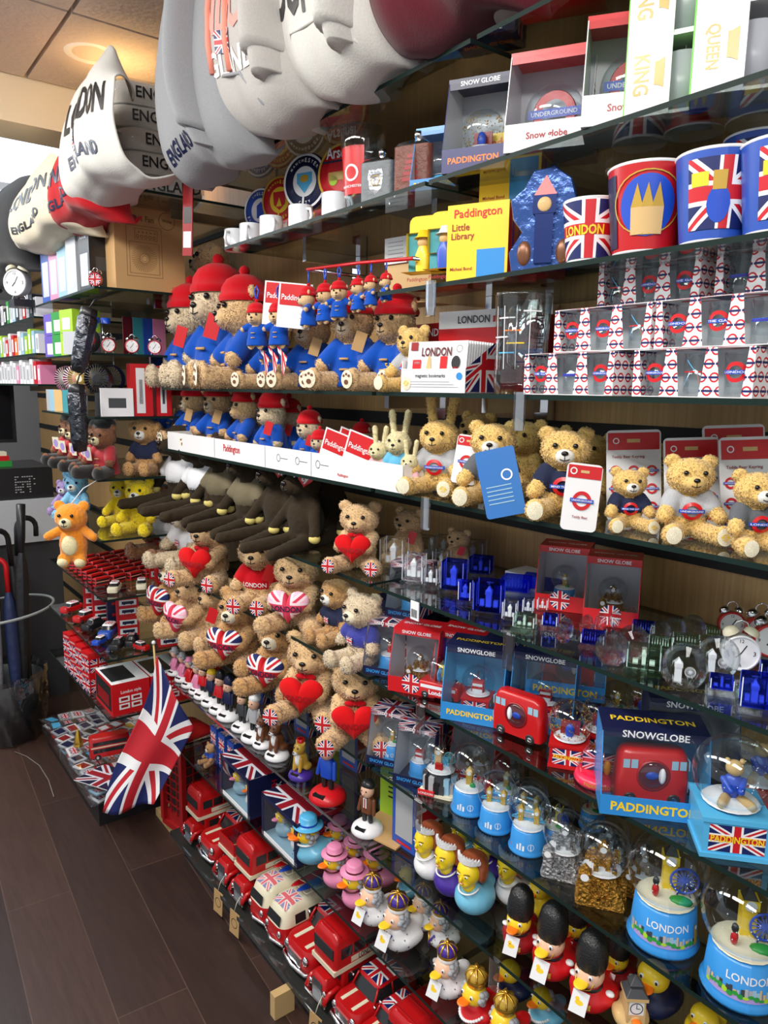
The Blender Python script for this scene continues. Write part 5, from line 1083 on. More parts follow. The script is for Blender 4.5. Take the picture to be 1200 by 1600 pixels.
def dome():
    t = empty('snow_dome'); m = MB(); m.lathe([(0, 0), (.42, 0), (.44, .05), (.4, .16), (0, .16)], mat('dome_pink', srgb(226, 40, 80), .3), 28); b = m.build('base', t); MB().ell((0, 0, .2), (.38, .30, .5), clear('pink_dome', (1, .75, .8), base=.03), 28, 18).build('dome', t)
    m = MB(); m.rect(lambda x, y: (x, .0, y), -.3, .3, .17, .52, FLAG); m.ell((.12, -.1, .3), (.07, .06, .14), 'yellow', 10, 8); m.build('flag_picture', t); f = cyl_frame(.43); MB().text('PADDINGTON', lambda x, y: f(x, y, .012), .0, .09, .5, 'gold', 1.2, .02).build('lettering', b); return t
put('dome', dome, 936, 1240, Z7, 62, -55, 'small pink plastic snow dome with flag picture', 'snow dome', None, nom=.7, lo=.05)
put('pboxh', window_box(.12, .11, .125, 'navy', 'navy', inner='silverbox', lip=.02, title=('PADDINGTON', 'SNOWGLOBE'), side='navy', content=GL_['plainred'], cscale=.1), 1070, 1195, Z7, 0, -50, 'navy topped gift box with clear globe behind the cyan bus box', 'gift box', None, h=1.1, X=D + .17)
put('purple', carton(.16, .11, .115, mat('deep_purple', srgb(54, 30, 120), .4), flags=(('right', -.05, .05, .01, .10),)), 758, 0, Z7, 0, -62, 'deep purple carton with flag on its side under the crystal shelf', 'box', None, h=1, X=D + .17)
put('flagbx', window_box(.10, .10, .13, 'navy', flagtop, lip=.02, side='flag', content=GL_['busin'], cscale=.085), 700, 0, Z7, 0, -64, 'brown-toned flag gift box with little blue globe in the shade', 'gift box', None, h=1, X=D + .2)
# ================================================================ Z6: crystals, dark bears
def crystal_block(kind, w_, d_, h_):
    def fn():
        m = {'clear': CW, 'blue': CB, 'green': CG}[kind]; t = empty('crystal_block'); mb = MB(); b = min(w_, d_) * .06
        base = .008
        mb.rprism([(0, w_ * .58, d_ * .58, .0005), (base, w_ * .58, d_ * .58, .0005)], m if kind != 'blue' else CW, 1, True, False); mb.build('foot', t)
        z0 = base + .0008
        mb = MB(); mb.rprism([(z0, w_ / 2 - b, d_ / 2 - b, .0004), (z0 + b, w_ / 2, d_ / 2, .0004), (h_ - b, w_ / 2, d_ / 2, .0004), (h_, w_ / 2 - b, d_ / 2 - b, .0004)], m, 1, True, False)
        fe = mat('bright_edge', (.8, .86, .95) if kind != 'blue' else (.3, .4, 1), .3); q = .0006; X, Y = w_ / 2 - b * .3, d_ / 2 - b * .3  # pale bars along the edges paint in the bright glint of cut glass
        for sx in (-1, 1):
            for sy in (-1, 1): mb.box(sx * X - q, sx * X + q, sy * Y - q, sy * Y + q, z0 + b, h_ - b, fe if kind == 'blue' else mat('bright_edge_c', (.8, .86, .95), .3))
        mb.build('block', t)
        e = MB(); fm = mat('laser_etching', (.9, .92, .95), .6); hh = h_ - z0
        if h_ > w_ * .8:
            tower(e, 0, 0, z0 + hh * .12, hh * .7, fm, fm)
            for sx in (-1, 1): e.box(sx * w_ * .25 - w_ * .08, sx * w_ * .25 + w_ * .08, -.001, .001, z0 + hh * .12, z0 + hh * .35, fm)
        else:
            for i in range(7): e.box(-w_ * .36 + i * w_ * .11, -w_ * .33 + i * w_ * .11, -.001, .001, z0 + hh * .2, z0 + hh * (.5 + .2 * (i in (2, 4))), fm)
        e.build('etching', t); return t
    return fn
def crystal_disc(kind='facet', r=.028):
    def fn():
        t = empty('crystal_disc'); mb = MB()
        n = 12 if kind == 'facet' else 24
        mb.at((0, 0, r * 1.02), (PI / 2, 0, 0), (1, 1.12 if kind != 'disc' else 1, 1))
        pr = [(0, -.012), (r * .55, -.012), (r * .9, -.006), (r, 0), (r * .9, .006), (r * .55, .012), (0, .012)] if kind != 'gem' else [(0, -.02), (r * .4, -.019), (r * .8, -.011), (r, 0), (r * .8, .011), (r * .4, .019), (0, .02)]
        mb.lathe(pr, CW, n, smooth=False); mb.build('disc', t)
        if kind == 'arch': e = MB(); fm = mat('laser_etching', (.9, .92, .95), .6); wheel(e, .008, 0, r * .8, r * .22, fm); tower(e, -.007, 0, r * .35, r * 1.1, fm, fm); e.build('etching', t)
        return t
    return fn
CR = 'crystal souvenirs on the oak-backed shelf'
cb = []
def cry(kind, x0, x1, y0, y1, words, base=None):
    px, py = (x0 + x1) / 2, y1 - 6; x, y = on(px, py, Z6, .02, .29); k = depth(x, y, Z6) / F; h_ = (y1 - y0) * k * .90; w_ = (x1 - x0) * k * .84
    w_, h_ = round(w_, 3), round(h_, 3)
    o = crystal_block(kind, w_, w_ * .8, h_)() ; o.location = (x, y, Z6 + .0006); o.rotation_euler = (0, 0, math.radians(-58)); tag(o, words, 'crystal block', CR)
for a in (('clear', 593, 638, 840, 896, 'tall clear crystal block at the left end of the oak-backed shelf'), ('clear', 628, 666, 864, 918, 'tall clear crystal block with etched towers near the left end'), ('clear', 637, 678, 838, 880, 'clear crystal block in the second row near the left end'), ('clear', 676, 710, 838, 880, 'clear crystal block in the second row behind the first blue one'),
          ('clear', 675, 704, 862, 898, 'clear crystal block between the left blocks and the blue one'), ('clear', 716, 760, 833, 878, 'clear crystal block standing in front of the oak wall'), ('clear', 659, 687, 887, 925, 'small clear crystal cube at the shelf edge, left'), ('blue', 688, 730, 874, 932, 'tall blue crystal block, leftmost of the blue ones'),
          ('blue', 731, 771, 871, 906, 'blue crystal block with orange price sticker'), ('blue', 715, 738, 908, 950, 'narrow blue crystal block in the front row'), ('blue', 738, 789, 906, 966, 'wide blue crystal block on a clear foot in the front row'), ('blue', 780, 832, 903, 934, 'blue crystal block behind the small clear clock tower'), ('blue', 815, 855, 900, 930, 'blue crystal block in the middle row'), ('blue', 840, 885, 900, 935, 'blue crystal block next to the red gift box'),
          ('clear', 783, 809, 940, 980, 'small clear crystal tower block in the front row'), ('clear', 815, 834, 938, 970, 'small clear crystal cube behind the greenish one'), ('green', 800, 838, 962, 992, 'greenish crystal block lying at the front edge'), ('blue', 846, 872, 962, 990, 'small blue crystal cube beside the first round crystal'), ('clear', 838, 856, 938, 965, 'small clear cube left of the reddish cubes'), ('clear', 858, 874, 930, 955, 'small cube with reddish reflection, left'), ('clear', 878, 898, 930, 955, 'small cube with reddish reflection, right'),
          ('blue', 905, 946, 990, 1018, 'flat blue crystal block between the round crystals'), ('green', 975, 1034, 1010, 1056, 'wide greenish crystal block beside the faceted eggs'), ('blue', 985, 1024, 975, 1000, 'blue crystal block behind the greenish one'), ('green', 1010, 1052, 1000, 1025, 'greenish block behind the wide greenish one'), ('green', 1048, 1095, 996, 1018, 'flat greenish crystal block behind the arch shapes'),
          ('green', 1100, 1140, 985, 1005, 'flat greenish crystal block near the silver clock'), ('blue', 1106, 1146, 1058, 1090, 'teal crystal block in front of the arch shapes'), ('blue', 1152, 1200, 1050, 1118, 'large blue crystal block on clear foot at the right edge'), ('blue', 1185, 1215, 1035, 1075, 'blue crystal block cut by the right edge, behind the large one'), ('green', 1150, 1180, 1080, 1092, 'flat clear slab beside the large blue block')):
    cry(*a)
for key, r, px, py, hp, rz, lb in (('disc', .028, 882, 1006, 46, 10, 'round crystal disc standing at the front edge, leftmost'), ('disc', .028, 915, 994, 38, 10, 'round crystal disc, second of the left row'), ('disc', .028, 937, 988, 34, 10, 'round crystal disc, third of the left row'), ('disc', .028, 961, 982, 33, 10, 'round crystal disc, fourth of the left row'), ('disc', .028, 985, 976, 31, 10, 'round crystal disc in front of the bronze globe box'),
    ('gem', .03, 955, 1040, 54, -55, 'faceted egg crystal with pink glints at the front edge'), ('gem', .03, 986, 1030, 54, -40, 'faceted egg crystal behind the front one'), ('gem', .03, 1030, 1004, 34, -50, 'faceted crystal in the back row, left'), ('gem', .03, 1052, 1000, 36, -50, 'faceted crystal in the back row, middle'), ('gem', .03, 1080, 1000, 40, -50, 'faceted crystal in the back row, right'),
    ('arch', .03, 1066, 1076, 72, -55, 'arched crystal with etched clock tower, front one'), ('arch', .03, 1118, 1060, 68, -55, 'arched crystal with etched clock tower beside the silver clock')):
    put('cd' + key, crystal_disc(key, r), px, py, Z6, hp, rz, lb, 'crystal ornament', CR, nom=.062, lo=.02)
put('clkw', clock('white', 'white'), 1152, 1050, Z6, 84, -50, 'silver twin-bell alarm clock with London dial beside the arched crystals', 'alarm clock', nom=1.13, lo=.03)
for px, py, hp, lb in ((1140, 990, 60, 'red twin-bell clock behind the silver one, partly hidden'), (1185, 1005, 70, 'red twin-bell clock at the right edge behind the silver one'), (1200, 1030, 80, 'red twin-bell clock cut by the right edge of the photo')):
    put('clkr', clock('red'), px, py, Z6, hp, -50, lb, 'alarm clock', 'red clocks on the crystal shelf', nom=1.13)
put('whitebox', carton(.11, .07, .03, 'white'), 838, 0, Z6, 0, -85, 'plain white box against the oak wall behind the blue crystals', 'box', h=1, X=D + .27)
mb = MB(); mb.box(-.012, .012, -.001, .001, -.025, .012, 'white'); [mb.box(-.009 + k * .0026, -.0078 + k * .0026, -.0015, -.001, -.02, -.004, 'black') for k in range(7)]
o = mb.build('shelf_label'); o.location = (D - .004, slot(651, D, Z6), Z6 - .012); o.rotation_euler = (0, 0, -PI / 2); tag(o, 'white barcode label clipped on the crystal shelf edge', 'label')
# dark brown long-legged bears
GD = 'dark brown bears on the sixth shelf'
db = {'t': bear('dark', 'long', 'box', 'white', '@BEAN', tips=True), 'o': bear('dark', 'long', 'box', 'olive', None, tips=True), 'n': bear('dark', 'long', 'box', None, None, tips=True, tagc='ty')}
for key, px, hp, dx, lb in (('t', 288, 132, .10, 'dark brown soft bear in a white shirt reading BEAN, leftmost'), ('t', 322, 132, .10, 'dark brown soft bear in a white shirt reading BEAN, second from the left'), ('o', 352, 134, .11, 'dark brown soft bear in olive top, leftmost of the two'), ('o', 395, 136, .10, 'dark brown soft bear in olive top, nearer of the two'), ('n', 440, 138, .10, 'undressed dark brown soft bear with red heart tag, beside the olive topped one'), ('n', 478, 140, .09, 'undressed dark brown soft bear with red heart tag, nearest the red-heart bear'), ('n', 520, 128, .2, 'dark brown soft bear in the shade behind the others')):
    put('db' + key, db[key], px, 0, Z6, hp, -82, lb, 'soft toy', GD, nom=.9 / .97, X=D + dx - .01, fat=(1.1, 1, 1))
# tan bears with hearts
BT = {'heart': bear('tan', 'hug', 'round', heart='red', soles='flag', bow=True), 'pink': bear('tan', 'hug', 'round', heart='pink'), 'shirt': bear('tan', 'tight', 'round', 'red', '@LONDON', soles='flag', tagc='red'), 'blue': bear('toffee', 'hug', 'round', heart='flag', soles=None, muzzle='muzzle'),
      'velvet': bear('pale', 'tight', 'round', 'royal', 'flag', muzzle='muzzle'), 'plain': bear('tan', 'tight', 'round', tagc='red'), 'white': bear('brown', 'sit', 'round', 'white', None, muzzle='white'), 'bulldog': bear('toffee', 'tight', 'dog', 'navy', 'flag', muzzle='white'), 'palet': bear('pale', 'sit', 'round', 'white', 'flag', muzzle='muzzle')}
GT = 'tan teddy bears with hearts'
for key, px, z, hp, dx, rz, lb in (('heart', 562, Z6, 118, .07, -52, 'tan bear hugging a red heart, flag soles, next to the clear crystals'), ('plain', 640, Z6, 96, .2, -75, 'tan bear with red tag behind the clear crystals'), ('plain', 716, Z6, 72, .25, -75, 'tan bear in the shade behind the clear crystal blocks'),
    ('white', 275, Z7, 130, .10, -80, 'curly brown bear in a white shirt at the far end'), ('palet', 302, Z7, 130, .10, -80, 'pale curly bear with small flag shirt beside the brown one'), ('heart', 332, Z7, 132, .06, -62, 'tan bear hugging a red heart with flag soles, farther row'), ('shirt', 408, Z7, 138, .07, -50, 'tan bear in a red LONDON shirt with flag sole'), ('pink', 465, Z7, 145, .06, -48, 'tan bear hugging a pink flag heart'),
    ('bulldog', 530, Z7, 120, .09, -85, 'plush dog in a union flag coat behind the blue velvet bear'), ('velvet', 568, Z7, 138, .05, -82, 'pale bear in royal blue velvet jumper with small flag'),
    ('blue', 285, Z8, 130, .07, -80, 'toffee bear with a blue flag heart, farthest of the lower row'), ('pink', 312, Z8, 132, .05, -80, 'tan bear with pink heart, second of the lower row'), ('plain', 345, Z8, 130, .08, -80, 'tan bear with red tag in the lower row'), ('blue', 378, Z8, 142, .06, -62, 'toffee bear hugging a blue flag heart, middle of the lower row'), ('blue', 440, Z8, 145, .06, -62, 'toffee bear hugging a blue flag heart, nearer one'),
    ('heart', 488, Z8, 155, .05, -52, 'tan bear with a red heart and flag soles, left of the last pair'), ('heart', 556, Z8, 155, .06, -38, 'tan bear with a wide red heart and flag soles, nearest of all'), ('plain', 640, Z8, 100, .22, -78, 'tan bear in the shade behind the navy gift boxes')):
    put('bt' + key, BT[key], px, 0, z, hp, rz, lb, 'teddy bear', GT, nom=.96 / (.92 if z == Z6 else .86), X=D + dx - .01, fat=(1.16, 1.08, 1))

# ================================================================ Z5: logo teddies, tray
G5 = 'golden teddy bears on the fifth shelf'
B5 = {'grey': bear('gold', 'sit', 'rabbit', 'grey', 'UNDERGROUND', soles='logo', name='plush_rabbit'), 'dark': bear('gold', 'sit', 'round', 'darkgrey', 'LONDON', soles='logo', muzzle='white'), 'navy': bear('gold', 'sit', 'round', 'navy', 'MIND THE GAP', soles='logo', muzzle='white'), 'gg': bear('gold', 'sit', 'round', 'grey', 'UNDERGROUND', soles='logo'), 'p': bear('gold', 'tight', 'round')}
for key, px, hp, dx, rz, lb in (('grey', 686, 150, .08, -62, 'golden plush rabbit in grey roundel shirt'), ('dark', 768, 128, .07, -55, 'golden teddy bear in dark grey shirt with LONDON roundel, left of the blue card'), ('navy', 878, 138, .07, -52, 'golden teddy bear in navy shirt behind the white hanging card'), ('navy', 978, 96, .06, -42, 'small golden teddy bear in navy shirt, keyring size'), ('gg', 1070, 130, .07, -45, 'golden teddy bear in pale grey roundel shirt'), ('dark', 1172, 126, .07, -38, 'golden teddy bear in dark grey LONDON shirt at the right edge')):
    put('b5' + key, B5[key], px, 0, Z5, hp, rz, lb, 'teddy bear', G5, nom=.96 if key != 'grey' else 1.24, X=D + dx, fat=(1.12, 1.06, 1.02))
for px, dx, hp, lb in ((820, .2, 120, 'golden bear turned away behind the dark grey shirted one'), (860, .24, 112, 'golden bear turned away in the second row by the rail'), (925, .19, 118, 'golden bear in the second row right of the navy shirted one'), (745, .22, 118, 'golden bear in the shade behind the rabbit'), (1045, .24, 110, 'golden bear in the shade behind the cards')):
    put('b5p', B5['p'], px, 0, Z5, hp, -80, lb, 'teddy bear', G5, nom=.96, X=D + dx)
def hang_card(kind):
    def fn():
        w_, h_ = (.075, .13) if kind != 'tag' else (.045, .085); mb = MB(); f = FR('front', w_, .002)
        mb.rprism([(-.001, w_ / 2, h_ / 2, .006), (.001, w_ / 2, h_ / 2, .006)], {'tag': 'white', 'blue': 'cardblue'}.get(kind, 'paper'), 4, True, False)
        mb.v = [(x, z, y + h_ / 2) for x, y, z in mb.v]
        f = plane_frame((0, -.0014, 0), (1, 0, 0), (0, 0, 1), (0, -1, 0))
        if kind == 'blue': mb.ring(f, .015, h_ * .6, .008, .011, 'white'); [mb.rect(f, -.028, .02, h_ * .2 + i * .008, h_ * .2 + i * .008 + .002, 'limb') for i in range(5)]
        else:
            mb.rect(f, -w_ * .47, w_ * .47, h_ * .78, h_ * .97, 'red'); mb.rect(lambda x, y: f(x, y, .001), -w_ * .12, w_ * .12, h_ * .86, h_ * .90, 'tan'); mb.ring(lambda x, y: f(x, y, .001), -w_ * .32, h_ * .88, .003, .0045, 'white')
            if kind == 'tag': mb.roundel(lambda x, y, e=0: f(x, y, .0004 + e), 0, h_ * .45, .012, 'UNDERGROUND'); mb.text('Teddy Bear', lambda x, y: f(x, y, .001), 0, h_ * .2, w_ * .45, 'darkred')
            else:
                mb.text('Teddy Bear Keyring', lambda x, y: f(x, y, .001), -w_ * .1, h_ * .70, w_ * .6, 'darkred')
                for j in range(3):
                    for i in range(3): mb.roundel(lambda x, y, e=0: f(x, y, .0004 + e), -w_ * .33 + i * w_ * .33, h_ * .15 + j * h_ * .2, .0075, 'UNDERGROUND')
        return mb.build('backing_card')
    return fn
for key, px, X_, sc, rz, lift, lb in (('k', 990, D + .13, 1.1, -50, .0, 'red-topped keyring card behind the small navy bear'), ('k', 1082, D + .14, 1.05, -45, 0, 'red-topped keyring card behind the pale grey shirted bear'), ('k', 1175, D + .14, 1.1, -42, 0, 'red-topped keyring card behind the bear at the right edge'), ('k', 1150, D + .2, 1.2, -42, .0, 'darker keyring card in the second row at the right'),
    ('tag', 902, D - .02, 1.15, -38, .0, 'white roundel swing card in front of the navy shirted bear'), ('blue', 792, D - .015, .85, -50, .0, 'blue swing card leaning in front of the dark grey shirted bear'), ('tag', 722, D + .045, 1.05, -60, .03, 'white roundel swing card between the rabbit and the dark shirted bear')):
    o = put('hc' + key, hang_card(key), px, 0, Z5, 0, rz, lb, 'card', None, h=sc, X=X_, lift=lift); o.rotation_euler = (math.radians(-10 if X_ > D + .1 else -8), math.radians({'blue': -14, 'tag': 6}.get(key, -3)), math.radians(rz))
# white cardboard tray with the middle row of soft toys
ty0, ty1 = slot(628, D, Z5), slot(262, D, Z5); mb = MB(); L_ = ty1 - ty0
mb.box(.0, .20, 0, L_, 0, .003, 'paper'); mb.box(-.002, 0, 0, L_, 0, .055, 'paper'); mb.box(0, .20, L_ - .003, L_, 0, .055, 'paper')
mb.quad([(0, -.001, 0), (.2, -.001, 0), (.2, -.001, .11), (0, -.001, .055)], 'paper')
f = plane_frame((-.0025, L_ / 2, 0), (0, -1, 0), (0, 0, 1), (-1, 0, 0))
for a in (-.25, .05, .27): mb.rect(f, a, a + .002, 0, .055, 'grey')
mb.text('Paddington', f, -.14, .03, .10, 'red', 1.2); mb.text('Paddington', f, .40, .014, .04, 'red')
for k in range(3): mb.ring(f, .12 + k * .09, .03, .008, .0092, 'navy', 14); mb.rect(f, .13 + k * .09, .165 + k * .09, .0295, .0305, 'navy')
o = mb.build('display_tray'); o.location = (D + .003, ty0, Z5 + .0005); tag(o, 'long white cardboard tray with red lettering along the shelf edge', 'tray')
PB = {'blue': bear('tan', 'sit', 'round', 'blue', None, soles='paw', coat=True, hat='beanie', muzzle='pale', tagc='kraft'), 'bluet': bear('pale', 'tight', 'round', 'blue', None, coat=True, hat='beanie', tagc='red'), 'side': bear('tan', 'sit', 'round', 'blue', '@F.B.', coat=True, hat='beanie', soles='paw')}
GP5 = 'blue-coated bears in the white tray'
for key, px, hp, dx, rz, lb in (('blue', 282, 100, .09, -84, 'blue-coated bear in red hat at the far end of the white tray'), ('blue', 308, 104, .09, -82, 'blue-coated bear in red hat, second in the white tray'), ('blue', 345, 112, .09, -70, 'blue-coated bear in red hat with paw soles, third in the white tray'), ('side', 388, 112, .08, -95, 'blue-coated bear leaning sideways in the white tray'), ('bluet', 428, 112, .06, -80, 'blue-coated bear with its red hat towards the aisle'), ('bluet', 452, 96, .14, -70, 'blue-coated bear half hidden behind the front red hat'),
    ('bluet', 484, 92, .06, -70, 'small blue-coated bear hanging by a blue clip over the tray'), ('bluet', 500, 66, .04, -66, 'small blue-coated bear low in the tray beside red cards'), ('bluet', 530, 60, .08, -66, 'small blue-coated bear behind the red and white cards'), ('bluet', 565, 74, .16, -75, 'blue-coated bear in the shade at the back of the tray')):
    put('pb' + key, PB[key], px, 0, Z5 + .004, hp, rz, lb, 'teddy bear', GP5, nom=1.1, X=D + dx + .035)
def redcard():
    mb = MB(); mb.box(-.04, .04, -.001, .001, 0, .10, 'white'); f = plane_frame((0, -.0012, 0), (1, 0, 0), (0, 0, 1), (0, -1, 0)); mb.rect(f, -.036, .036, .05, .097, 'red'); mb.text('Paddington', lambda x, y: f(x, y, .001), 0, .066, .064, 'white', 1.2); return mb.build('hang_card')
for px, dx, lb in ((515, .05, 'red and white hang card standing in the tray, first'), (552, .05, 'red and white hang card standing in the tray beside the pale rabbits'), (538, .1, 'red and white hang card behind the other two in the tray')):
    o = put('rc', redcard, px, 0, Z5 + .004, 0, -65, lb, 'card', 'red hang cards in the tray', h=1, X=D + dx); o.rotation_euler[1] = .3
RB = {'b': bear('cream', 'tight', 'rabbit', 'royalsky' if False else 'blue', name='plush_rabbit'), 's': None}
FAB['sky'] = mat('fleece_sky', srgb(96, 186, 230), .9, bump=.15, bscale=200, sheen=.4); FAB['rose'] = mat('fleece_rose', srgb(238, 180, 196), .9, bump=.15, bscale=200, sheen=.4)
for key, sh_, px, hp, dx, rz, lb in (('rbs', 'sky', 622, 110, .08, -60, 'cream plush rabbit with light blue top in the tray'), ('rbr', 'rose', 592, 84, .06, -66, 'cream plush rabbit with pale pink top in the tray'), ('rbr', 'rose', 640, 76, .03, -60, 'cream plush rabbit with pink top lying at the tray end')):
    put(key, bear('cream', 'tight', 'rabbit', sh_, name='plush_rabbit'), px, 0, Z5 + .004, hp, rz, lb, 'soft toy', 'cream plush rabbits in the tray', nom=1.24, X=D + dx)

# ================================================================ Z4: large blue-coated bears, bookmarks, shot glasses
GP4 = 'large blue-coated bears on the fourth shelf'
for key, px, hp, dx, rz, tz, lb in (('bluet', 302, 155, .12, -80, 0, 'large blue-coated bear with pale face, farthest on the fourth shelf'), ('bluet', 345, 185, .12, -72, 0, 'tall blue-coated bear with kraft label, second on the fourth shelf'), ('side', 385, 170, .10, -100, 0, 'large blue-coated bear turned to the aisle end, coat lettered'), ('blue', 432, 120, .12, -72, 0, 'blue-coated bear behind small flag bunting'), ('blue', 490, 132, .10, -66, 0, 'blue-coated bear with kraft label and paw soles'), ('blue', 552, 150, .10, -62, 0, 'blue-coated bear with red hat, between the labelled and the armed one'), ('side', 618, 150, .13, -75, 0, 'blue-coated bear with raised arm next to the golden bear')):
    put('pb' + key, PB[key], px, 0, Z4, hp, rz, lb, 'teddy bear', GP4, nom=1.1 / 1.06, X=D + dx, fat=(1, 1, 1))
put('b5gg', B5['gg'], 645, 0, Z4, 104, -72, 'golden teddy bear in grey roundel shirt left of the bookmark box', 'teddy bear', nom=.96, X=D + .06)
# hanging keyring bears on a rail
ry0, ry1 = slot(640, D + .03, Z4 + .2), slot(470, D + .03, Z4 + .27)
mb = MB(); pr_ = [(D + .02, slot(480, D + .02, Z4 + .26), Z4 + .268), (D + .02, slot(560, D + .02, Z4 + .25), Z4 + .258), (D + .02, slot(645, D + .02, Z4 + .24), Z4 + .245)]
mb.tube([pr_[0], pr_[1], pr_[2]], .0035, 'red', 6); mb.tube([(WX - .003, pr_[2][1], pr_[2][2]), pr_[2]], .004, 'chrome', 6); mb.tube([(WX - .003, pr_[0][1], pr_[0][2]), pr_[0]], .004, 'chrome', 6); tag(mb.build('hanging_rail'), 'thin red rail on chrome hooks from which small keyring bears hang', 'rail')
kb = bear('tan', 'stand', 'round', 'blue', None, coat=True, hat='beanie', fuzz=.006)
def keyring():
    t = kb(); t.name = 'keyring_bear'; MB().tube([(.0, 0, 1.1), (.03, 0, 1.2), (.05, 0, 1.32), (0, 0, 1.42), (-.05, 0, 1.32), (-.03, 0, 1.2), (0, 0, 1.1)], .022, 'blue', 6).build('clip', t); return t
for i, (px, dz, hp, rz, lb) in enumerate(((482, 0, 66, -120, 'keyring bear hanging with its back turned, first on the red rail'), (508, -.002, 64, -80, 'keyring bear hanging second on the red rail'), (530, -.004, 62, -50, 'keyring bear facing out, third on the red rail'), (560, -.010, 54, -90, 'keyring bear, fourth on the red rail'), (580, -.012, 50, -100, 'keyring bear, fifth on the red rail'), (604, -.015, 46, -110, 'keyring bear nearest the end of the red rail'))):
    o = get('kr', keyring); X_ = D + .02; zr = Z4 + .262 + dz; y = slot(px, X_, zr); s = hp * depth(X_, y, zr) / F / 1.1; o.location = (X_, y, zr - s * 1.40); o.scale = (s,) * 3; o.rotation_euler = (0, 0, math.radians(rz)); tag(o, lb, 'keyring', 'keyring bears on the red rail')
for i, (px, py, lb) in enumerate(((402, 455, 'keyring bear on a white hang card in front of the turned bear'), (436, 470, 'keyring bear behind the white hang card'), (420, 505, 'lower keyring bear hanging before the flag bunting'))):
    o = get('kr', keyring); X_ = D - .02 + .02 * i; zc = Z4 + .10 - .03 * (i == 2); y = slot(px, X_, zc); s = 72 * depth(X_, y, zc) / F / 1.1; o.location = (X_, y, zc); o.scale = (s,) * 3; o.rotation_euler = (0, 0, math.radians(-55)); tag(o, lb, 'keyring', 'keyring bears on hang cards')
for px, z, lb in ((434, Z4 + .15, 'white hang card above the keyring bears, with red picture'), (457, Z4 + .14, 'second white hang card turned edge on beside the first')):
    o = get('rc', redcard); o.location = (D, slot(px, D, z), z); o.rotation_euler = (0, .1, math.radians(-50)); tag(o, lb, 'card', 'hang cards above the keyring bears')
mb = MB(); f = lambda x, y: (0, -x, y)
for i in range(3): mb.add([(-.002 * i, .04 * i, .0), (-.002 * i, .04 * i + .05, .03), (0, .04 * i + .02, -.045)], [(0, 1, 2)], FLAG, [(0, 0), (1, 1), (.5, 1)])
o = mb.build('flag_bunting'); o.location = (D - .01, slot(455, D, Z4 + .06), Z4 + .075); tag(o, 'small union flag bunting draped before the blue-coated bears', 'bunting')
# bookmark display
def bookmarks():
    t = empty('bookmark_display'); w_, d_ = .15, .13; mb = MB(); mb.box(-w_ / 2, w_ / 2, -d_ / 2, d_ / 2, 0, .002, 'paper'); mb.box(-w_ / 2, w_ / 2, -d_ / 2, -d_ / 2 + .002, .002, .045, 'white'); mb.box(-w_ / 2, -w_ / 2 + .002, -d_ / 2 + .002, d_ / 2, .002, .06, 'white')
    mb.quad([(w_ / 2, -d_ / 2, 0), (w_ / 2, d_ / 2, 0), (w_ / 2, d_ / 2, .11), (w_ / 2, -d_ / 2, .045)], FLAG); mb.box(-w_ / 2, w_ / 2, d_ / 2 - .003, d_ / 2, .002, .165, 'white'); mb.box(-w_ / 2, w_ / 2, d_ / 2 - .0035, d_ / 2 - .003, .03, .13, 'red'); b = mb.build('tray', t)
    f = FR('front', w_, d_); m = MB(); m.text('magnetic bookmarks', lambda x, y: f(x, y, .001), -.005, .031, .07, 'black', 1.2); m.disc(lambda x, y: f(x, y, .001), .062, .031, .007, .007, 'cyan', 14, 1)
    for k in range(3): m.rect(lambda x, y: f(x, y, .001), -.06, .06 - .01 * k, .01 + .005 * k, .0112 + .005 * k, 'grey')
    fb = plane_frame((0, d_ / 2 - .004, 0), (1, 0, 0), (0, 0, 1), (0, -1, 0)); m.text('LONDON', fb, .01, .147, .075, 'black', 1.2); m.rect(fb, .055, .072, .14, .152, 'red'); m.build('lettering', b)
    for k in range(11): c_ = MB(); c_.box(-.069, .069, -.001, .001, 0, .095, 'paper'); q = c_.build('bookmark_card', t); q.location = (0, -.058 + k * .009, .003); q.rotation_euler = (-.12, 0, 0)
    m = MB(); f = plane_frame((0, -.0015, 0), (1, 0, 0), (0, 0, 1), (0, -1, 0)); m.text('LONDON', f, .0, .075, .07, 'maroon', 1.4, .03); m.rect(f, -.062, -.045, .078, .094, 'darkred'); m.ring(f, .052, .08, .006, .0068, 'black')
    m.rect(f, -.055, -.035, .04, .06, 'red'); m.rect(f, -.052, -.038, .052, .056, 'white'); m.shape([(-.022, .04), (-.010, .04), (-.012, .06), (-.016, .07), (-.02, .06)], f, 'tan'); m.rect(f, .01, .026, .04, .066, 'red'); m.disc(f, .046, .054, .010, .013, 'black', 14, 1); m.rect(f, .040, .052, .04, .046, 'red'); q = m.build('printed_front', t); q.location = (0, -.0592, .003); q.rotation_euler = (-.12, 0, 0)
    return t
put('bookm', bookmarks, 704, 0, Z4, 0, -76, 'white LONDON magnetic bookmark box full of cards', 'display box', h=.95, X=D + .075)
for px, dx, lb, n in ((800, .25, 'red box with white roundel behind the tall glass', 0), (690, .24, 'red box behind the bookmark display', 1)):
    put('redb%d' % n, carton(.2, .05, .15, 'darkred', texts=(('front', 'LONDON', 0, .13, .1, 'white'),) if n else (), roundels=() if n else (('front', .06, .08, .03, ''),)), px, 0, Z4, 0, -90, lb, 'box', h=1, X=D + dx)
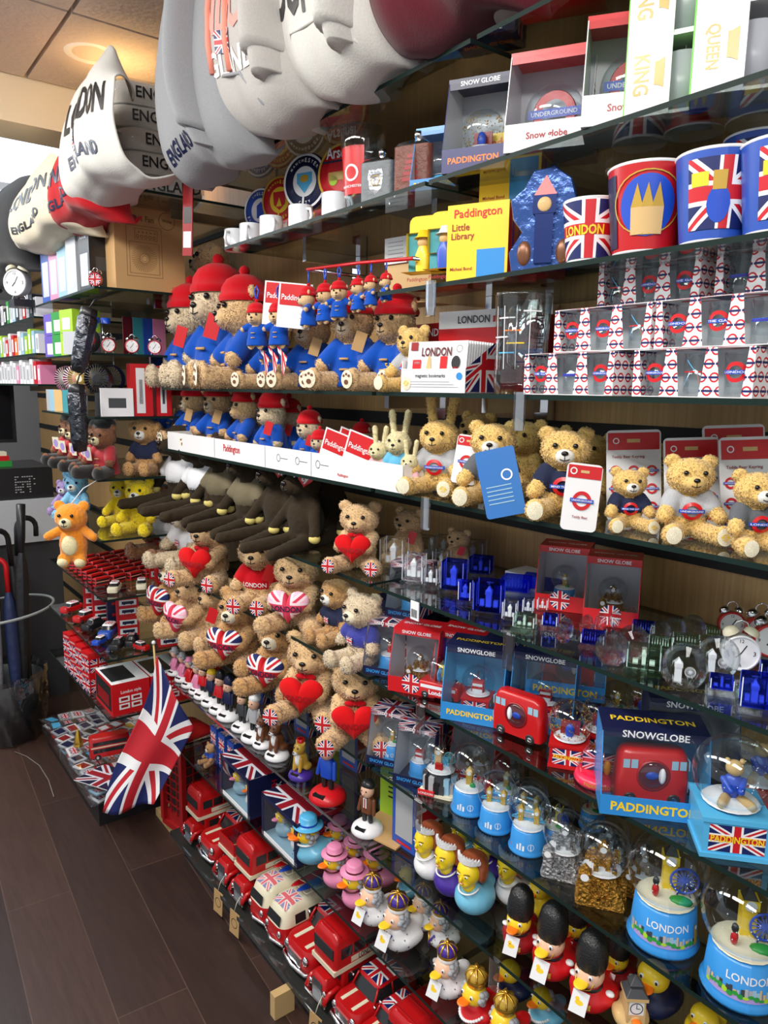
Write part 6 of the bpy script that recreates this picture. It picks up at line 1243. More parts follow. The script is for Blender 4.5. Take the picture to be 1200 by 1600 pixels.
def tankard():
    t = empty('glass_tankard'); m = MB(); m.lathe([(0, .004), (.040, .004), (.043, .0), (.045, .02), (.043, .08), (.047, .158), (.049, .162), (.046, .158), (.040, .08), (.040, .02), (0, .018)], clear('tumbler_glass', (.88, .92, .93), base=.06), 28); m.build('glass', t)
    f = cyl_frame(.0445, .048, .16); m = MB(); w2 = 'white'
    for i, (a, b, c_) in enumerate(((-.03, .12, 'white'), (-.02, .10, 'orange'), (-.015, .08, 'yellow'), (-.03, .065, 'sky'), (.0, .05, 'navy'), (.01, .13, 'white'), (-.04, .09, 'white'))): m.rect(lambda x, y: f(x, y, .001), a, a + .028, b, b + .0022, c_, 4)
    for a in (-.035, -.02, .0, .02): m.rect(lambda x, y: f(x, y, .001), a, a + .0012, .04, .14, 'white')
    m.text('MIND THE GAP', lambda x, y: f(.038 - (y - .08) * 1, .08 + x, .001), 0, .08, .10, 'black', 1.2); m.build('printed_map', t)
    m = MB(); m.tube([(0, -.046, .135), (0, -.07, .13), (0, -.075, .09), (0, -.07, .05), (0, -.045, .045)], .007, clear('tumbler_glass'), 10); m.build('handle', t); return t
put('tankard', tankard, 812, 0, Z4, 0, -60, 'tall clear glass tankard printed with a coloured line map', 'glass', h=1.0, X=D + .06)
SG = clear('tumbler_glass')
def pack():
    t = empty('glass_gift_pack'); w_, d_, h_ = .165, .052, .062; m = MB(); m.box(-w_ / 2, w_ / 2, -d_ / 2, d_ / 2, 0, .001, 'white'); m.box(-w_ / 2, w_ / 2, d_ / 2 - .001, d_ / 2, .001, h_, 'white'); m.box(-w_ / 2, w_ / 2, -d_ / 2, d_ / 2, h_ - .001, h_, ROUND)
    S_ = 60
    def strip(a0, a1, b0, b1): m.add([(a0, -d_ / 2, 0), (a1, -d_ / 2, 0), (b1, -d_ / 2, h_), (b0, -d_ / 2, h_)], [(0, 1, 2, 3)], ROUND, [(a0 * S_, 0), (a1 * S_, 0), (b1 * S_, h_ * S_), (b0 * S_, h_ * S_)])
    strip(-w_ / 2, -w_ / 2 + .014, -w_ / 2, -w_ / 2 + .008); strip(w_ / 2 - .014, w_ / 2, w_ / 2 - .008, w_ / 2)
    for c_ in (-.0275, .0275): strip(c_ - .014, c_ + .014, c_ - .007, c_ + .007)
    for s in (-1, 1): m.add([(s * w_ / 2, -d_ / 2, 0), (s * w_ / 2, d_ / 2, 0), (s * w_ / 2, d_ / 2, h_), (s * w_ / 2, -d_ / 2, h_)], [(0, 1, 2, 3)], ROUND, [(0, 0), (3, 0), (3, 3.6), (0, 3.6)])
    m.build('carton', t); return t
def shot(lg):
    def fn():
        t = empty('shot_glass'); m = MB(); m.lathe([(0, .001), (.0165, .001), (.0175, .004), (.0195, .054), (.0185, .054), (.016, .012), (0, .012)], SG, 22); m.build('glass', t); f = cyl_frame(.0182, .0195, .054); m = MB()
        if lg == 'map':
            for a, b, c_, d_, q in ((-.012, .03, .012, .03, 'red'), (-.008, .045, .006, .026, 'sky'), (.004, .03, .01, .01, 'orange'), (-.012, .012, -.004, .03, 'sky')): n = 5; m.add([f(a + (c_ - a) * i / n, b + (d_ - b) * i / n + e_, .0008) for i in range(n + 1) for e_ in (0, .0016)], [(2 * i, 2 * i + 2, 2 * i + 3, 2 * i + 1) for i in range(n)], q)
            m.disc(lambda x, y: f(x, y, .001), .004, .03, .002, .002, 'white', 10, 1)
        elif lg == 'bridge': m.rect(lambda x, y: f(x, y, .0008), -.013, .013, .026, .030, 'blue', 4); m.rect(lambda x, y: f(x, y, .0012), -.013, .013, .027, .0285, 'purple', 4)
        else: m.roundel(lambda x, y, e=0: f(x, y, .0006 + e * .3), 0, .030, .0125, lg)
        m.build('print', t); return t
    return fn
lgs = ('THE GAP', 'bridge', 'UNDERGROUND', 'UNDERGROUND', 'map', 'LONDON')
GA, GK = 'shot glasses in white roundel packs', 'white roundel shot glass packs'
yp = [slot(899, D + .03, Z4), slot(1090, D + .03, Z4)]
rows = [(D + .032, Z4, 'front pack at shelf level', (.0, .0), 0), (D + .045, Z4 + .0635, 'pack on the upper tier', (-.045, -.02), 2), (D + .105, Z4 + .0635 * 0, 'pack hidden behind the front ones', (-.02, -.02), 1), (D + .105, Z4 + .0635, 'pack in the second row', (-.03, -.03), 1), (D + .105, Z4 + .127, 'topmost pack at the back', (-.075, -.065), 4)]
pos_w = ('farther', 'nearer')
for X_, z_, wd, offs, st in rows:
    for j in range(2):
        y = yp[j] + offs[j] - (.0 if j == 0 else 0)
        o = get('pack', pack); o.location = (X_, y, z_ + .0006); o.rotation_euler = (0, 0, -PI / 2); tag(o, 'white roundel gift pack of three glasses, %s %s' % (pos_w[j], wd), 'gift pack', GK)
        for i in range(3):
            lg = lgs[(i + 3 * j + st) % 6]; q = get('shot' + lg, shot(lg)); q.location = (X_ - .004, y - (i - 1) * .055, z_ + .002); q.rotation_euler = (0, 0, -PI / 2 + .15); tag(q, 'shot glass with %s print, %s in the %s %s' % ({'map': 'line map', 'bridge': 'bridge'}.get(lg, 'roundel'), ('left', 'middle', 'right')[i], pos_w[j], wd), 'shot glass', GA)
# ================================================================ Z3: cups, book boxes, tin
def cup(kind):
    def fn():     # printed bucket cup, height .1
        t = empty('printed_cup'); body = {'flag': 'white', 'red': 'busred', 'blue': 'bluebox', 'flagblue': 'bluebox'}[kind]
        m = MB(); m.lathe([(0, 0), (.036, 0), (.037, .004)], 'white', 32); m.lathe([(.037, .004), (.047, .098)], body, 32); m.lathe([(.047, .098), (.0485, .1), (.047, .1015), (.045, .099), (.036, .01), (0, .008)], 'white', 32); m.build('cup', t)
        f = cyl_frame(.037, .047, .1); m = MB(); g = lambda x, y, e=.0008: f(x, y, e)
        if kind == 'flag': m.rect(g, -.055, .055, .006, .096, FLAG, 20, 4); m.text('LONDON', lambda x, y: f(x, y, .002), -.01, .05, .06, 'yellow', 1.5, .03)
        elif kind == 'red':
            m.disc(g, .0, .052, .028, .034, 'blue', 24, 3); m.rect(lambda x, y: f(x, y, .0016), -.016, .016, .02, .05, 'tan', 6, 2); [m.shape([(a - .006, .05), (a + .006, .05), (a, .076)], lambda x, y: f(x, y, .0018), 'gold') for a in (-.010, 0, .010)]; m.ring(lambda x, y: f(x, y, .0016), 0, .055, .034, .0355, 'gold', 30); m.rect(g, -.055, -.034, .008, .09, 'navy', 6, 2)
        else: m.rect(g, -.034, .038, .014, .09, FLAG, 20, 4); m.disc(lambda x, y: f(x, y, .0014), -.004, .04, .011, .02, 'blue', 14, 2); m.rect(lambda x, y: f(x, y, .0018), -.010, .002, .055, .075, 'gold', 2, 2); m.rect(lambda x, y: f(x, y, .0016), -.03, -.014, .06, .075, 'yellow', 4, 1)
        m.build('print', t); return t
    return fn
for key, px, hp, dx, rz, lf, lb in (('flag', 920, 92, .045, -55, 0, 'printed cup with union flag wrap in the front row'), ('red', 1005, 128, .05, -55, 0, 'red printed cup with blue and tan picture in the front row'), ('blue', 1112, 132, .05, -50, 0, 'large blue printed cup with union flag in the front row'), ('flagblue', 1215, 136, .05, -45, 0, 'blue printed cup cut by the right edge of the photo'),
    ('flag', 985, 84, .17, -60, .055, 'smaller flag printed cup raised behind the front row'), ('red', 1068, 90, .17, -60, .06, 'red printed cup raised behind the blue flag one'), ('blue', 1172, 110, .17, -50, .06, 'blue printed cup raised behind at the right')):
    put('cup' + key, cup(key), px, 0, Z3, hp, rz, lb, 'cup', 'printed cups on the third shelf', nom=.1, X=D + dx, lift=lf)
for px, h_, n in ((1000, .0545, 0), (1085, .0595, 1), (1180, .0595, 2)):
    put('riser%d' % n, carton(.10, .10, h_, 'navy'), px, 0, Z3, 0, -70, 'dark carton under the %s raised cup' % ('first', 'second', 'third')[n], 'box', 'dark cartons under the raised cups', h=1, X=D + .17)
YL = carton(.11, .07, .125, 'yellow', {'right': 'yellow'}, texts=(('front', 'Paddington', 0, .108, .085, 'red'), ('front', 'Little', -.03, .088, .032, 'darkred'), ('front', 'Library', -.026, .072, .042, 'darkred'), ('front', 'Michael Bond', -.028, .02, .04, 'darkred')), rects=(('front', .0, .05, .004, .05, 'cyan'), ('right', -.034, -.02, .004, .12, 'red'), ('right', -.018, -.006, .004, .12, 'blue'), ('right', -.004, .01, .004, .12, 'gold'), ('right', .012, .024, .004, .12, 'teal')))
put('ybook', YL, 755, 0, Z3, 0, -66, 'yellow boxed set of little books with coloured spines at the shelf front', 'book box', 'yellow little library boxes', h=1, X=D + .06)
put('ybook', YL, 800, 0, Z3, 0, -66, 'yellow boxed set of little books raised behind the front one', 'book box', 'yellow little library boxes', h=1, X=D + .13, lift=.1262)
put('yris', carton(.11, .07, .125, 'red'), 800, 0, Z3, 0, -66, 'red box under the raised yellow book box', 'box', h=1, X=D + .13)
def tin():
    t = empty('shaped_tin'); pts = [(-.05, 0), (.045, 0), (.052, .03), (.042, .07), (.048, .10), (.038, .135), (.012, .155), (-.02, .15), (-.035, .125), (-.055, .11), (-.05, .08), (-.035, .06), (-.055, .03)]
    m = MB(); n = len(pts)
    for a, b, c_ in ((-.012, .012, mat('tin_blue', srgb(52, 84, 150), .22, .4, bump=.5, bscale=30)),):
        vs = [(x, a, z) for x, z in pts] + [(x * .97, a - .003, .078 + (z - .078) * .97) for x, z in pts] + [(x, b, z) for x, z in pts]
        m.add(vs, [tuple(range(n, 2 * n))] + [(i, (i + 1) % n, n + (i + 1) % n, n + i) for i in range(n)] + [(2 * n + i, 2 * n + (i + 1) % n, (i + 1) % n, i) for i in range(n)] + [tuple(range(2 * n, 3 * n))[::-1]], c_, None)
    m.build('tin_body', t); m = MB(); em = mat('tin_emboss', srgb(30, 50, 110), .25, .4)
    m.box(-.014, .014, -.020, -.012, .012, .085, em); m.box(-.018, .018, -.021, -.012, .085, .112, em); m.ell((0, -.021, .098), (.011, .003, .011), 'tan', 16, 8); m.add([(-.018, -.018, .112), (.018, -.018, .112), (0, -.015, .142)], [(0, 1, 2)], 'red'); [m.ell((s * .03, -.013, .028), (.012, .006, .02), mat('tin_brown', srgb(120, 76, 50), .3, .3), 12, 8) for s in (-1, 1)]; m.build('embossed_picture', t); return t
put('tin', tin, 850, 0, Z3, 0, -60, 'blue metal embossed shaped tin leaning at the shelf front', 'tin', h=1, X=D + .05)
def figpack(c):
    def fn():
        t = empty('figure_pack'); m = MB(); m.box(-.035, .035, -.02, .02, 0, .03, 'yellow'); m.rprism([(.012, .035, .05, .012), (.014, .035, .05, .012)], 'yellow', 3); m.v = [(x, y, z) for x, y, z in m.v[:8]] + [(x, z, y + .08) for x, y, z in m.v[8:]]
        m.box(-.034, .034, .008, .011, .03, .10, 'teal'); f = FR('front', .07, .04); m.text('Paddington', lambda x, y: f(x, y, .001), 0, .015, .04, 'darkred'); m.build('backing_card', t)
        m = MB(); m.rprism([(.03, .012, .01, .008), (.06, .014, .011, .009), (.075, .008, .008, .007)], 'yellow' if c == 'yellow' else 'blue', 4); m.ell((0, 0, .082), .011, 'tan', 12, 8); m.lathe([(.018, .088), (.012, .092), (.008, .102), (0, .103)], 'yellow' if c == 'yellow' else 'white', 16); m.build('figurine', t); return t
    return fn
for c_, px, dx, lb in (('yellow', 660, .045, 'yellow carded little figure in a yellow hat at the shelf end'), ('white', 694, .05, 'yellow carded little figure in a white hat beside the yellow-hatted one'), ('yellow', 720, .08, 'yellow carded figure tucked behind the book box')):
    put('fig' + c_, figpack(c_), px, 0, Z3, 0, -68, lb, 'toy pack', 'yellow carded figures', h=1.05, X=D + dx)
put('bandbox', carton(.13, .09, .055, 'white', rects=(('front', .0, .02, 0, .055, 'darkred'),) + tuple(('front', -.055, -.01, .012 + .008 * q, .0135 + .008 * q, 'grey') for q in range(5))), 655, 0, Z3, 0, -80, 'white carton with dark red band lying at the shelf back', 'box', h=1, X=D + .20, lift=.086)
put('bandris', carton(.13, .08, .085, 'wood'), 655, 0, Z3, 0, -80, 'plain pale block under the banded white carton', 'box', h=1, X=D + .20)
# ================================================================ Z2: mugs, badges, flasks, boxes
def mug():
    t = empty('white_mug'); m = MB(); m.lathe([(0, .002), (.036, .002), (.038, 0), (.039, .006), (.039, .072), (.037, .074), (.0355, .07), (.034, .008), (0, .006)], mat('mug_white', (.82, .84, .88), .2, coat=.5), 28); m.build('cup', t); MB().tube([(0, -.037, .06), (0, -.058, .056), (0, -.064, .036), (0, -.056, .018), (0, -.037, .014)], .005, 'white', 8).build('handle', t); return t
for i, (px, dx) in enumerate(((368, .05), (392, .05), (424, .05), (470, .05), (523, .05))):
    put('mug', mug, px, 0, Z2, 0, -60 + 20 * i, 'plain white mug, %s from the far end of the high shelf' % O9[i], 'mug', 'white mugs on the high shelf', h=.74, X=D + dx)
def plate(kind):
    def fn():
        m = MB(); f = plane_frame((0, -.006, .06), (1, 0, 0), (0, 0, 1), (0, -1, 0)); c1, c2 = {'chelsea': ('bluebox', 'white'), 'united': ('red', 'yellow'), 'city': ('sky', 'white'), 'arsenal': ('red', 'gold')}[kind]
        m.at((0, 0, .06), (PI / 2, 0, 0)); m.lathe([(0, -.004), (.058, -.004), (.06, 0), (.058, .005), (0, .005)], c1 if kind != 'city' else 'navy', 32); m.at()
        m.ring(f, 0, 0, .052, .057, 'gold' if kind in ('united', 'arsenal') else 'white', 30)
        m.disc(lambda x, y: f(x, y, .0006), 0, 0, .034, .034, c2 if kind != 'arsenal' else 'red', 26, 1); m.ring(lambda x, y: f(x, y, .001), 0, 0, .031, .034, 'navy' if kind == 'city' else c1, 26)
        g = lambda x, y: f(x, y, .0014)
        wd = {'chelsea': ('CHELSEA', 'FOOTBALL CLUB'), 'united': ('MANCHESTER', 'UNITED'), 'city': ('MANCHESTER', 'CITY'), 'arsenal': ('Arsenal', '')}[kind]
        for s, rr, sg in ((wd[0], .043, 1), (wd[1], .043, -1)):
            n = len(s)
            if kind == 'arsenal' and s: m.text(s, g, 0, .04, .07, 'white', 1.3, .02); continue
            for i, ch in enumerate(s):
                if ch == ' ': continue
                a = PI / 2 * sg - sg * (i - (n - 1) / 2) * .2; cx_, cy_ = rr * math.cos(a), rr * math.sin(a); ro = a - PI / 2 if sg > 0 else a + PI / 2; ca, sa = math.cos(ro), math.sin(ro)
                m.text(ch, lambda x, y, cx_=cx_, cy_=cy_, ca=ca, sa=sa: g(cx_ + x * ca - y * sa, cy_ + x * sa + y * ca), 0, 0, .005, 'white' if kind != 'united' else 'yellow', 1, .02)
        if kind == 'city': m.shape([(-.02, .018), (.02, .018), (.02, -.002), (0, -.024), (-.02, -.002)], g, 'sky'); m.disc(lambda x, y: f(x, y, .002), 0, .006, .012, .008, 'gold', 12, 1)
        if kind == 'united': m.shape([(-.02, .02), (.02, .02), (.018, -.01), (0, -.024), (-.018, -.01)], g, 'red'); m.shape([(-.01, -.015), (0, .006), (.008, -.015)], lambda x, y: f(x, y, .002), 'yellow')
        if kind == 'chelsea': m.shape([(-.012, -.02), (.01, -.02), (.014, .0), (.004, .022), (-.012, .012)], g, 'blue')
        if kind == 'arsenal': m.rect(g, -.03, .02, -.012, .004, 'gold'); m.disc(g, -.018, -.012, .01, .01, 'lime', 14, 1); m.disc(g, .014, -.012, .008, .008, 'lime', 14, 1); m.rect(g, -.045, .045, .022, .026, 'navy')
        return m.build('club_badge_sign')
    return fn
for k, px, dx, lf, hp, lb in (('chelsea', 410, .13, .055, 68, 'round blue club badge sign behind the mugs'), ('united', 440, .12, .055, 74, 'round red and yellow club badge sign behind the mugs'), ('city', 479, .10, .06, 86, 'round pale blue club badge sign with AGUEROOOO strip'), ('arsenal', 535, .12, .055, 92, 'red and gold club badge sign lettered in white beside the pint glass')):
    put('bd' + k, plate(k), px, 0, Z2, hp, -68, lb, 'sign', nom=.12, X=D + dx, lift=lf)
m = MB(); m.box(-.16, .12, -.02, .03, 0, .054, 'darkred'); m.text('AGUEROOOO!!', plane_frame((.03, -.021, .044), (1, 0, 0), (0, 0, 1), (0, -1, 0)), 0, 0, .12, 'yellow', 1, .02); m.text('MANCHESTER', plane_frame((.03, -.021, .03), (1, 0, 0), (0, 0, 1), (0, -1, 0)), 0, 0, .12, 'white')
o = m.build('sign_strip'); o.location = (D + .112, slot(470, D + .11, Z2), Z2 + .0005); o.rotation_euler = (0, 0, math.radians(-88)); tag(o, 'dark red strip reading AGUEROOOO under the club badges', 'sign')
def pint():
    t = empty('pint_glass'); m = MB(); m.lathe([(0, .003), (.030, .003), (.031, .012), (.036, .05), (.045, .13), (.046, .16), (.0445, .16), (.034, .05), (.028, .014), (0, .014)], SG, 28); m.build('glass', t); f = cyl_frame(.036, .045, .16)
    m = MB(); m.rect(lambda x, y: f(x, y, .0008), -.024, .024, .03, .12, 'red', 12, 3); m.disc(lambda x, y: f(x, y, .0016), 0, .07, .014, .016, 'white', 18, 1); m.disc(lambda x, y: f(x, y, .002), 0, .07, .010, .012, 'red', 14, 1); m.text('MANCHESTER', lambda x, y: f(.012 + .0 * x - (y - .07), .07 + x, .002) if 0 else f(x, y, .0018), 0, .045, .042, 'white'); m.build('print', t); return t
put('pint', pint, 566, 0, Z2, 122, -70, 'tall pint glass with red club print', 'glass', nom=.16, X=D + .06)
def flask(c):
    def fn():
        t = empty('hip_flask'); m = MB(); m.rprism([(.004, .046, .013, .012), (.105, .046, .013, .012)], {'brown': mat('leather', srgb(112, 58, 42), .45, bump=.4, bscale=60), 'grey': mat('grey_leather', srgb(116, 122, 126), .5, bump=.3, bscale=60)}[c], 5); m.build('leather_wrap', t)
        m = MB(); m.rprism([(0, .047, .014, .013), (.004, .047, .014, .013)], 'chrome', 5); m.rprism([(.105, .047, .014, .013), (.112, .04, .011, .01), (.116, .012, .008, .007)], 'chrome', 5); m.lathe([(.008, .116), (.008, .12), (.010, .121), (.010, .133), (0, .135)], 'chrome', 16, (.012, 0)); m.build('metal_shell', t)
        f = plane_frame((0, -.0132, .06), (1, 0, 0), (0, 0, 1), (0, -1, 0)); m = MB()
        if c == 'grey': m.shape([(-.018, .026), (.018, .026), (.022, .01), (.016, -.02), (0, -.032), (-.016, -.02), (-.022, .01)], f, 'pewter'); m.ring(lambda x, y: f(x, y, .001), 0, 0, .012, .014, 'gold', 6); m.text('LONDON', lambda x, y: f(x, y, .001), 0, -.012, .03, 'black')
        else: [m.rect(f, -.022 + .003 * k, .022 - .003 * k, -.03 + k * .012, -.022 + k * .012, 'darkred') for k in range(5)]
        m.build('badge', t); return t
    return fn
for c_, px, dx, hp, lb in (('grey', 590, .05, 84, 'grey leather hip flask with metal crest, beside the pint glass'), ('grey', 618, .08, 82, 'grey leather hip flask half hidden behind the brown one'), ('brown', 645, .05, 94, 'brown leather hip flask with embossed front')):
    put('fl' + c_, flask(c_), px, 0, Z2, hp, -66, lb, 'hip flask', nom=.135, X=D + dx)
put('sgb1', window_box(.09, .10, .115, 'cyan', 'cyan', lip=.02, lip_text='PADDINGTON', side='cyan', content=globe('sky', 'round', None, 'gold'), cscale=.085), 690, 0, Z2, 0, -62, 'pale curved gift box with little globe beside the brown flask', 'gift box', h=1, X=D + .09)
put('sgb2', window_box(.11, .10, .155, mat('indigo', srgb(40, 40, 100), .4), 'navy', inner='silverbox', lip=.038, title='SNOW GLOBE', title_m='white', lip_text='PADDINGTON', lip_m='orange', side=FLAG, content=globe('sky', 'round', None, 'glitter'), cscale=.115), 752, 0, Z2, 0, -62, 'indigo gift box with large snow globe and union flag side', 'gift box', h=1, X=D + .065)
RGB = window_box(.13, .10, .15, 'white', 'red', inner='silverbox', lip=.04, lip_text='Snow globe', lip_m='darkred', lw=.48, side='round', content=globe('grey', 'round', None, 'plainred'), cscale=.115)
def roundel_globe():
    t = empty('snow_globe'); MB().lathe([(0, 0), (.26, 0), (.26, .1), (.2, .14), (0, .14)], 'silverbox', 24).build('base', t); m = MB(); f = plane_frame((0, -.06, .5), (1, 0, 0), (0, 0, 1), (0, -1, 0)); m.at((0, 0, .5), (PI / 2, 0, 0)); m.lathe([(.2, -.05), (.26, -.05), (.26, .05)], 'red', 24); m.at(); m.roundel(f, 0, 0, .25, 'UNDERGROUND', .006); m.build('roundel', t); MB().ell((0, 0, .48), .36, GL, 28, 18).build('glass_dome', t); return t
RGB.inside = [('rglobe', roundel_globe, (0, .01, .002), .13, 0, 'snow globe with roundel inside the ', 'snow globe', 'roundel snow globes in boxes')]
put('rgb', RGB, 862, 0, Z2, 0, -60, 'white and red gift box with roundel snow globe, farther one', 'gift box', 'roundel snow globe boxes', h=1, X=D + .07)
put('rgb', RGB, 985, 0, Z2, 0, -56, 'white and red gift box with roundel snow globe, nearer one', 'gift box', 'roundel snow globe boxes', h=1, X=D + .07)
def mugset(word):
    def fn():
        t = empty('mug_gift_box'); w_, d_, h_ = .10, .085, .19; m = MB(); m.box(-w_ / 2, w_ / 2, d_ / 2 - .002, d_ / 2, 0, h_, 'white'); m.box(-w_ / 2, w_ / 2, -d_ / 2, d_ / 2, 0, .004, 'white'); m.box(-w_ / 2, w_ / 2, -d_ / 2, d_ / 2, h_ - .004, h_, 'white'); m.box(-w_ / 2, -w_ / 2 + .003, -d_ / 2, d_ / 2, .004, h_ - .004, 'white'); m.box(-w_ / 2, w_ / 2, -d_ / 2, d_ / 2, h_ * .5 - .003, h_ * .5 + .003, 'white')
        m.box(-w_ / 2 - .002, -w_ / 2 - .0002, -d_ / 2, d_ / 2, 0, h_, mat('bright_green', srgb(110, 200, 60), .4)); b = m.build('carton', t)
        m = MB(); m.box(-w_ / 2, -w_ / 2 + .055, -d_ / 2 - .002, -d_ / 2 - .0002, 0, h_, 'white'); f = plane_frame((-w_ / 2 + .027, -d_ / 2 - .0024, 0), (1, 0, 0), (0, 0, 1), (0, -1, 0))
        for zz in (.05, .14):
            m.text(word, lambda x, y, zz=zz: f(-.008 + (y - zz), zz - x, 0), 0, zz, .048, 'gold', 1.3, .02); m.shape([(.008, zz - .014), (.012, zz - .014), (.02, zz - .018), (.02, zz + .018), (.012, zz + .014), (.008, zz + .014)], f, 'gold')
        m.build('printed_panel', b); MB().quad([(w_ / 2, -d_ / 2, 0), (w_ / 2, d_ / 2, 0), (w_ / 2, d_ / 2, h_), (w_ / 2, -d_ / 2, h_)], PLAST).build('side_film', b); return t
    return fn
def kmug():
    t = empty('gift_mug'); m = MB(); m.lathe([(0, 0), (.028, 0), (.036, .07), (.0345, .07), (.027, .006), (0, .006)], mat('mug_grey', srgb(176, 180, 190), .3), 24); m.build('cup', t); f = cyl_frame(.028, .036, .07); MB().text('QUEEN', lambda x, y: f(x, y, .001), .035, .035, .035, 'gold', 1.3, .02).build('lettering', t); return t
for wd, px, sc, rz in (('KING', 1045, 1.02, -66), ('QUEEN', 1150, 1.06, -60)):
    fn = mugset(wd); fn.inside = [('kmug', kmug, (.012, .0, .006), 1, 0, 'lower grey mug inside the ', 'mug', 'grey mugs in gift boxes'), ('kmug', kmug, (.012, .0, .1), 1, 0, 'upper grey mug inside the ', 'mug', 'grey mugs in gift boxes')]
    put('ms' + wd, fn, px, 0, Z2, 0, rz, 'green-sided white gift box with %s lettering' % wd, 'gift box', 'mug gift boxes', h=sc, X=D + .075)
# big plush dog on the short shelf
dg = bear('tan', 'sit', 'dog', 'navy', 'flag', muzzle='pale')
put('bigdog', dg, 338, 0, Z3 + .035, 125, -105, 'tan plush dog with union flag vest above the blue-coated bears', 'soft toy', nom=.96, X=D + .24)
o = put('strap', carton(.03, .004, .2, 'darkred', rects=(('front', -.012, .012, .02, .06, 'white'), ('front', -.012, .012, .08, .12, 'chrome'))), 293, 0, Z1 - .22, 0, -60, 'narrow red hanging pack of small metal charms beside the fan carton', 'toy pack', h=1, X=.80); o.rotation_euler[1] = .05

# ================================================================ sweatshirts over the top shelf
def hoodie_fab(name, col): return mat(name, col, .95, bump=.12, bscale=300, var=.04, sheen=.2, spec=.1)
def sweatshirt(pxl, pxr, Xf, m, zt, zb, label, texts=(), parts=(), folds=.012, seed=1, curl=.06, group='sweatshirts hanging over the top shelf', top=1.0, deep=.18, openend=False):
    y0, y1 = slot(pxr, Xf, H + zb + .1), slot(pxl, Xf, H + zb + .1); yc, hw = (y0 + y1) / 2, (y1 - y0) / 2
    t = empty('sweatshirt'); t.location = (Xf, yc, H + zb)
    dz = zt - zb; prof = [(.10, dz + .01), (.075, dz * .93), (.04, dz * .78), (.015, dz * .58), (.0, dz * .36), (.004, dz * .21), (.02, dz * .09), (.055, .01), (.10, -.004), (deep, .02)]
    def P(u, v, e=0):     # u along the shelf (-1..1, +1 = towards the viewer), v 0 top..1 bottom
        v = min(1, max(0, v)); k = v * (len(prof) - 1); i = min(len(prof) - 2, int(k)); q = k - i; p0 = prof[max(0, i - 1)]; p1 = prof[i]; p2 = prof[i + 1]; p3 = prof[min(len(prof) - 1, i + 2)]
        def cr(a, b, c, d): return .5 * ((2 * b) + (-a + c) * q + (2 * a - 5 * b + 4 * c - d) * q * q + (-a + 3 * b - 3 * c + d) * q ** 3)
        x, z = cr(p0[0], p1[0], p2[0], p3[0]), cr(p0[1], p1[1], p2[1], p3[1])
        b = max(0, 1 - abs(u) ** 6) ** .5 if not (openend and u > 0) else 1 - .12 * u ** 4; back = deep
        fo = math.sin(u * 7 + v * 2.5 + seed) * .4 + math.sin(u * 13 - v * 5 + seed * 2) * .25 + noise.noise(Vector((u * 3 + seed * 7, v * 2.2, seed))) * 1.4
        n_ = fo * folds * (.35 + .9 * v)
        x = back + (x - back) * (.2 + .8 * b) - n_ * b - e
        tp = top + (1 - top) * min(1, v / .38) ** .7
        z -= (.16 if top < 1 else .05) * abs(u) ** 1.6 * max(0, 1 - v / .34) * dz / .34
        return (x, -u * hw * tp, z - .015 * math.sin(u * 5 + seed) * v)
    N1, N2 = 84, 72; vs = [P(-1 + 2 * i / N1, j / N2) for j in range(N2 + 1) for i in range(N1 + 1)]; fs = [(j * (N1 + 1) + i, j * (N1 + 1) + i + 1, (j + 1) * (N1 + 1) + i + 1, (j + 1) * (N1 + 1) + i) for j in range(N2) for i in range(N1)]
    mb = MB(); mb.add(vs, fs, m, None, True); b = mb.build('body', t); so = b.modifiers.new('thickness', 'SOLIDIFY'); so.thickness = .004
    for (s, cu, cv, w_, c_, hk) in texts:
        ar = hw / .5
        MB().text(s, lambda x, y: P(x, cv - (y) * 1.0, .0062), cu, 0, w_, c_, hk, .03, True).build('lettering', b)
    for f in parts: f(t, b, P)
    return tag(t, label, 'sweatshirt', group)
def badge(u0, u1, v0, v1):
    return lambda t, b, P: MB().rect(lambda x, y: P(x, -y, .007), u0, u1, -v1, -v0, FLAG, 8, 8).build('flag_patch', b)
def strings(c, us, v0, v1):
    def f(t, b, P):
        for u in us: MB().tube([P(u + .02 * k / 6, v0 + (v1 - v0) * k / 6, .008) for k in range(7)], .007, c, 8).build('drawstring', t)
    return f
def pocket(u0, u1, v0, v1, m):
    def f(t, b, P): MB().tube([P(u0, v1, .003), P(u0 * .9, (v0 + v1) / 2, .004), P(u0 * .6, v0, .005), P(0, v0 - .01, .005), P(u1 * .6, v0, .005), P(u1 * .9, (v0 + v1) / 2, .004), P(u1, v1, .003)], .0035, m, 6).build('pocket_seam', b)
    return f
def sleeve(pts, r, m):
    def f(t, b, P):
        def strip(k0, k1, wd, th, name, par):
            vs = []; n = len(pts) - 1; N = 16; K = 10
            for i in range(N + 1):
                k = (k0 + (k1 - k0) * i / N) * n; q = min(n - 1, int(k)); w_ = k - q; u = pts[q][0] + (pts[q + 1][0] - pts[q][0]) * w_; v = pts[q][1] + (pts[q + 1][1] - pts[q][1]) * w_
                for s in range(K + 1): c_ = -1 + 2 * s / K; vs.append(P(u + c_ * wd * (1 - .25 * (k / n)), v + .012 * c_ * c_, th * math.sqrt(max(0, 1 - c_ * c_)) + .001))
            for s in range(K + 1): c_ = -1 + 2 * s / K; vs.append(P(u + c_ * wd * .72, v + .006 + .012 * c_ * c_, .001))
            N += 1
            MB().add(vs, [(i * (K + 1) + s, i * (K + 1) + s + 1, (i + 1) * (K + 1) + s + 1, (i + 1) * (K + 1) + s) for i in range(N) for s in range(K)], m, None, True).build(name, par)
        q = MB().add([P(*p) for p in pts[:3]], [(0, 1, 2)], m).build('sleeve', t); strip(0, .86, r * 4.4, .055, 'cloth', q); strip(.85, 1, r * 3.6, .04, 'cuff', q)
    return f
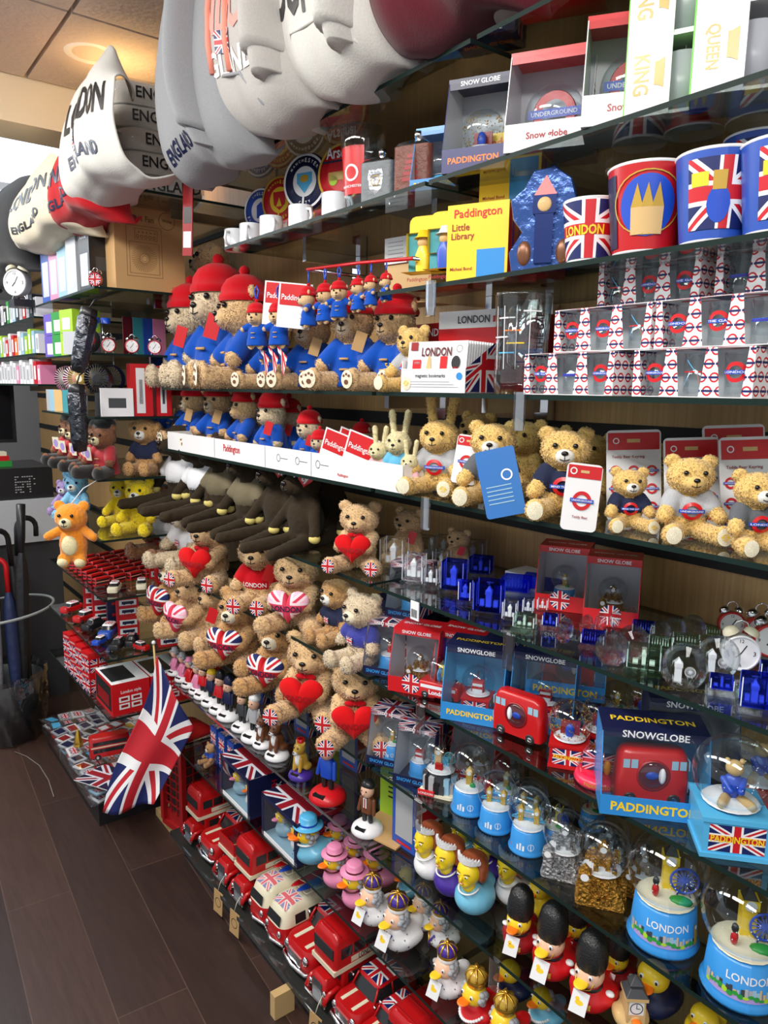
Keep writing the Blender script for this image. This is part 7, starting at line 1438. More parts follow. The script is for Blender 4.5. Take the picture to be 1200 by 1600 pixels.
HW, HR, HM, HG, HD_, HC = hoodie_fab('sweat_white', srgb(214, 212, 206)), hoodie_fab('sweat_red', srgb(184, 20, 30)), hoodie_fab('sweat_maroon', srgb(92, 18, 34)), hoodie_fab('sweat_heather', srgb(186, 182, 178)), hoodie_fab('sweat_dark_heather', srgb(150, 152, 156)), hoodie_fab('sweat_cream', srgb(226, 214, 188))
HB = hoodie_fab('sweat_black', srgb(24, 24, 28)); SW_ = 'black'
sweatshirt(-60, 14, .60, HB, .80, .44, 'black sweatshirt at the left edge of the photo', seed=9)
sweatshirt(2, 78, .60, HC, .76, .47, 'cream sweatshirt lettered LONDON ENGLAND at the far left', (('LONDON', .1, .36, 1.3, 'black', .42), ('ENGLAND', .1, .56, 1.0, 'black', .42)), seed=2, top=.5)
sweatshirt(60, 118, .62, HR, .76, .485, 'red sweatshirt lettered LONDON ENGLAND between two pale ones', (('LONDON', .1, .38, 1.3, 'navy', .42), ('ENGLAND', .0, .56, 1.2, 'navy', .42)), seed=3, top=.5)
sweatshirt(80, 166, .60, HW, .88, .52, 'white sweatshirt with LONDON, flag patch and ENGLAND lettering', (('LONDON', .24, .36, 1.1, 'black', .62), ('ENGLAND', .2, .565, .9, 'navy', .5)), (badge(-.12, .14, .44, .51),), seed=4, top=.5, openend=True)
sweatshirt(232, 325, .70, HD_, 1.08, .51, 'mid grey hoodie partly hidden behind the pale grey one', (('ENGLAND', -.2, .70, .8, 'navy', .6),), (sleeve(((.3, .1, .02), (.42, .3, .05), (.4, .55, .04), (.5, .72, .02)), .035, HD_),), seed=5, folds=.012)
sweatshirt(285, 425, .73, HG, 1.10, .545, 'pale grey hoodie with pink drawstrings and pale ENGLAND lettering', (('LONDON', .0, .42, 1.4, mat('pale_pink', srgb(232, 160, 150), .8), .5), ('ENGLAND', .05, .56, 1.1, mat('pale_print', srgb(240, 234, 230), .8), .4)), (badge(-.05, .2, .47, .53), strings(mat('salmon', srgb(244, 150, 130), .8), (-.18, .12), .1, .58), pocket(-.6, .6, .60, .84, HD_), sleeve(((.72, .1, .03), (.78, .3, .045), (.78, .50, .045), (.76, .66, .045)), .038, HG)), seed=6)
sweatshirt(400, 555, .76, HW, 1.12, .56, 'white hoodie with large black lettering beside the maroon one', (('LONDON', -.45, .48, 1.5, 'black', .6),), (pocket(-.35, .8, .6, .85, HW), sleeve(((.65, .1, .03), (.72, .35, .045), (.66, .6, .045), (.6, .72, .03)), .04, HW)), seed=7, folds=.016)
sweatshirt(515, 745, .78, HM, 1.15, .575, 'plain maroon hoodie with front pocket', (), (pocket(-.65, .65, .46, .86, HM),), seed=8, folds=.016)
sweatshirt(690, 1120, .82, HW, 1.15, .61, 'white hoodie at the top right, resting on glass', (), (pocket(-.6, .6, .5, .8, HW), sleeve(((-.5, .5, .03), (-.62, .66, .04), (-.66, .8, .02)), .045, HW)), seed=12, folds=.016)
def bagged():
    t = empty('bagged_sweatshirt'); k = 'bagd'
    mb = MB(); mb.rprism([(0, .12, .15, .05), (.02, .135, .165, .06), (.05, .13, .16, .06), (.065, .11, .14, .05)], HW, 5); b = mb.build('folded_shirt', t)
    f = plane_frame((0, -.166, .03), (1, 0, 0), (0, 0, 1), (0, -1, 0)); MB().text('ENGLAND', f, .03, 0, .18, 'black', 1.1, .02).build('lettering', b); MB().rprism([(-.001, .13, .16, .05), (.02, .142, .172, .06), (.05, .14, .17, .06), (.07, .115, .145, .05)], PLAST, 5).build('plastic_bag', t); return t
for k in range(5): o = get('bagged', bagged); o.location = (.90 - .004 * k, 2.42, Z1 + .003 + k * .062); o.rotation_euler = (0, 0, math.radians(-12 + 5 * (k % 3))); tag(o, 'bagged folded white sweatshirt lettered ENGLAND, %s in the stack' % ('lowest', 'second', 'third', 'fourth', 'topmost')[k], 'sweatshirt', 'bagged sweatshirts in a stack')
mb = MB(); [mb.tube([(.75 + .02 * k, 2.6 + .1 * k, 2.52), (.76 + .03 * k, 2.58 + .1 * k, 2.60), (.80, 2.6 + .1 * k, 2.62)], .0025, 'darkgrey', 5) for k in range(1)]; tag(mb.build('hanger_hook'), 'bent metal hanger hook above the white lettered sweatshirt', 'hook')
# ================================================================ far bay (x front = X3)
def on3(px, py, z, lo=.03, hi=.4):
    r = ray(px, py); t = (z - H) / r[2]; X = min(max(r[0] * t, X3 + lo), X3 + hi); return X, slot(px, X, z)
def put3(key, fn, px, z, hp, rz, label, cat, group=None, nom=1, dx=.05, h=None, lift=0, Y=None):
    X = X3 + dx; y = Y if Y else slot(px, X, z); o = get(key, fn); s = (h if h else hp * depth(X, y, z) / F) / nom
    o.location = (X, y, z + .0005 + lift); o.rotation_euler = (0, 0, math.radians(rz)); o.scale = (s,) * 3
    return tag(o, label, cat, group)
zf, zc, zr, zp, zy, zt, zv, zbx = H + .295, H + .10, H - .10, H - .30, H - .50, H - .70, H - .91, H - 1.12
FANL = (('front', 'Portable Fan', -.05, .235, .10, 'darkgrey'), ('front', 'White', .07, .24, .035, 'darkgrey'), ('front', '20447', .075, .02, .035, 'darkgrey'))
def fanbox():
    mb = MB(); w_, h_ = .25, .31; mb.box(-w_ / 2, w_ / 2, -.07, .07, 0, h_, 'kraft'); f = plane_frame((0, -.0704, 0), (1, 0, 0), (0, 0, 1), (0, -1, 0)); dk_ = mat('kraft_print', srgb(120, 88, 50), .8)
    for s, x, z, w2 in (('Portable Fan', -.045, .245, .12), ('White', .062, .248, .035), ('20447', .09, .018, .032)): mb.text(s, f, x, z, w2, dk_, 1.1, .02)
    mb.ring(f, .062, .248, .028, .030, dk_, 24)
    def fr_(a, b, c_, d): e = .0012; mb.rect(f, a, b, c_, c_ + e, dk_); mb.rect(f, a, b, d, d + e, dk_); mb.rect(f, a, a + e, c_, d, dk_); mb.rect(f, b, b + e, c_, d, dk_)
    fr_(-.085, .04, .05, .22); fr_(-.055, .025, .175, .21); fr_(-.075, .03, .06, .165)
    for i in range(5): mb.ring(f, -.045 + i * .015, .185, .004, .006, dk_, 10); mb.disc(f, -.04 + i * .014, .2, .0025, .0025, dk_, 8, 1)
    for k in range(40): a = 2 * PI * k / 40; c_, s_ = math.cos(a), math.sin(a); r0, r1 = .014, .046; mb.add([f(-.0225 + r0 * c_ - .0006 * s_, .112 + r0 * s_ + .0006 * c_), f(-.0225 + r1 * c_ - .0006 * s_, .112 + r1 * s_ + .0006 * c_), f(-.0225 + r1 * c_ + .0008 * s_, .112 + r1 * s_ - .0008 * c_), f(-.0225 + r0 * c_ + .0008 * s_, .112 + r0 * s_ - .0008 * c_)], [(0, 1, 2, 3)], dk_)
    mb.ring(f, -.0225, .112, .009, .0105, dk_, 16); return mb.build('fan_carton')
put3('fan', fanbox, 236, zf, 0, 0, 'brown carton printed with a portable fan drawing', 'box', h=.9, dx=.19, Y=2.46)
put3('clkf', clock('red', FLAGM), 197, zf, 30, -35, 'small red twin-bell clock with flag dial before the brown carton', 'alarm clock', nom=1.13, dx=.02, Y=2.41)
bx3 = (('blackbox', 170, 'black', 'Kemei', .21, .08), ('whitebox1', 140, 'silverbox', '', .25, .10), ('bluegift', 110, 'limb', '', .24, .1), ('pinkbox', 97, 'pink', '', .25, .1), ('navybox', 85, 'bluebox', '', .26, .1))
for i, (k, px, c_, tx_, h_, w_) in enumerate(bx3):
    put3(k, carton(.085, w_ + .02, h_, c_, {'right': 'black'} if c_ == 'black' else None, texts=() if not tx_ else (('right', tx_, 0, h_ * .86, w_ * .6, 'white' if c_ in ('black', 'bluebox') else 'darkgrey'), ('front', tx_, 0, h_ * .8, .05, 'white')), rects=(('right', -.03, .03, h_ * .3, h_ * .5, 'darkgrey'), ('front', -.03, .03, h_ * .08, h_ * .55, 'silverbox'))), px, zf, 0, -84, {'black': 'black and pale appliance carton next to the brown one', 'silverbox': 'tall white appliance carton beside the black one', 'limb': 'pale blue appliance carton, third from the brown one', 'pink': 'pink and white appliance carton in the high row', 'bluebox': 'blue and white appliance carton at the far end of the high row'}[c_], 'box', 'appliance cartons in the high row', h=1, dx=.07, Y=2.53 + .115 * i)
clkm = clock('white', 'white')
put3('clkbig', clkm, 48, H + .295, 0, -50, 'large cream twin-bell alarm clock hanging at the far shelf corner', 'alarm clock', nom=1.13, dx=-.03, h=.15, lift=.03, Y=3.24)
put3('clkshelf', carton(.1, .12, .0285, 'black'), 48, H + .295, 0, -90, 'black riser block under the cream twin-bell clock', 'block', h=1, dx=-.0, Y=3.24)
# zc: red clocks, tubes, fans of cards, white box
for i, px in enumerate((222, 238, 253)): put3('clkr3', clock('red'), px, zc, 0, -30, 'small red twin-bell clock, %s of three by the blue-coated bears' % ('left', 'middle', 'right')[i], 'alarm clock', 'three small red clocks', nom=1.13, h=.065, dx=.07 + .075 * i, Y=2.47)
def tubep(): t = empty('plastic_tube'); MB().lathe([(0, 0), (.014, 0), (.014, .10), (0, .10)], PLAST, 16).build('tube', t); MB().lathe([(.015, .10), (.015, .118), (0, .118)], 'blue', 16).build('stopper', t); return t
for i, X_ in enumerate((.035, .07)): put3('tube', tubep, 0, zc, 0, 0, 'clear plastic tube with blue stopper, %s of two' % ('left', 'right')[i], 'tube', 'clear tubes with blue stoppers', dx=X_ + .02, Y=2.56, h=1)
put3('speaker', carton(.09, .08, .075, 'silverbox'), 0, zc, 0, -60, 'pale electronics carton with round red window beside the tubes', 'box', h=1, dx=.04, Y=2.66)
mb = MB(); mb.lathe([(0, .02), (.034, .02), (.040, .012), (.042, 0)], 'darkgrey', 22); mb.lathe([(0, .021), (.012, .021)], 'red', 16); o = mb.build('round_gadget'); o.location = (X3 + .035, 2.575, zc + .045); o.rotation_euler = (PI / 2, 0, .5); tag(o, 'round dark gadget with red centre leaning on the pale carton', 'gadget')
for i, (c_) in enumerate(('maroon', 'teal', 'bluebox', 'pink')):
    put3('hs' + c_, carton(.004, .05, .13, c_), 0, zc, 0, -75, '%s flat pack standing behind the red clocks' % {'maroon': 'maroon', 'teal': 'teal', 'bluebox': 'blue', 'pink': 'pink'}[c_], 'pack', None, dx=.18 + .035 * i, Y=2.60, h=1)
for i, (c_, w2) in enumerate((('lilac', 'lilac'), ('green', 'green and blue patterned'), ('lime', 'lime patterned'))):
    for j in range(2):
        put3('cc%s' % c_, carton(.10, .10, .078, c_ if c_ != 'lilac' else mat('violet_box', srgb(110, 90, 190), .4), rects=(('front', -.03, .03, .01, .05, 'white'), ('right', -.03, .04, .02, .04, 'teal' if c_ != 'lilac' else 'lilac'))), 0, zc, 0, -80, '%s cushion-shaped carton, %s one' % (w2, ('lower', 'upper')[j]), 'box', None, h=1, dx=.07, Y=3.02 - .115 * i, lift=.0795 * j)
# zr: red cartons, white box, black fans
for i, (X_, w_, h_) in enumerate(((.26, .07, .17), (.335, .05, .165))):
    put3('rc3%d' % i, carton(w_, .05, h_, 'red', rects=(('front', -w_ * .25, w_ * .15, .01, h_ * .92, 'white'), ('front', -w_ * .12, w_ * .05, .04, h_ * .7, 'darkgrey'))), 0, zr, 0, -5, 'red carton with white panel, %s of two beside the bears' % ('left', 'right')[i], 'box', 'tall red cartons', h=1, dx=X_ - .10, Y=2.46)
put3('wbox', carton(.11, .07, .10, 'white', rects=(('front', -.03, .03, .03, .065, 'darkgrey'),)), 0, zr, 0, -12, 'white carton with dark gadget picture beside the red cartons', 'box', h=.9, dx=.085, Y=2.47)
def handfan(c1, c2):
    def fn():
        t = empty('hand_fan'); m = MB(); m.at((0, 0, .12), (PI / 2, 0, 0)); m.lathe([(.045, -.012), (.048, 0), (.045, .012)], c1, 24); 
        for k in range(14): a = PI * k / 14; m.tube([(.045 * math.cos(a), .045 * math.sin(a), .012), (-.045 * math.cos(a), -.045 * math.sin(a), .012)], .0014, c2, 4)
        m.lathe([(.012, .0135), (0, .014)], c1, 12); m.at(); m.build('fan_head', t); m = MB(); m.rprism([(0, .016, .014, .012), (.075, .013, .012, .01)], c1, 4); m.build('grip', t); return t
    return fn
for k, c1, c2, X_, Y_, z_, lb in (('a', 'black', 'darkgrey', .04, 2.50, zr, 'black hand fan by the white carton'), ('b', 'navy', 'black', .10, 2.56, zr, 'navy hand fan behind the black one'), ('c', 'green', 'gold', .05, 2.80, zr, 'green hand fan on the third far shelf'), ('d', 'pink', 'white', .03, 2.72, zr, 'pink hand fan beside the foil-wrapped bottle'), ('e', 'cream', 'gold', .03, 2.66, zr, 'cream hand fan nearest the foil-wrapped bottle'), ('f', 'pink', 'grey', .05, 2.92, zr, 'pale pink hand fan at the far end')):
    put3('hf' + k, handfan(c1, c2), 0, z_, 0, -50, lb, 'hand fan', dx=X_, Y=Y_, h=1)
for i, (c_, Y_) in enumerate((('limb', 3.05), ('tan', 2.98), ('teal', 2.86), ('grey', 3.10))): put3('sb' + c_, carton(.05, .05, .08, c_), 0, zr, 0, -70, '%s small carton among the hand fans' % {'limb': 'pale blue', 'tan': 'tan', 'teal': 'teal', 'grey': 'grey'}[c_], 'box', dx=.05, Y=Y_, h=1)
foil = mat('dark_foil', srgb(80, 82, 88), .22, .9, bump=1.0, bscale=45)
for px, y_, z0, z1, lb in ((138, 2.40, H + .035, H + .235, 'foil-wrapped umbrella hanging by a loop from the far shelf corner'), (136, 2.42, H - .21, H - .0, 'foil-wrapped umbrella hanging lower under the first')):
    t = empty('wrapped_umbrella'); X_ = X3 - .05; t.location = (X_, y_, z0); mb = MB(); L_ = z1 - z0; mb.lathe([(0, 0), (.020, .005), (.026, L_ * .2), (.028, L_ * .6), (.03, L_ * .85), (.022, L_ * .9)], foil, 16); mb.build('wrapper', t); MB().lathe([(.024, L_ * .88), (.026, L_ * .9), (.024, L_), (0, L_ + .004)], 'black', 16).build('handle', t); MB().tube([(0, 0, L_), (.01, 0, L_ + .03), (.045, 0, L_ + .055)], .0025, 'black', 5).build('wrist_loop', t); t.rotation_euler = (0, .22 if 'lower' not in lb else 0, 0); tag(t, lb, 'umbrella')
# zp: guard-jacketed plush
GUB = bear('brown', 'sit', 'round', 'guard', None, muzzle='toffee'); 
def guardbear(hatc='black'):
    def fn():
        t = bear('brown', 'sit', 'round', 'guard', None, muzzle='cream', coat=True)(); m = MB(); m.ell((0, .02, .93), (.2, .19, .13), FUR['black'], 16, 10); m.build('fur_hat', t)
        for s in (-1, 1): MB().cap((.12 * s, -.06, .1), (.235 * s, -.44, .1), .122, .118, FUR['black']).build('trouser_leg', t)
        m = MB(); m.at((-.16, -.26, .42), (.1, 0, -.2)); m.box(-.10, .10, -.004, .004, -.12, .12, 'cream'); m.disc(plane_frame((0, -.005, 0), (1, 0, 0), (0, 0, 1), (0, -1, 0)), 0, 0, .07, .08, 'lilac', 16, 1); m.build('swing_tag', t); return t
    return fn
for i, (px, X_, Y_, hh) in enumerate(((0, .07, 2.98, .17), (0, .06, 2.86, .16), (0, .06, 2.72, .16), (0, .07, 2.62, .16), (0, .05, 2.50, .165))):
    put3('gb', guardbear(), 0, zp, 0, -58, 'brown plush bear in red guard jacket and black hat, %s from the far end' % O9[i], 'teddy bear', 'red-jacketed plush bears', dx=X_, Y=Y_, h=hh * 1.12)
put3('bull', bear('toffee', 'tight', 'dog', 'navy', None, muzzle='white'), 0, zp, 0, -45, 'white and tan plush bulldog with navy and red vest', 'soft toy', dx=.19, Y=2.50, h=.21)
# zy: bright plush
for k, fk, X_, Y_, hh, mz, lb in (('ye', 'yellow', .16, 2.50, .185, 'white', 'bright yellow plush toy with white face sitting on the glass'), ('ye', 'yellow', .16, 2.68, .17, 'white', 'bright yellow plush toy behind the front yellow one'), ('sk', 'sky', .06, 2.90, .17, 'white', 'pale blue plush toy in the far row'), ('li', 'lilac', .05, 3.03, .13, 'white', 'lilac plush toy at the far end of the row'), ('sk', 'sky', .09, 3.06, .16, 'white', 'pale blue plush toy behind the lilac one')):
    put3('pl' + k, bear(fk, 'sit', 'round', muzzle=mz), 0, zy, 0, -42, lb, 'soft toy', 'bright plush toys in the far bay', dx=X_, Y=Y_, h=hh * 1.08)
orr = get('plor', bear('orange', 'stand', 'round', muzzle='cream')); orr.location = (X3 - .09, 2.40, H - .56); orr.rotation_euler = (0, 0, math.radians(-38)); orr.scale = (.215,) * 3; tag(orr, 'orange plush toy with cream muzzle hanging in front of the far shelves', 'soft toy')
MB().ell((0, -.13, .3), (.12, .07, .15), FUR['cream'], 16, 10).build('belly_patch', orr)
MB().tube([(0, 0, .9), (.12, .15, 1.1), (.236, .36, 1.19)], .008, 'white', 5).build('hanging_loop', orr)
for s in (-1, 1): MB().ell((.125 * s, -.09, .045), (.085, .1, .075), FUR['cream'], 12, 8).build('paw', orr)
# zt: tiny buses and packs
random.seed(21)
def tinybus():
    t = empty('tiny_bus'); m = MB(); m.rprism([(.06, .16, .45, .05), (.5, .16, .45, .05), (.55, .13, .42, .08)], 'busred', 3); m.build('bus_body', t); m = MB()
    for z0 in (.18, .36): m.box(-.163, .163, -.38, .38, z0, z0 + .09, GLS()); m.box(-.12, .12, -.455, -.44, z0, z0 + .09, GLS())
    m.box(-.164, .164, -.42, .42, .30, .33, 'cream'); m.build('windows', t); wheels(t, (-.15, .15), (-.28, .28), .07, .02); return t
n = 0
for r_ in range(5):
    for c_ in range(7):
        put3('tinyb', tinybus, 0, zt, 0, -70 + random.uniform(-8, 8), 'tiny red bus, row %s from the front edge, %s from the near end' % (O9[r_], O9[c_]), 'toy vehicle', 'tiny red buses on smoked glass', dx=.05 + .065 * r_ if False else .045 + .062 * r_, Y=2.60 + .062 * c_ + .01 * r_, h=.062); n += 1
def taxi(c='white'):
    def fn(): t = car(True, False)(); t.name = 'toy_taxi'; return t
    return fn
def smallcar(c):
    def fn():
        t = empty('toy_car'); m = MB(); m.rprism([(.08, .2, .47, .1), (.24, .21, .48, .12), (.28, .19, .45, .12)], c, 4); m.build('car_body', t); m = MB(); m.rprism([(.28, .18, .27, .06, .06), (.40, .15, .2, .06, .07)], GLS(), 3); m.build('cabin', t)
        m = MB(); m.rprism([(.395, .16, .22, .06, .07), (.43, .13, .18, .06, .07)], 'white' if c != 'black' else 'black', 3); rf = m.build('roof', t); MB().rect(lambda x, y: (x, y, .432), -.11, .11, -.08, .22, FLAG).build('roof_flag', rf); wheels(t, (-.19, .19), (-.3, .3), .08, .03); return t
    return fn
for c_, X_, Y_, z_, rz, hh, lb in (('cream', .06, 2.50, zt, -30, .085, 'cream toy car at the front corner with tiny buses behind'), ('cream', .15, 2.49, zt, -20, .085, 'second cream toy car to the right of the corner one'), ('busred', .05, 3.05, zv, -60, .10, 'red toy car with flag roof at the far end of the toy car shelf'), ('busred', .06, 2.90, zv, -60, .10, 'red toy car with white roof, second on the toy car shelf'), ('black', .06, 2.78, zv, -60, .10, 'black toy taxi with flag roof on the toy car shelf'), ('bluebox', .08, 2.66, zv, -35, .12, 'blue toy car with white flag roof'), ('blue', .03, 2.60, zv, -50, .07, 'small bright blue toy car at the shelf edge'), ('black', .07, 2.52, zv, -40, .09, 'black toy taxi behind the red fallen car'), ('black', .12, 2.53, zv, -30, .09, 'black toy taxi beside the stacked red packs'), ('busred', .13, 2.46, zv, 20, .07, 'red toy car with flag pattern near the shelf corner')):
    put3('sc' + c_, smallcar(c_), 0, z_, 0, rz, lb, 'toy vehicle', 'toy cars in the far bay', dx=X_, Y=Y_, h=hh)
def packbox(c='red', w_=.06, d_=.05, h_=.075, pic='cream'):
    def fn():
        mb = MB(); mb.box(-w_ / 2, w_ / 2, -d_ / 2, d_ / 2, 0, h_, c); f = FR('front', w_, d_); g = FR('top', w_, d_, h_)
        for zz in (.25, .68): mb.rect(lambda x, y: f(x, y, .0005), -w_ * .4, w_ * .4, h_ * (zz - .14), h_ * (zz + .14), 'white' if c == 'red' else c); mb.rect(lambda x, y: f(x, y, .001), -w_ * .28, w_ * .28, h_ * (zz - .07), h_ * (zz + .07), pic); mb.disc(lambda x, y: f(x, y, .0013), -w_ * .16, h_ * (zz - .07), .003, .003, 'black', 8, 1); mb.disc(lambda x, y: f(x, y, .0013), w_ * .16, h_ * (zz - .07), .003, .003, 'black', 8, 1)
        mb.rect(lambda x, y: g(x, y, .0005), -w_ * .4, w_ * .4, -d_ * .4, d_ * .4, FLAG); return mb.build('toy_carton')
    return fn
n = 0
spots = [(.25, 2.47, zt, 'cream'), (.32, 2.47, zt, 'black'), (.39, 2.47, zt, 'limb'), (.25, 2.54, zt, 'sky'), (.32, 2.54, zt, 'cream'), (.25, 2.62, zt, 'black')]
for i, (X_, Y_, z_, p_) in enumerate(spots):
    for j in range(1 + (i > 2)): put3('pk' + p_, packbox(pic=p_), 0, z_, 0, -8, 'red toy car carton near the bears, column %s, %s layer' % (O9[i], ('lower', 'upper')[j]), 'box', 'small red toy cartons', dx=X_, Y=Y_, h=1, lift=.0755 * j)
for i, (X_, Y_, lay) in enumerate(((.20, 2.47, 2), (.31, 2.47, 2), (.38, 2.47, 1), (.12, 2.66, 2), (.12, 2.78, 2), (.1, 2.90, 2), (.1, 3.02, 2))):
    for j in range(lay): put3('pv%d' % (i % 3), packbox(('red', 'navy', 'red')[i % 3], .075, .06, .075, ('navy', 'red', 'black')[i % 3]), 0, zv, 0, -12, 'stacked toy carton on the toy car shelf, column %s, %s layer' % (O9[i], ('lower', 'upper')[j]), 'box', 'stacked toy cartons', dx=X_ + .03, Y=Y_, h=1, lift=.0755 * j)
put3('yellowcar', carton(.16, .08, .10, mat('violet_pack', srgb(60, 40, 120), .4), texts=(('front', 'QNT Car', -.02, .085, .08, 'white'),), rects=(('front', -.04, .06, .02, .05, 'yellow'), ('front', -.02, .03, .05, .065, 'darkgrey'))), 0, zv, 0, -8, 'violet carton with yellow car picture under the tiny bus shelf', 'box', dx=.32, Y=2.60, h=1)
# zbx: boxed buses, flag cartons
def bigbusbox():
    t = empty('toy_bus_box'); w_, d_, h_ = .13, .19, .115; mb = MB(); mb.box(-w_ / 2, w_ / 2, -d_ / 2, d_ / 2, 0, h_, 'red', {'top': 'white'}); b = mb.build('carton', t)
    f = FR('front', w_, d_); g = FR('top', w_, d_, h_); l = FR('left', w_, d_)
    m = MB(); m.text('London style', lambda x, y: f(x, y, .001), 0, .08, .07, 'white', 1.2)
    for a in (-.03, .012):
        for c_ in (.02, .045): m.rect(lambda x, y: f(x, y, .001), a - .012, a + .024, c_, c_ + .02, 'white'); m.rect(lambda x, y: f(x, y, .0016), a - .006, a + .018, c_ + .006, c_ + .015, 'darkred')
    m.build('print', b); m = MB(); m.rect(lambda x, y: g(x, y, .001), -w_ * .44, w_ * .2, -d_ * .36, d_ * .36, GLS()); m.rect(lambda x, y: l(x, y, .001), -d_ * .44, d_ * .44, .015, h_ * .9, GLS()); m.build('window', b); m = MB(); m.rect(lambda x, y: l(x, y, .0016), -d_ * .34, d_ * .34, .025, h_ * .6, 'darkred'); m.build('toy_behind_window', b); return t
for i, X_ in enumerate((.11, .245, .38)): put3('bbb', bigbusbox, 0, zbx, 0, 0, 'large red and white window carton with toy bus, %s from the aisle' % O9[i], 'box', 'large boxed toy buses', dx=X_ - .03, Y=2.53, h=1)
def flagcarton():
    mb = MB(); mb.box(-.03, .03, -.035, .035, 0, .075, 'red'); [mb.rect(lambda x, y, f=f: f(x, y, .0006), -.03, .03, .0, .05, FLAG) for f in (FR('front', .06, .07), FR('right', .06, .07))]; f = FR('front', .06, .07); mb.text('LONDON', lambda x, y: f(x, y, .001), 0, .062, .045, 'white'); return mb.build('flag_carton')
for i in range(4):
    for j in range(2): put3('flc', flagcarton, 0, zbx, 0, -80, 'small red carton with union flag at the edge, %s column, %s layer' % (O9[i], ('lower', 'upper')[j]), 'box', 'small union flag cartons', dx=.04, Y=2.72 + .085 * i, h=1, lift=.0755 * j)
# tray items: bagged magnets in rows (individual packs)
random.seed(31); cols = ['silverbox', 'paper', 'limb', 'red', 'darkgrey', 'grey', 'white', 'darkred', 'greyhair', 'silverbox']
def magnet(c, p):
    def fn():
        t = empty('bagged_magnet'); mb = MB(); mb.box(-.032, .032, -.024, .024, .001, .006, c); mb.rect(plane_frame((0, 0, .0064), (1, 0, 0), (0, 1, 0), (0, 0, 1)), -.024, .024, -.016, .016, p); mb.build('magnet', t); MB().box(-.037, .037, -.032, .032, 0, .010, PLAST).build('plastic_bag', t); return t
    return fn
k = 0
for i in range(9):
    for j in range(11):
        X_, Y_ = .72 + i * .056 + random.uniform(-.004, .004), 2.70 + j * .073 + random.uniform(-.005, .005)
        if X_ > 1.17: continue
        for L_ in range(2 if (i < 5) else 1):
            c_ = cols[random.randrange(10)]; fl = random.random() < .35; o = get('mg%s%d' % (c_, fl), magnet(c_, FLAG if fl else ['navy', 'gold', 'red', 'white', 'sky', 'black', 'darkred', 'silverbox', 'navy', 'red'][cols.index(c_)])); o.location = (X_, Y_, .1145 + .022 * L_ + .004 * random.random()); o.rotation_euler = (random.uniform(-.12, .12), random.uniform(-.15, .1), random.uniform(-.3, .3) - 1.4); s_ = 1.1; o.scale = (s_,) * 3
            tag(o, 'bagged flat souvenir magnet lying in the clear plastic tray', 'magnet', 'bagged magnets in the floor tray'); k += 1
o = MB().rect(lambda x, y: (x, y, 0), -.12, .12, -.07, .07, flagtop, 1, 1).box(-.12, .12, -.07, .07, -.004, -.001, 'white').build('flag_magnet'); o.location = (.76, 2.71, .175); o.rotation_euler = (0, -.1, -1.2); tag(o, 'flat union flag pack lying on the front corner of the tray', 'magnet')
b = get('loosebus', smallbus := tinybus); b.location = (.82, 2.90, .168); b.rotation_euler = (0, 0, math.radians(8)); b.rotation_euler = (0, 0, math.radians(-100)); b.scale = (.17,) * 3; tag(b, 'red toy bus standing on the bagged magnets under the boxed buses', 'toy vehicle')
o = MB().lathe([(0, 0), (.02, 0), (.018, .02), (.012, .04), (.008, .06), (0, .075)], 'brass', 14).build('tower_ornament'); o.location = (.74, 3.06, .166); tag(o, 'small gold tower ornament near the red toy bus', 'ornament')
# ================================================================ hanging union flag on a stick
t = empty('hand_flag'); X_ = .80; yk = slot(241, X_, H - .88); t.location = (X_, yk, H - .852); t.scale = (.86,) * 3
MB().tube([(.0, 0, .02), (.012, -.02, -.5)], .004, 'wood', 8).ell((0, 0, .03), .008, 'white', 10, 8).build('stick', t)
def cloth(s, d):      # s across, d down; hung by its top corner, falling in soft folds
    A, B, C_, D_ = (2, 3), (56, 108), (0, 214), (-78, 236)
    px = (A[0] * (1 - s) + B[0] * s) * (1 - d) + (D_[0] * (1 - s) + C_[0] * s) * d; py = (A[1] * (1 - s) + B[1] * s) * (1 - d) + (D_[1] * (1 - s) + C_[1] * s) * d
    px += 6 * math.sin(d * 6) * (1 - s); r = .016 * math.sin(s * 8 + d * 2) * (.3 + d) + .012 * math.sin(d * 7 - s * 3)
    k = .00262; return (k * (px * .797 - py * .088) + r * .598, k * (-px * .604 - py * .14) + r * .784 - .012, k * (px * .015 - py * .986) - .01)
MB().rect(lambda x, y: cloth(x, 1 - y), 0, 1, 0, 1, flag('cloth_flag', red=srgb(190, 24, 40), asp=1.35, rough=.7), 30, 24).build('flag_cloth', t).modifiers.new('thickness', 'SOLIDIFY').thickness = .001
tag(t, 'union flag on a small stick hanging down between the bays', 'flag')
# ================================================================ umbrella bin, counter, far shelves
bt = empty('umbrella_bin'); bc = (.58, 3.72); bt.location = (*bc, .001); bagm = clear('bin_bag', (.62, .64, .66), base=.10)
MB().lathe([(0, .0), (.15, .0), (.165, .15), (.175, .29), (.168, .29), (.158, .15), (.145, .01)], mat('bin_grey', srgb(62, 66, 70), .4), 30).build('bin', bt)
mb = MB(); vs, fs = [], []; N = 48
for j in range(9):
    for i in range(N):
        a = 2 * PI * i / N; z = .005 + .32 * j / 8; r = .168 + .02 * j / 8 + .010 * math.sin(11 * a + j) + .006 * math.sin(23 * a + 2 * j); vs.append((r * math.cos(a), r * math.sin(a), z))
fs = [(j * N + i, j * N + (i + 1) % N, (j + 1) * N + (i + 1) % N, (j + 1) * N + i) for j in range(8) for i in range(N)]
mb.add(vs, fs, bagm, None, True); mb.build('clear_bag', bt); tag(bt, 'grey bin lined with a clear bag holding the umbrellas', 'bin')
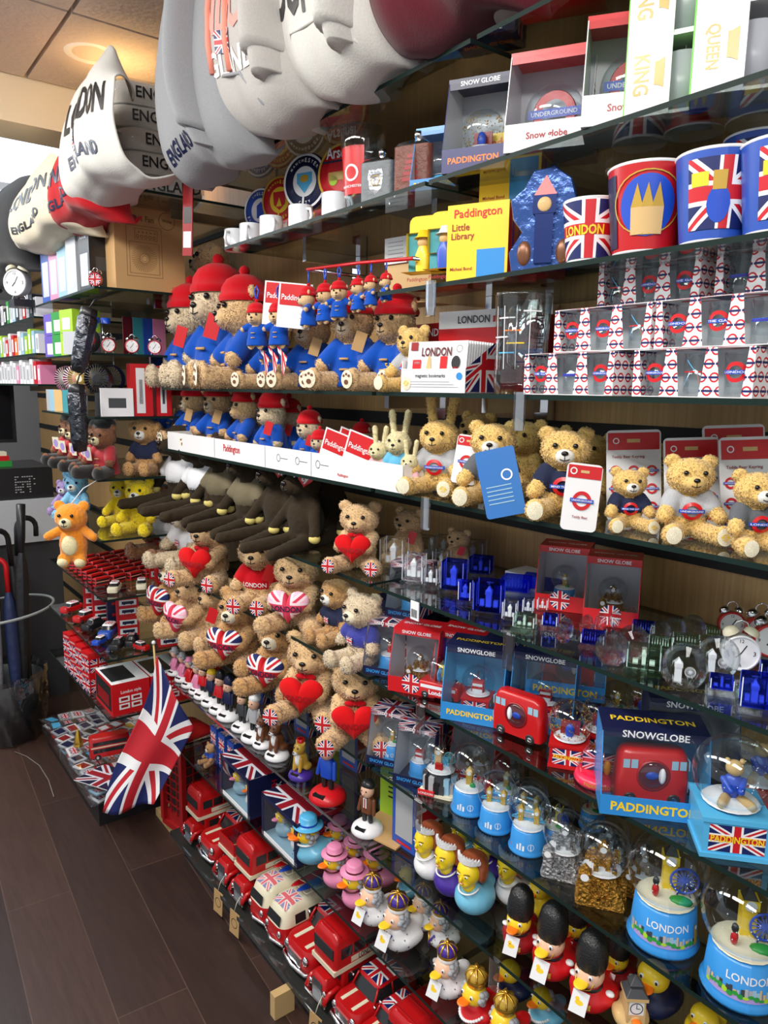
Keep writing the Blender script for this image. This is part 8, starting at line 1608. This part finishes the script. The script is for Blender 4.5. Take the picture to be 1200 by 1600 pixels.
def umbrella(c, hc, hook=True):
    def fn():
        t = empty('umbrella'); m = MB(); m.lathe([(.004, 0), (.02, .08), (.028, .3), (.03, .52), (.022, .6), (.012, .64)], c, 14); m.build('folded_canopy', t); m = MB()
        m.tube([(0, 0, .62), (0, 0, .76)] + [(.045 - .045 * math.cos(a), 0, .76 + .045 * math.sin(a)) for a in [PI * k / 8 for k in range(1, 9)]] + [(.09, 0, .72)], .012, hc, 10) if hook else m.tube([(0, 0, .62), (0, 0, .7), (0, 0, .84)], [.010, .018, .02], hc, 10)
        m.build('handle', t); return t
    return fn
uc = {'black': mat('umb_black', (.02, .02, .023), .5, bump=.4, bscale=30), 'navy': mat('umb_navy', srgb(40, 52, 92), .5, bump=.4, bscale=30), 'red': mat('umb_red', srgb(170, 40, 50), .5, bump=.3, bscale=30), 'grey': mat('umb_grey', srgb(150, 152, 160), .5, bump=.4, bscale=30)}
for i, (k, hk, ax, ay, z_, rz, lb) in enumerate((('black', 1, .11, -.02, .06, 200, 'black hooked umbrella at the right rim of the bin'), ('black', 0, .07, -.06, .12, 0, 'black umbrella with straight black grip'), ('navy', 1, .04, -.10, -.04, 160, 'navy umbrella with red hooked handle'), ('grey', 1, -.04, -.10, .02, 190, 'pale grey umbrella with black hooked handle in the bin'), ('black', 1, -.02, .02, .10, 170, 'black hooked umbrella in the middle of the bin'), ('red', 1, -.10, -.06, .0, 210, 'dark red umbrella with black hooked handle in the bin'), ('black', 1, .08, .05, .08, 10, 'black hooked umbrella at the back right of the bin'), ('black', 0, -.08, .06, .05, 0, 'black umbrella with straight grip at the back left'))):
    o = umbrella(uc[k], 'red' if k == 'navy' else 'black', bool(hk))(); o.location = (bc[0] + ax, bc[1] + ay, .09 + z_ * .5 + .03); o.rotation_euler = (-ay * .5, ax * .6, math.radians(rz)); o.scale = (1.0, 1.0, 1.0 + z_); tag(o, lb, 'umbrella', 'umbrellas in the bin')
mb = MB(); vs = [(.215 * math.cos(a), .2 * math.sin(a), .02 * math.cos(a)) for a in [2 * PI * i / 40 for i in range(41)]]; mb.tube(vs, .007, mat('tie_tape', srgb(150, 156, 156), .4), 6, False); o = mb.build('tie_strap'); o.location = (bc[0] + .02, bc[1] - .02, .62); tag(o, 'grey plastic strap tied round the umbrellas', 'strap')
# counter, till and clutter beyond
tag(MB().box(.1, .95, 4.05, 4.6, 0, .86, 'darkgrey').box(.08, .97, 4.03, 4.62, .86, 1.08, 'silverbox').build('counter'), 'white shop counter behind the umbrella bin', 'counter')
mb = MB(); mb.box(.45, .93, 4.06, 4.5, 1.0815, 1.24, 'black'); f = plane_frame((.80, 4.0595, 1.16), (1, 0, 0), (0, 0, 1), (0, -1, 0)); random.seed(3)
for i in range(9):
    for j in range(7):
        if random.random() < .65: mb.rect(f, -.05 + i * .011, -.05 + i * .011 + .008, -.045 + j * .013, -.045 + j * .013 + .005, 'grey')
tag(mb.build('printer'), 'black box with small pale printed symbols on the white counter', 'printer')
mb = MB(); mb.box(.30, .80, 4.2, 4.24, 1.36, 1.68, 'black'); mb.box(.32, .78, 4.195, 4.2, 1.38, 1.66, mat('screen_off', (.008, .008, .01), .15)); mb.box(.5, .6, 4.2, 4.26, 1.2405, 1.36, 'black'); tag(mb.build('till_screen'), 'dark switched-off till screen at the left edge above the counter', 'monitor')
tag(MB().lathe([(0, 0), (.045, 0), (.045, .08), (.04, .08), (0, .078)], 'white', 20).build('paper_roll', None, (.52, 4.15, 1.2405)), 'white paper roll standing on the black printer', 'paper roll')
tag(MB().box(-.08, .08, -.05, .05, 0, .03, 'green').box(-.07, .07, -.045, .045, .0305, .055, 'red').box(-.06, .06, -.04, .04, .0555, .075, 'cream').build('packet_pile', None, (.68, 4.2, 1.2405)), 'pile of green and red packets beside the paper roll', 'packet')
random.seed(12); names_ = {'limb': 'pale blue', 'white': 'white', 'lime': 'lime', 'red': 'red', 'silverbox': 'silver', 'green': 'green', 'orange': 'orange', 'black': 'black', 'pink': 'pink', 'paper': 'off-white', 'lilac': 'lilac', 'darkred': 'dark red'}
def slim(c, w_, h_): return carton(w_, .06, h_, c, rects=(('front', -w_ * .3, w_ * .3, h_ * .2, h_ * .8, 'white' if c not in ('white', 'paper', 'silverbox') else 'grey'),))
for lv, (z_, nm, pal) in enumerate(((.26, 'upper', ('green', 'limb', 'black', 'white', 'red', 'silverbox')), (.12, 'middle', ('lime', 'white', 'red', 'orange', 'limb', 'lime', 'paper')), (.0, 'lower', ('white', 'paper', 'red', 'white', 'pink')))):
    for k in range(16):
        c_ = pal[random.randrange(len(pal))]; w_ = .05; h_ = (.075, .09, .10)[k % 3]
        o = get('sl%s%d' % (c_, k % 3), slim(c_, w_, h_)); o.location = (X3 + .045, 3.2 + k * .065, H + z_ + .0005); o.rotation_euler = (0, 0, -PI / 2); tag(o, '%s slim packet on the %s far shelf, %s from the near end' % (names_[c_], nm, O9[k]), 'packet', 'slim packets on the far shelves')
for k in range(5):
    c_ = ('white', 'silverbox', 'paper', 'limb', 'white')[k]; o = get('slh%s' % c_, carton(.09, .1, .13, c_)); o.location = (X3 + .07, 3.3 + k * .14, H + .4605); o.rotation_euler = (0, 0, -PI / 2); tag(o, 'pale carton on the top far shelf, %s from the near end' % O9[k], 'box', 'pale cartons on the top far shelf')
cb_ = bpy.data.objects  # loose cord on the floor
mb = MB(); mb.tube([(.57, 3.5, .004), (.605, 3.42, .004), (.632, 3.3, .004), (.634, 3.15, .004), (.62, 3.0, .004)], .0025, mat('cord_grey', srgb(120, 110, 105), .5), 6); tag(mb.build('loose_cord'), 'thin grey cord lying on the dark floor below the bin', 'cord')
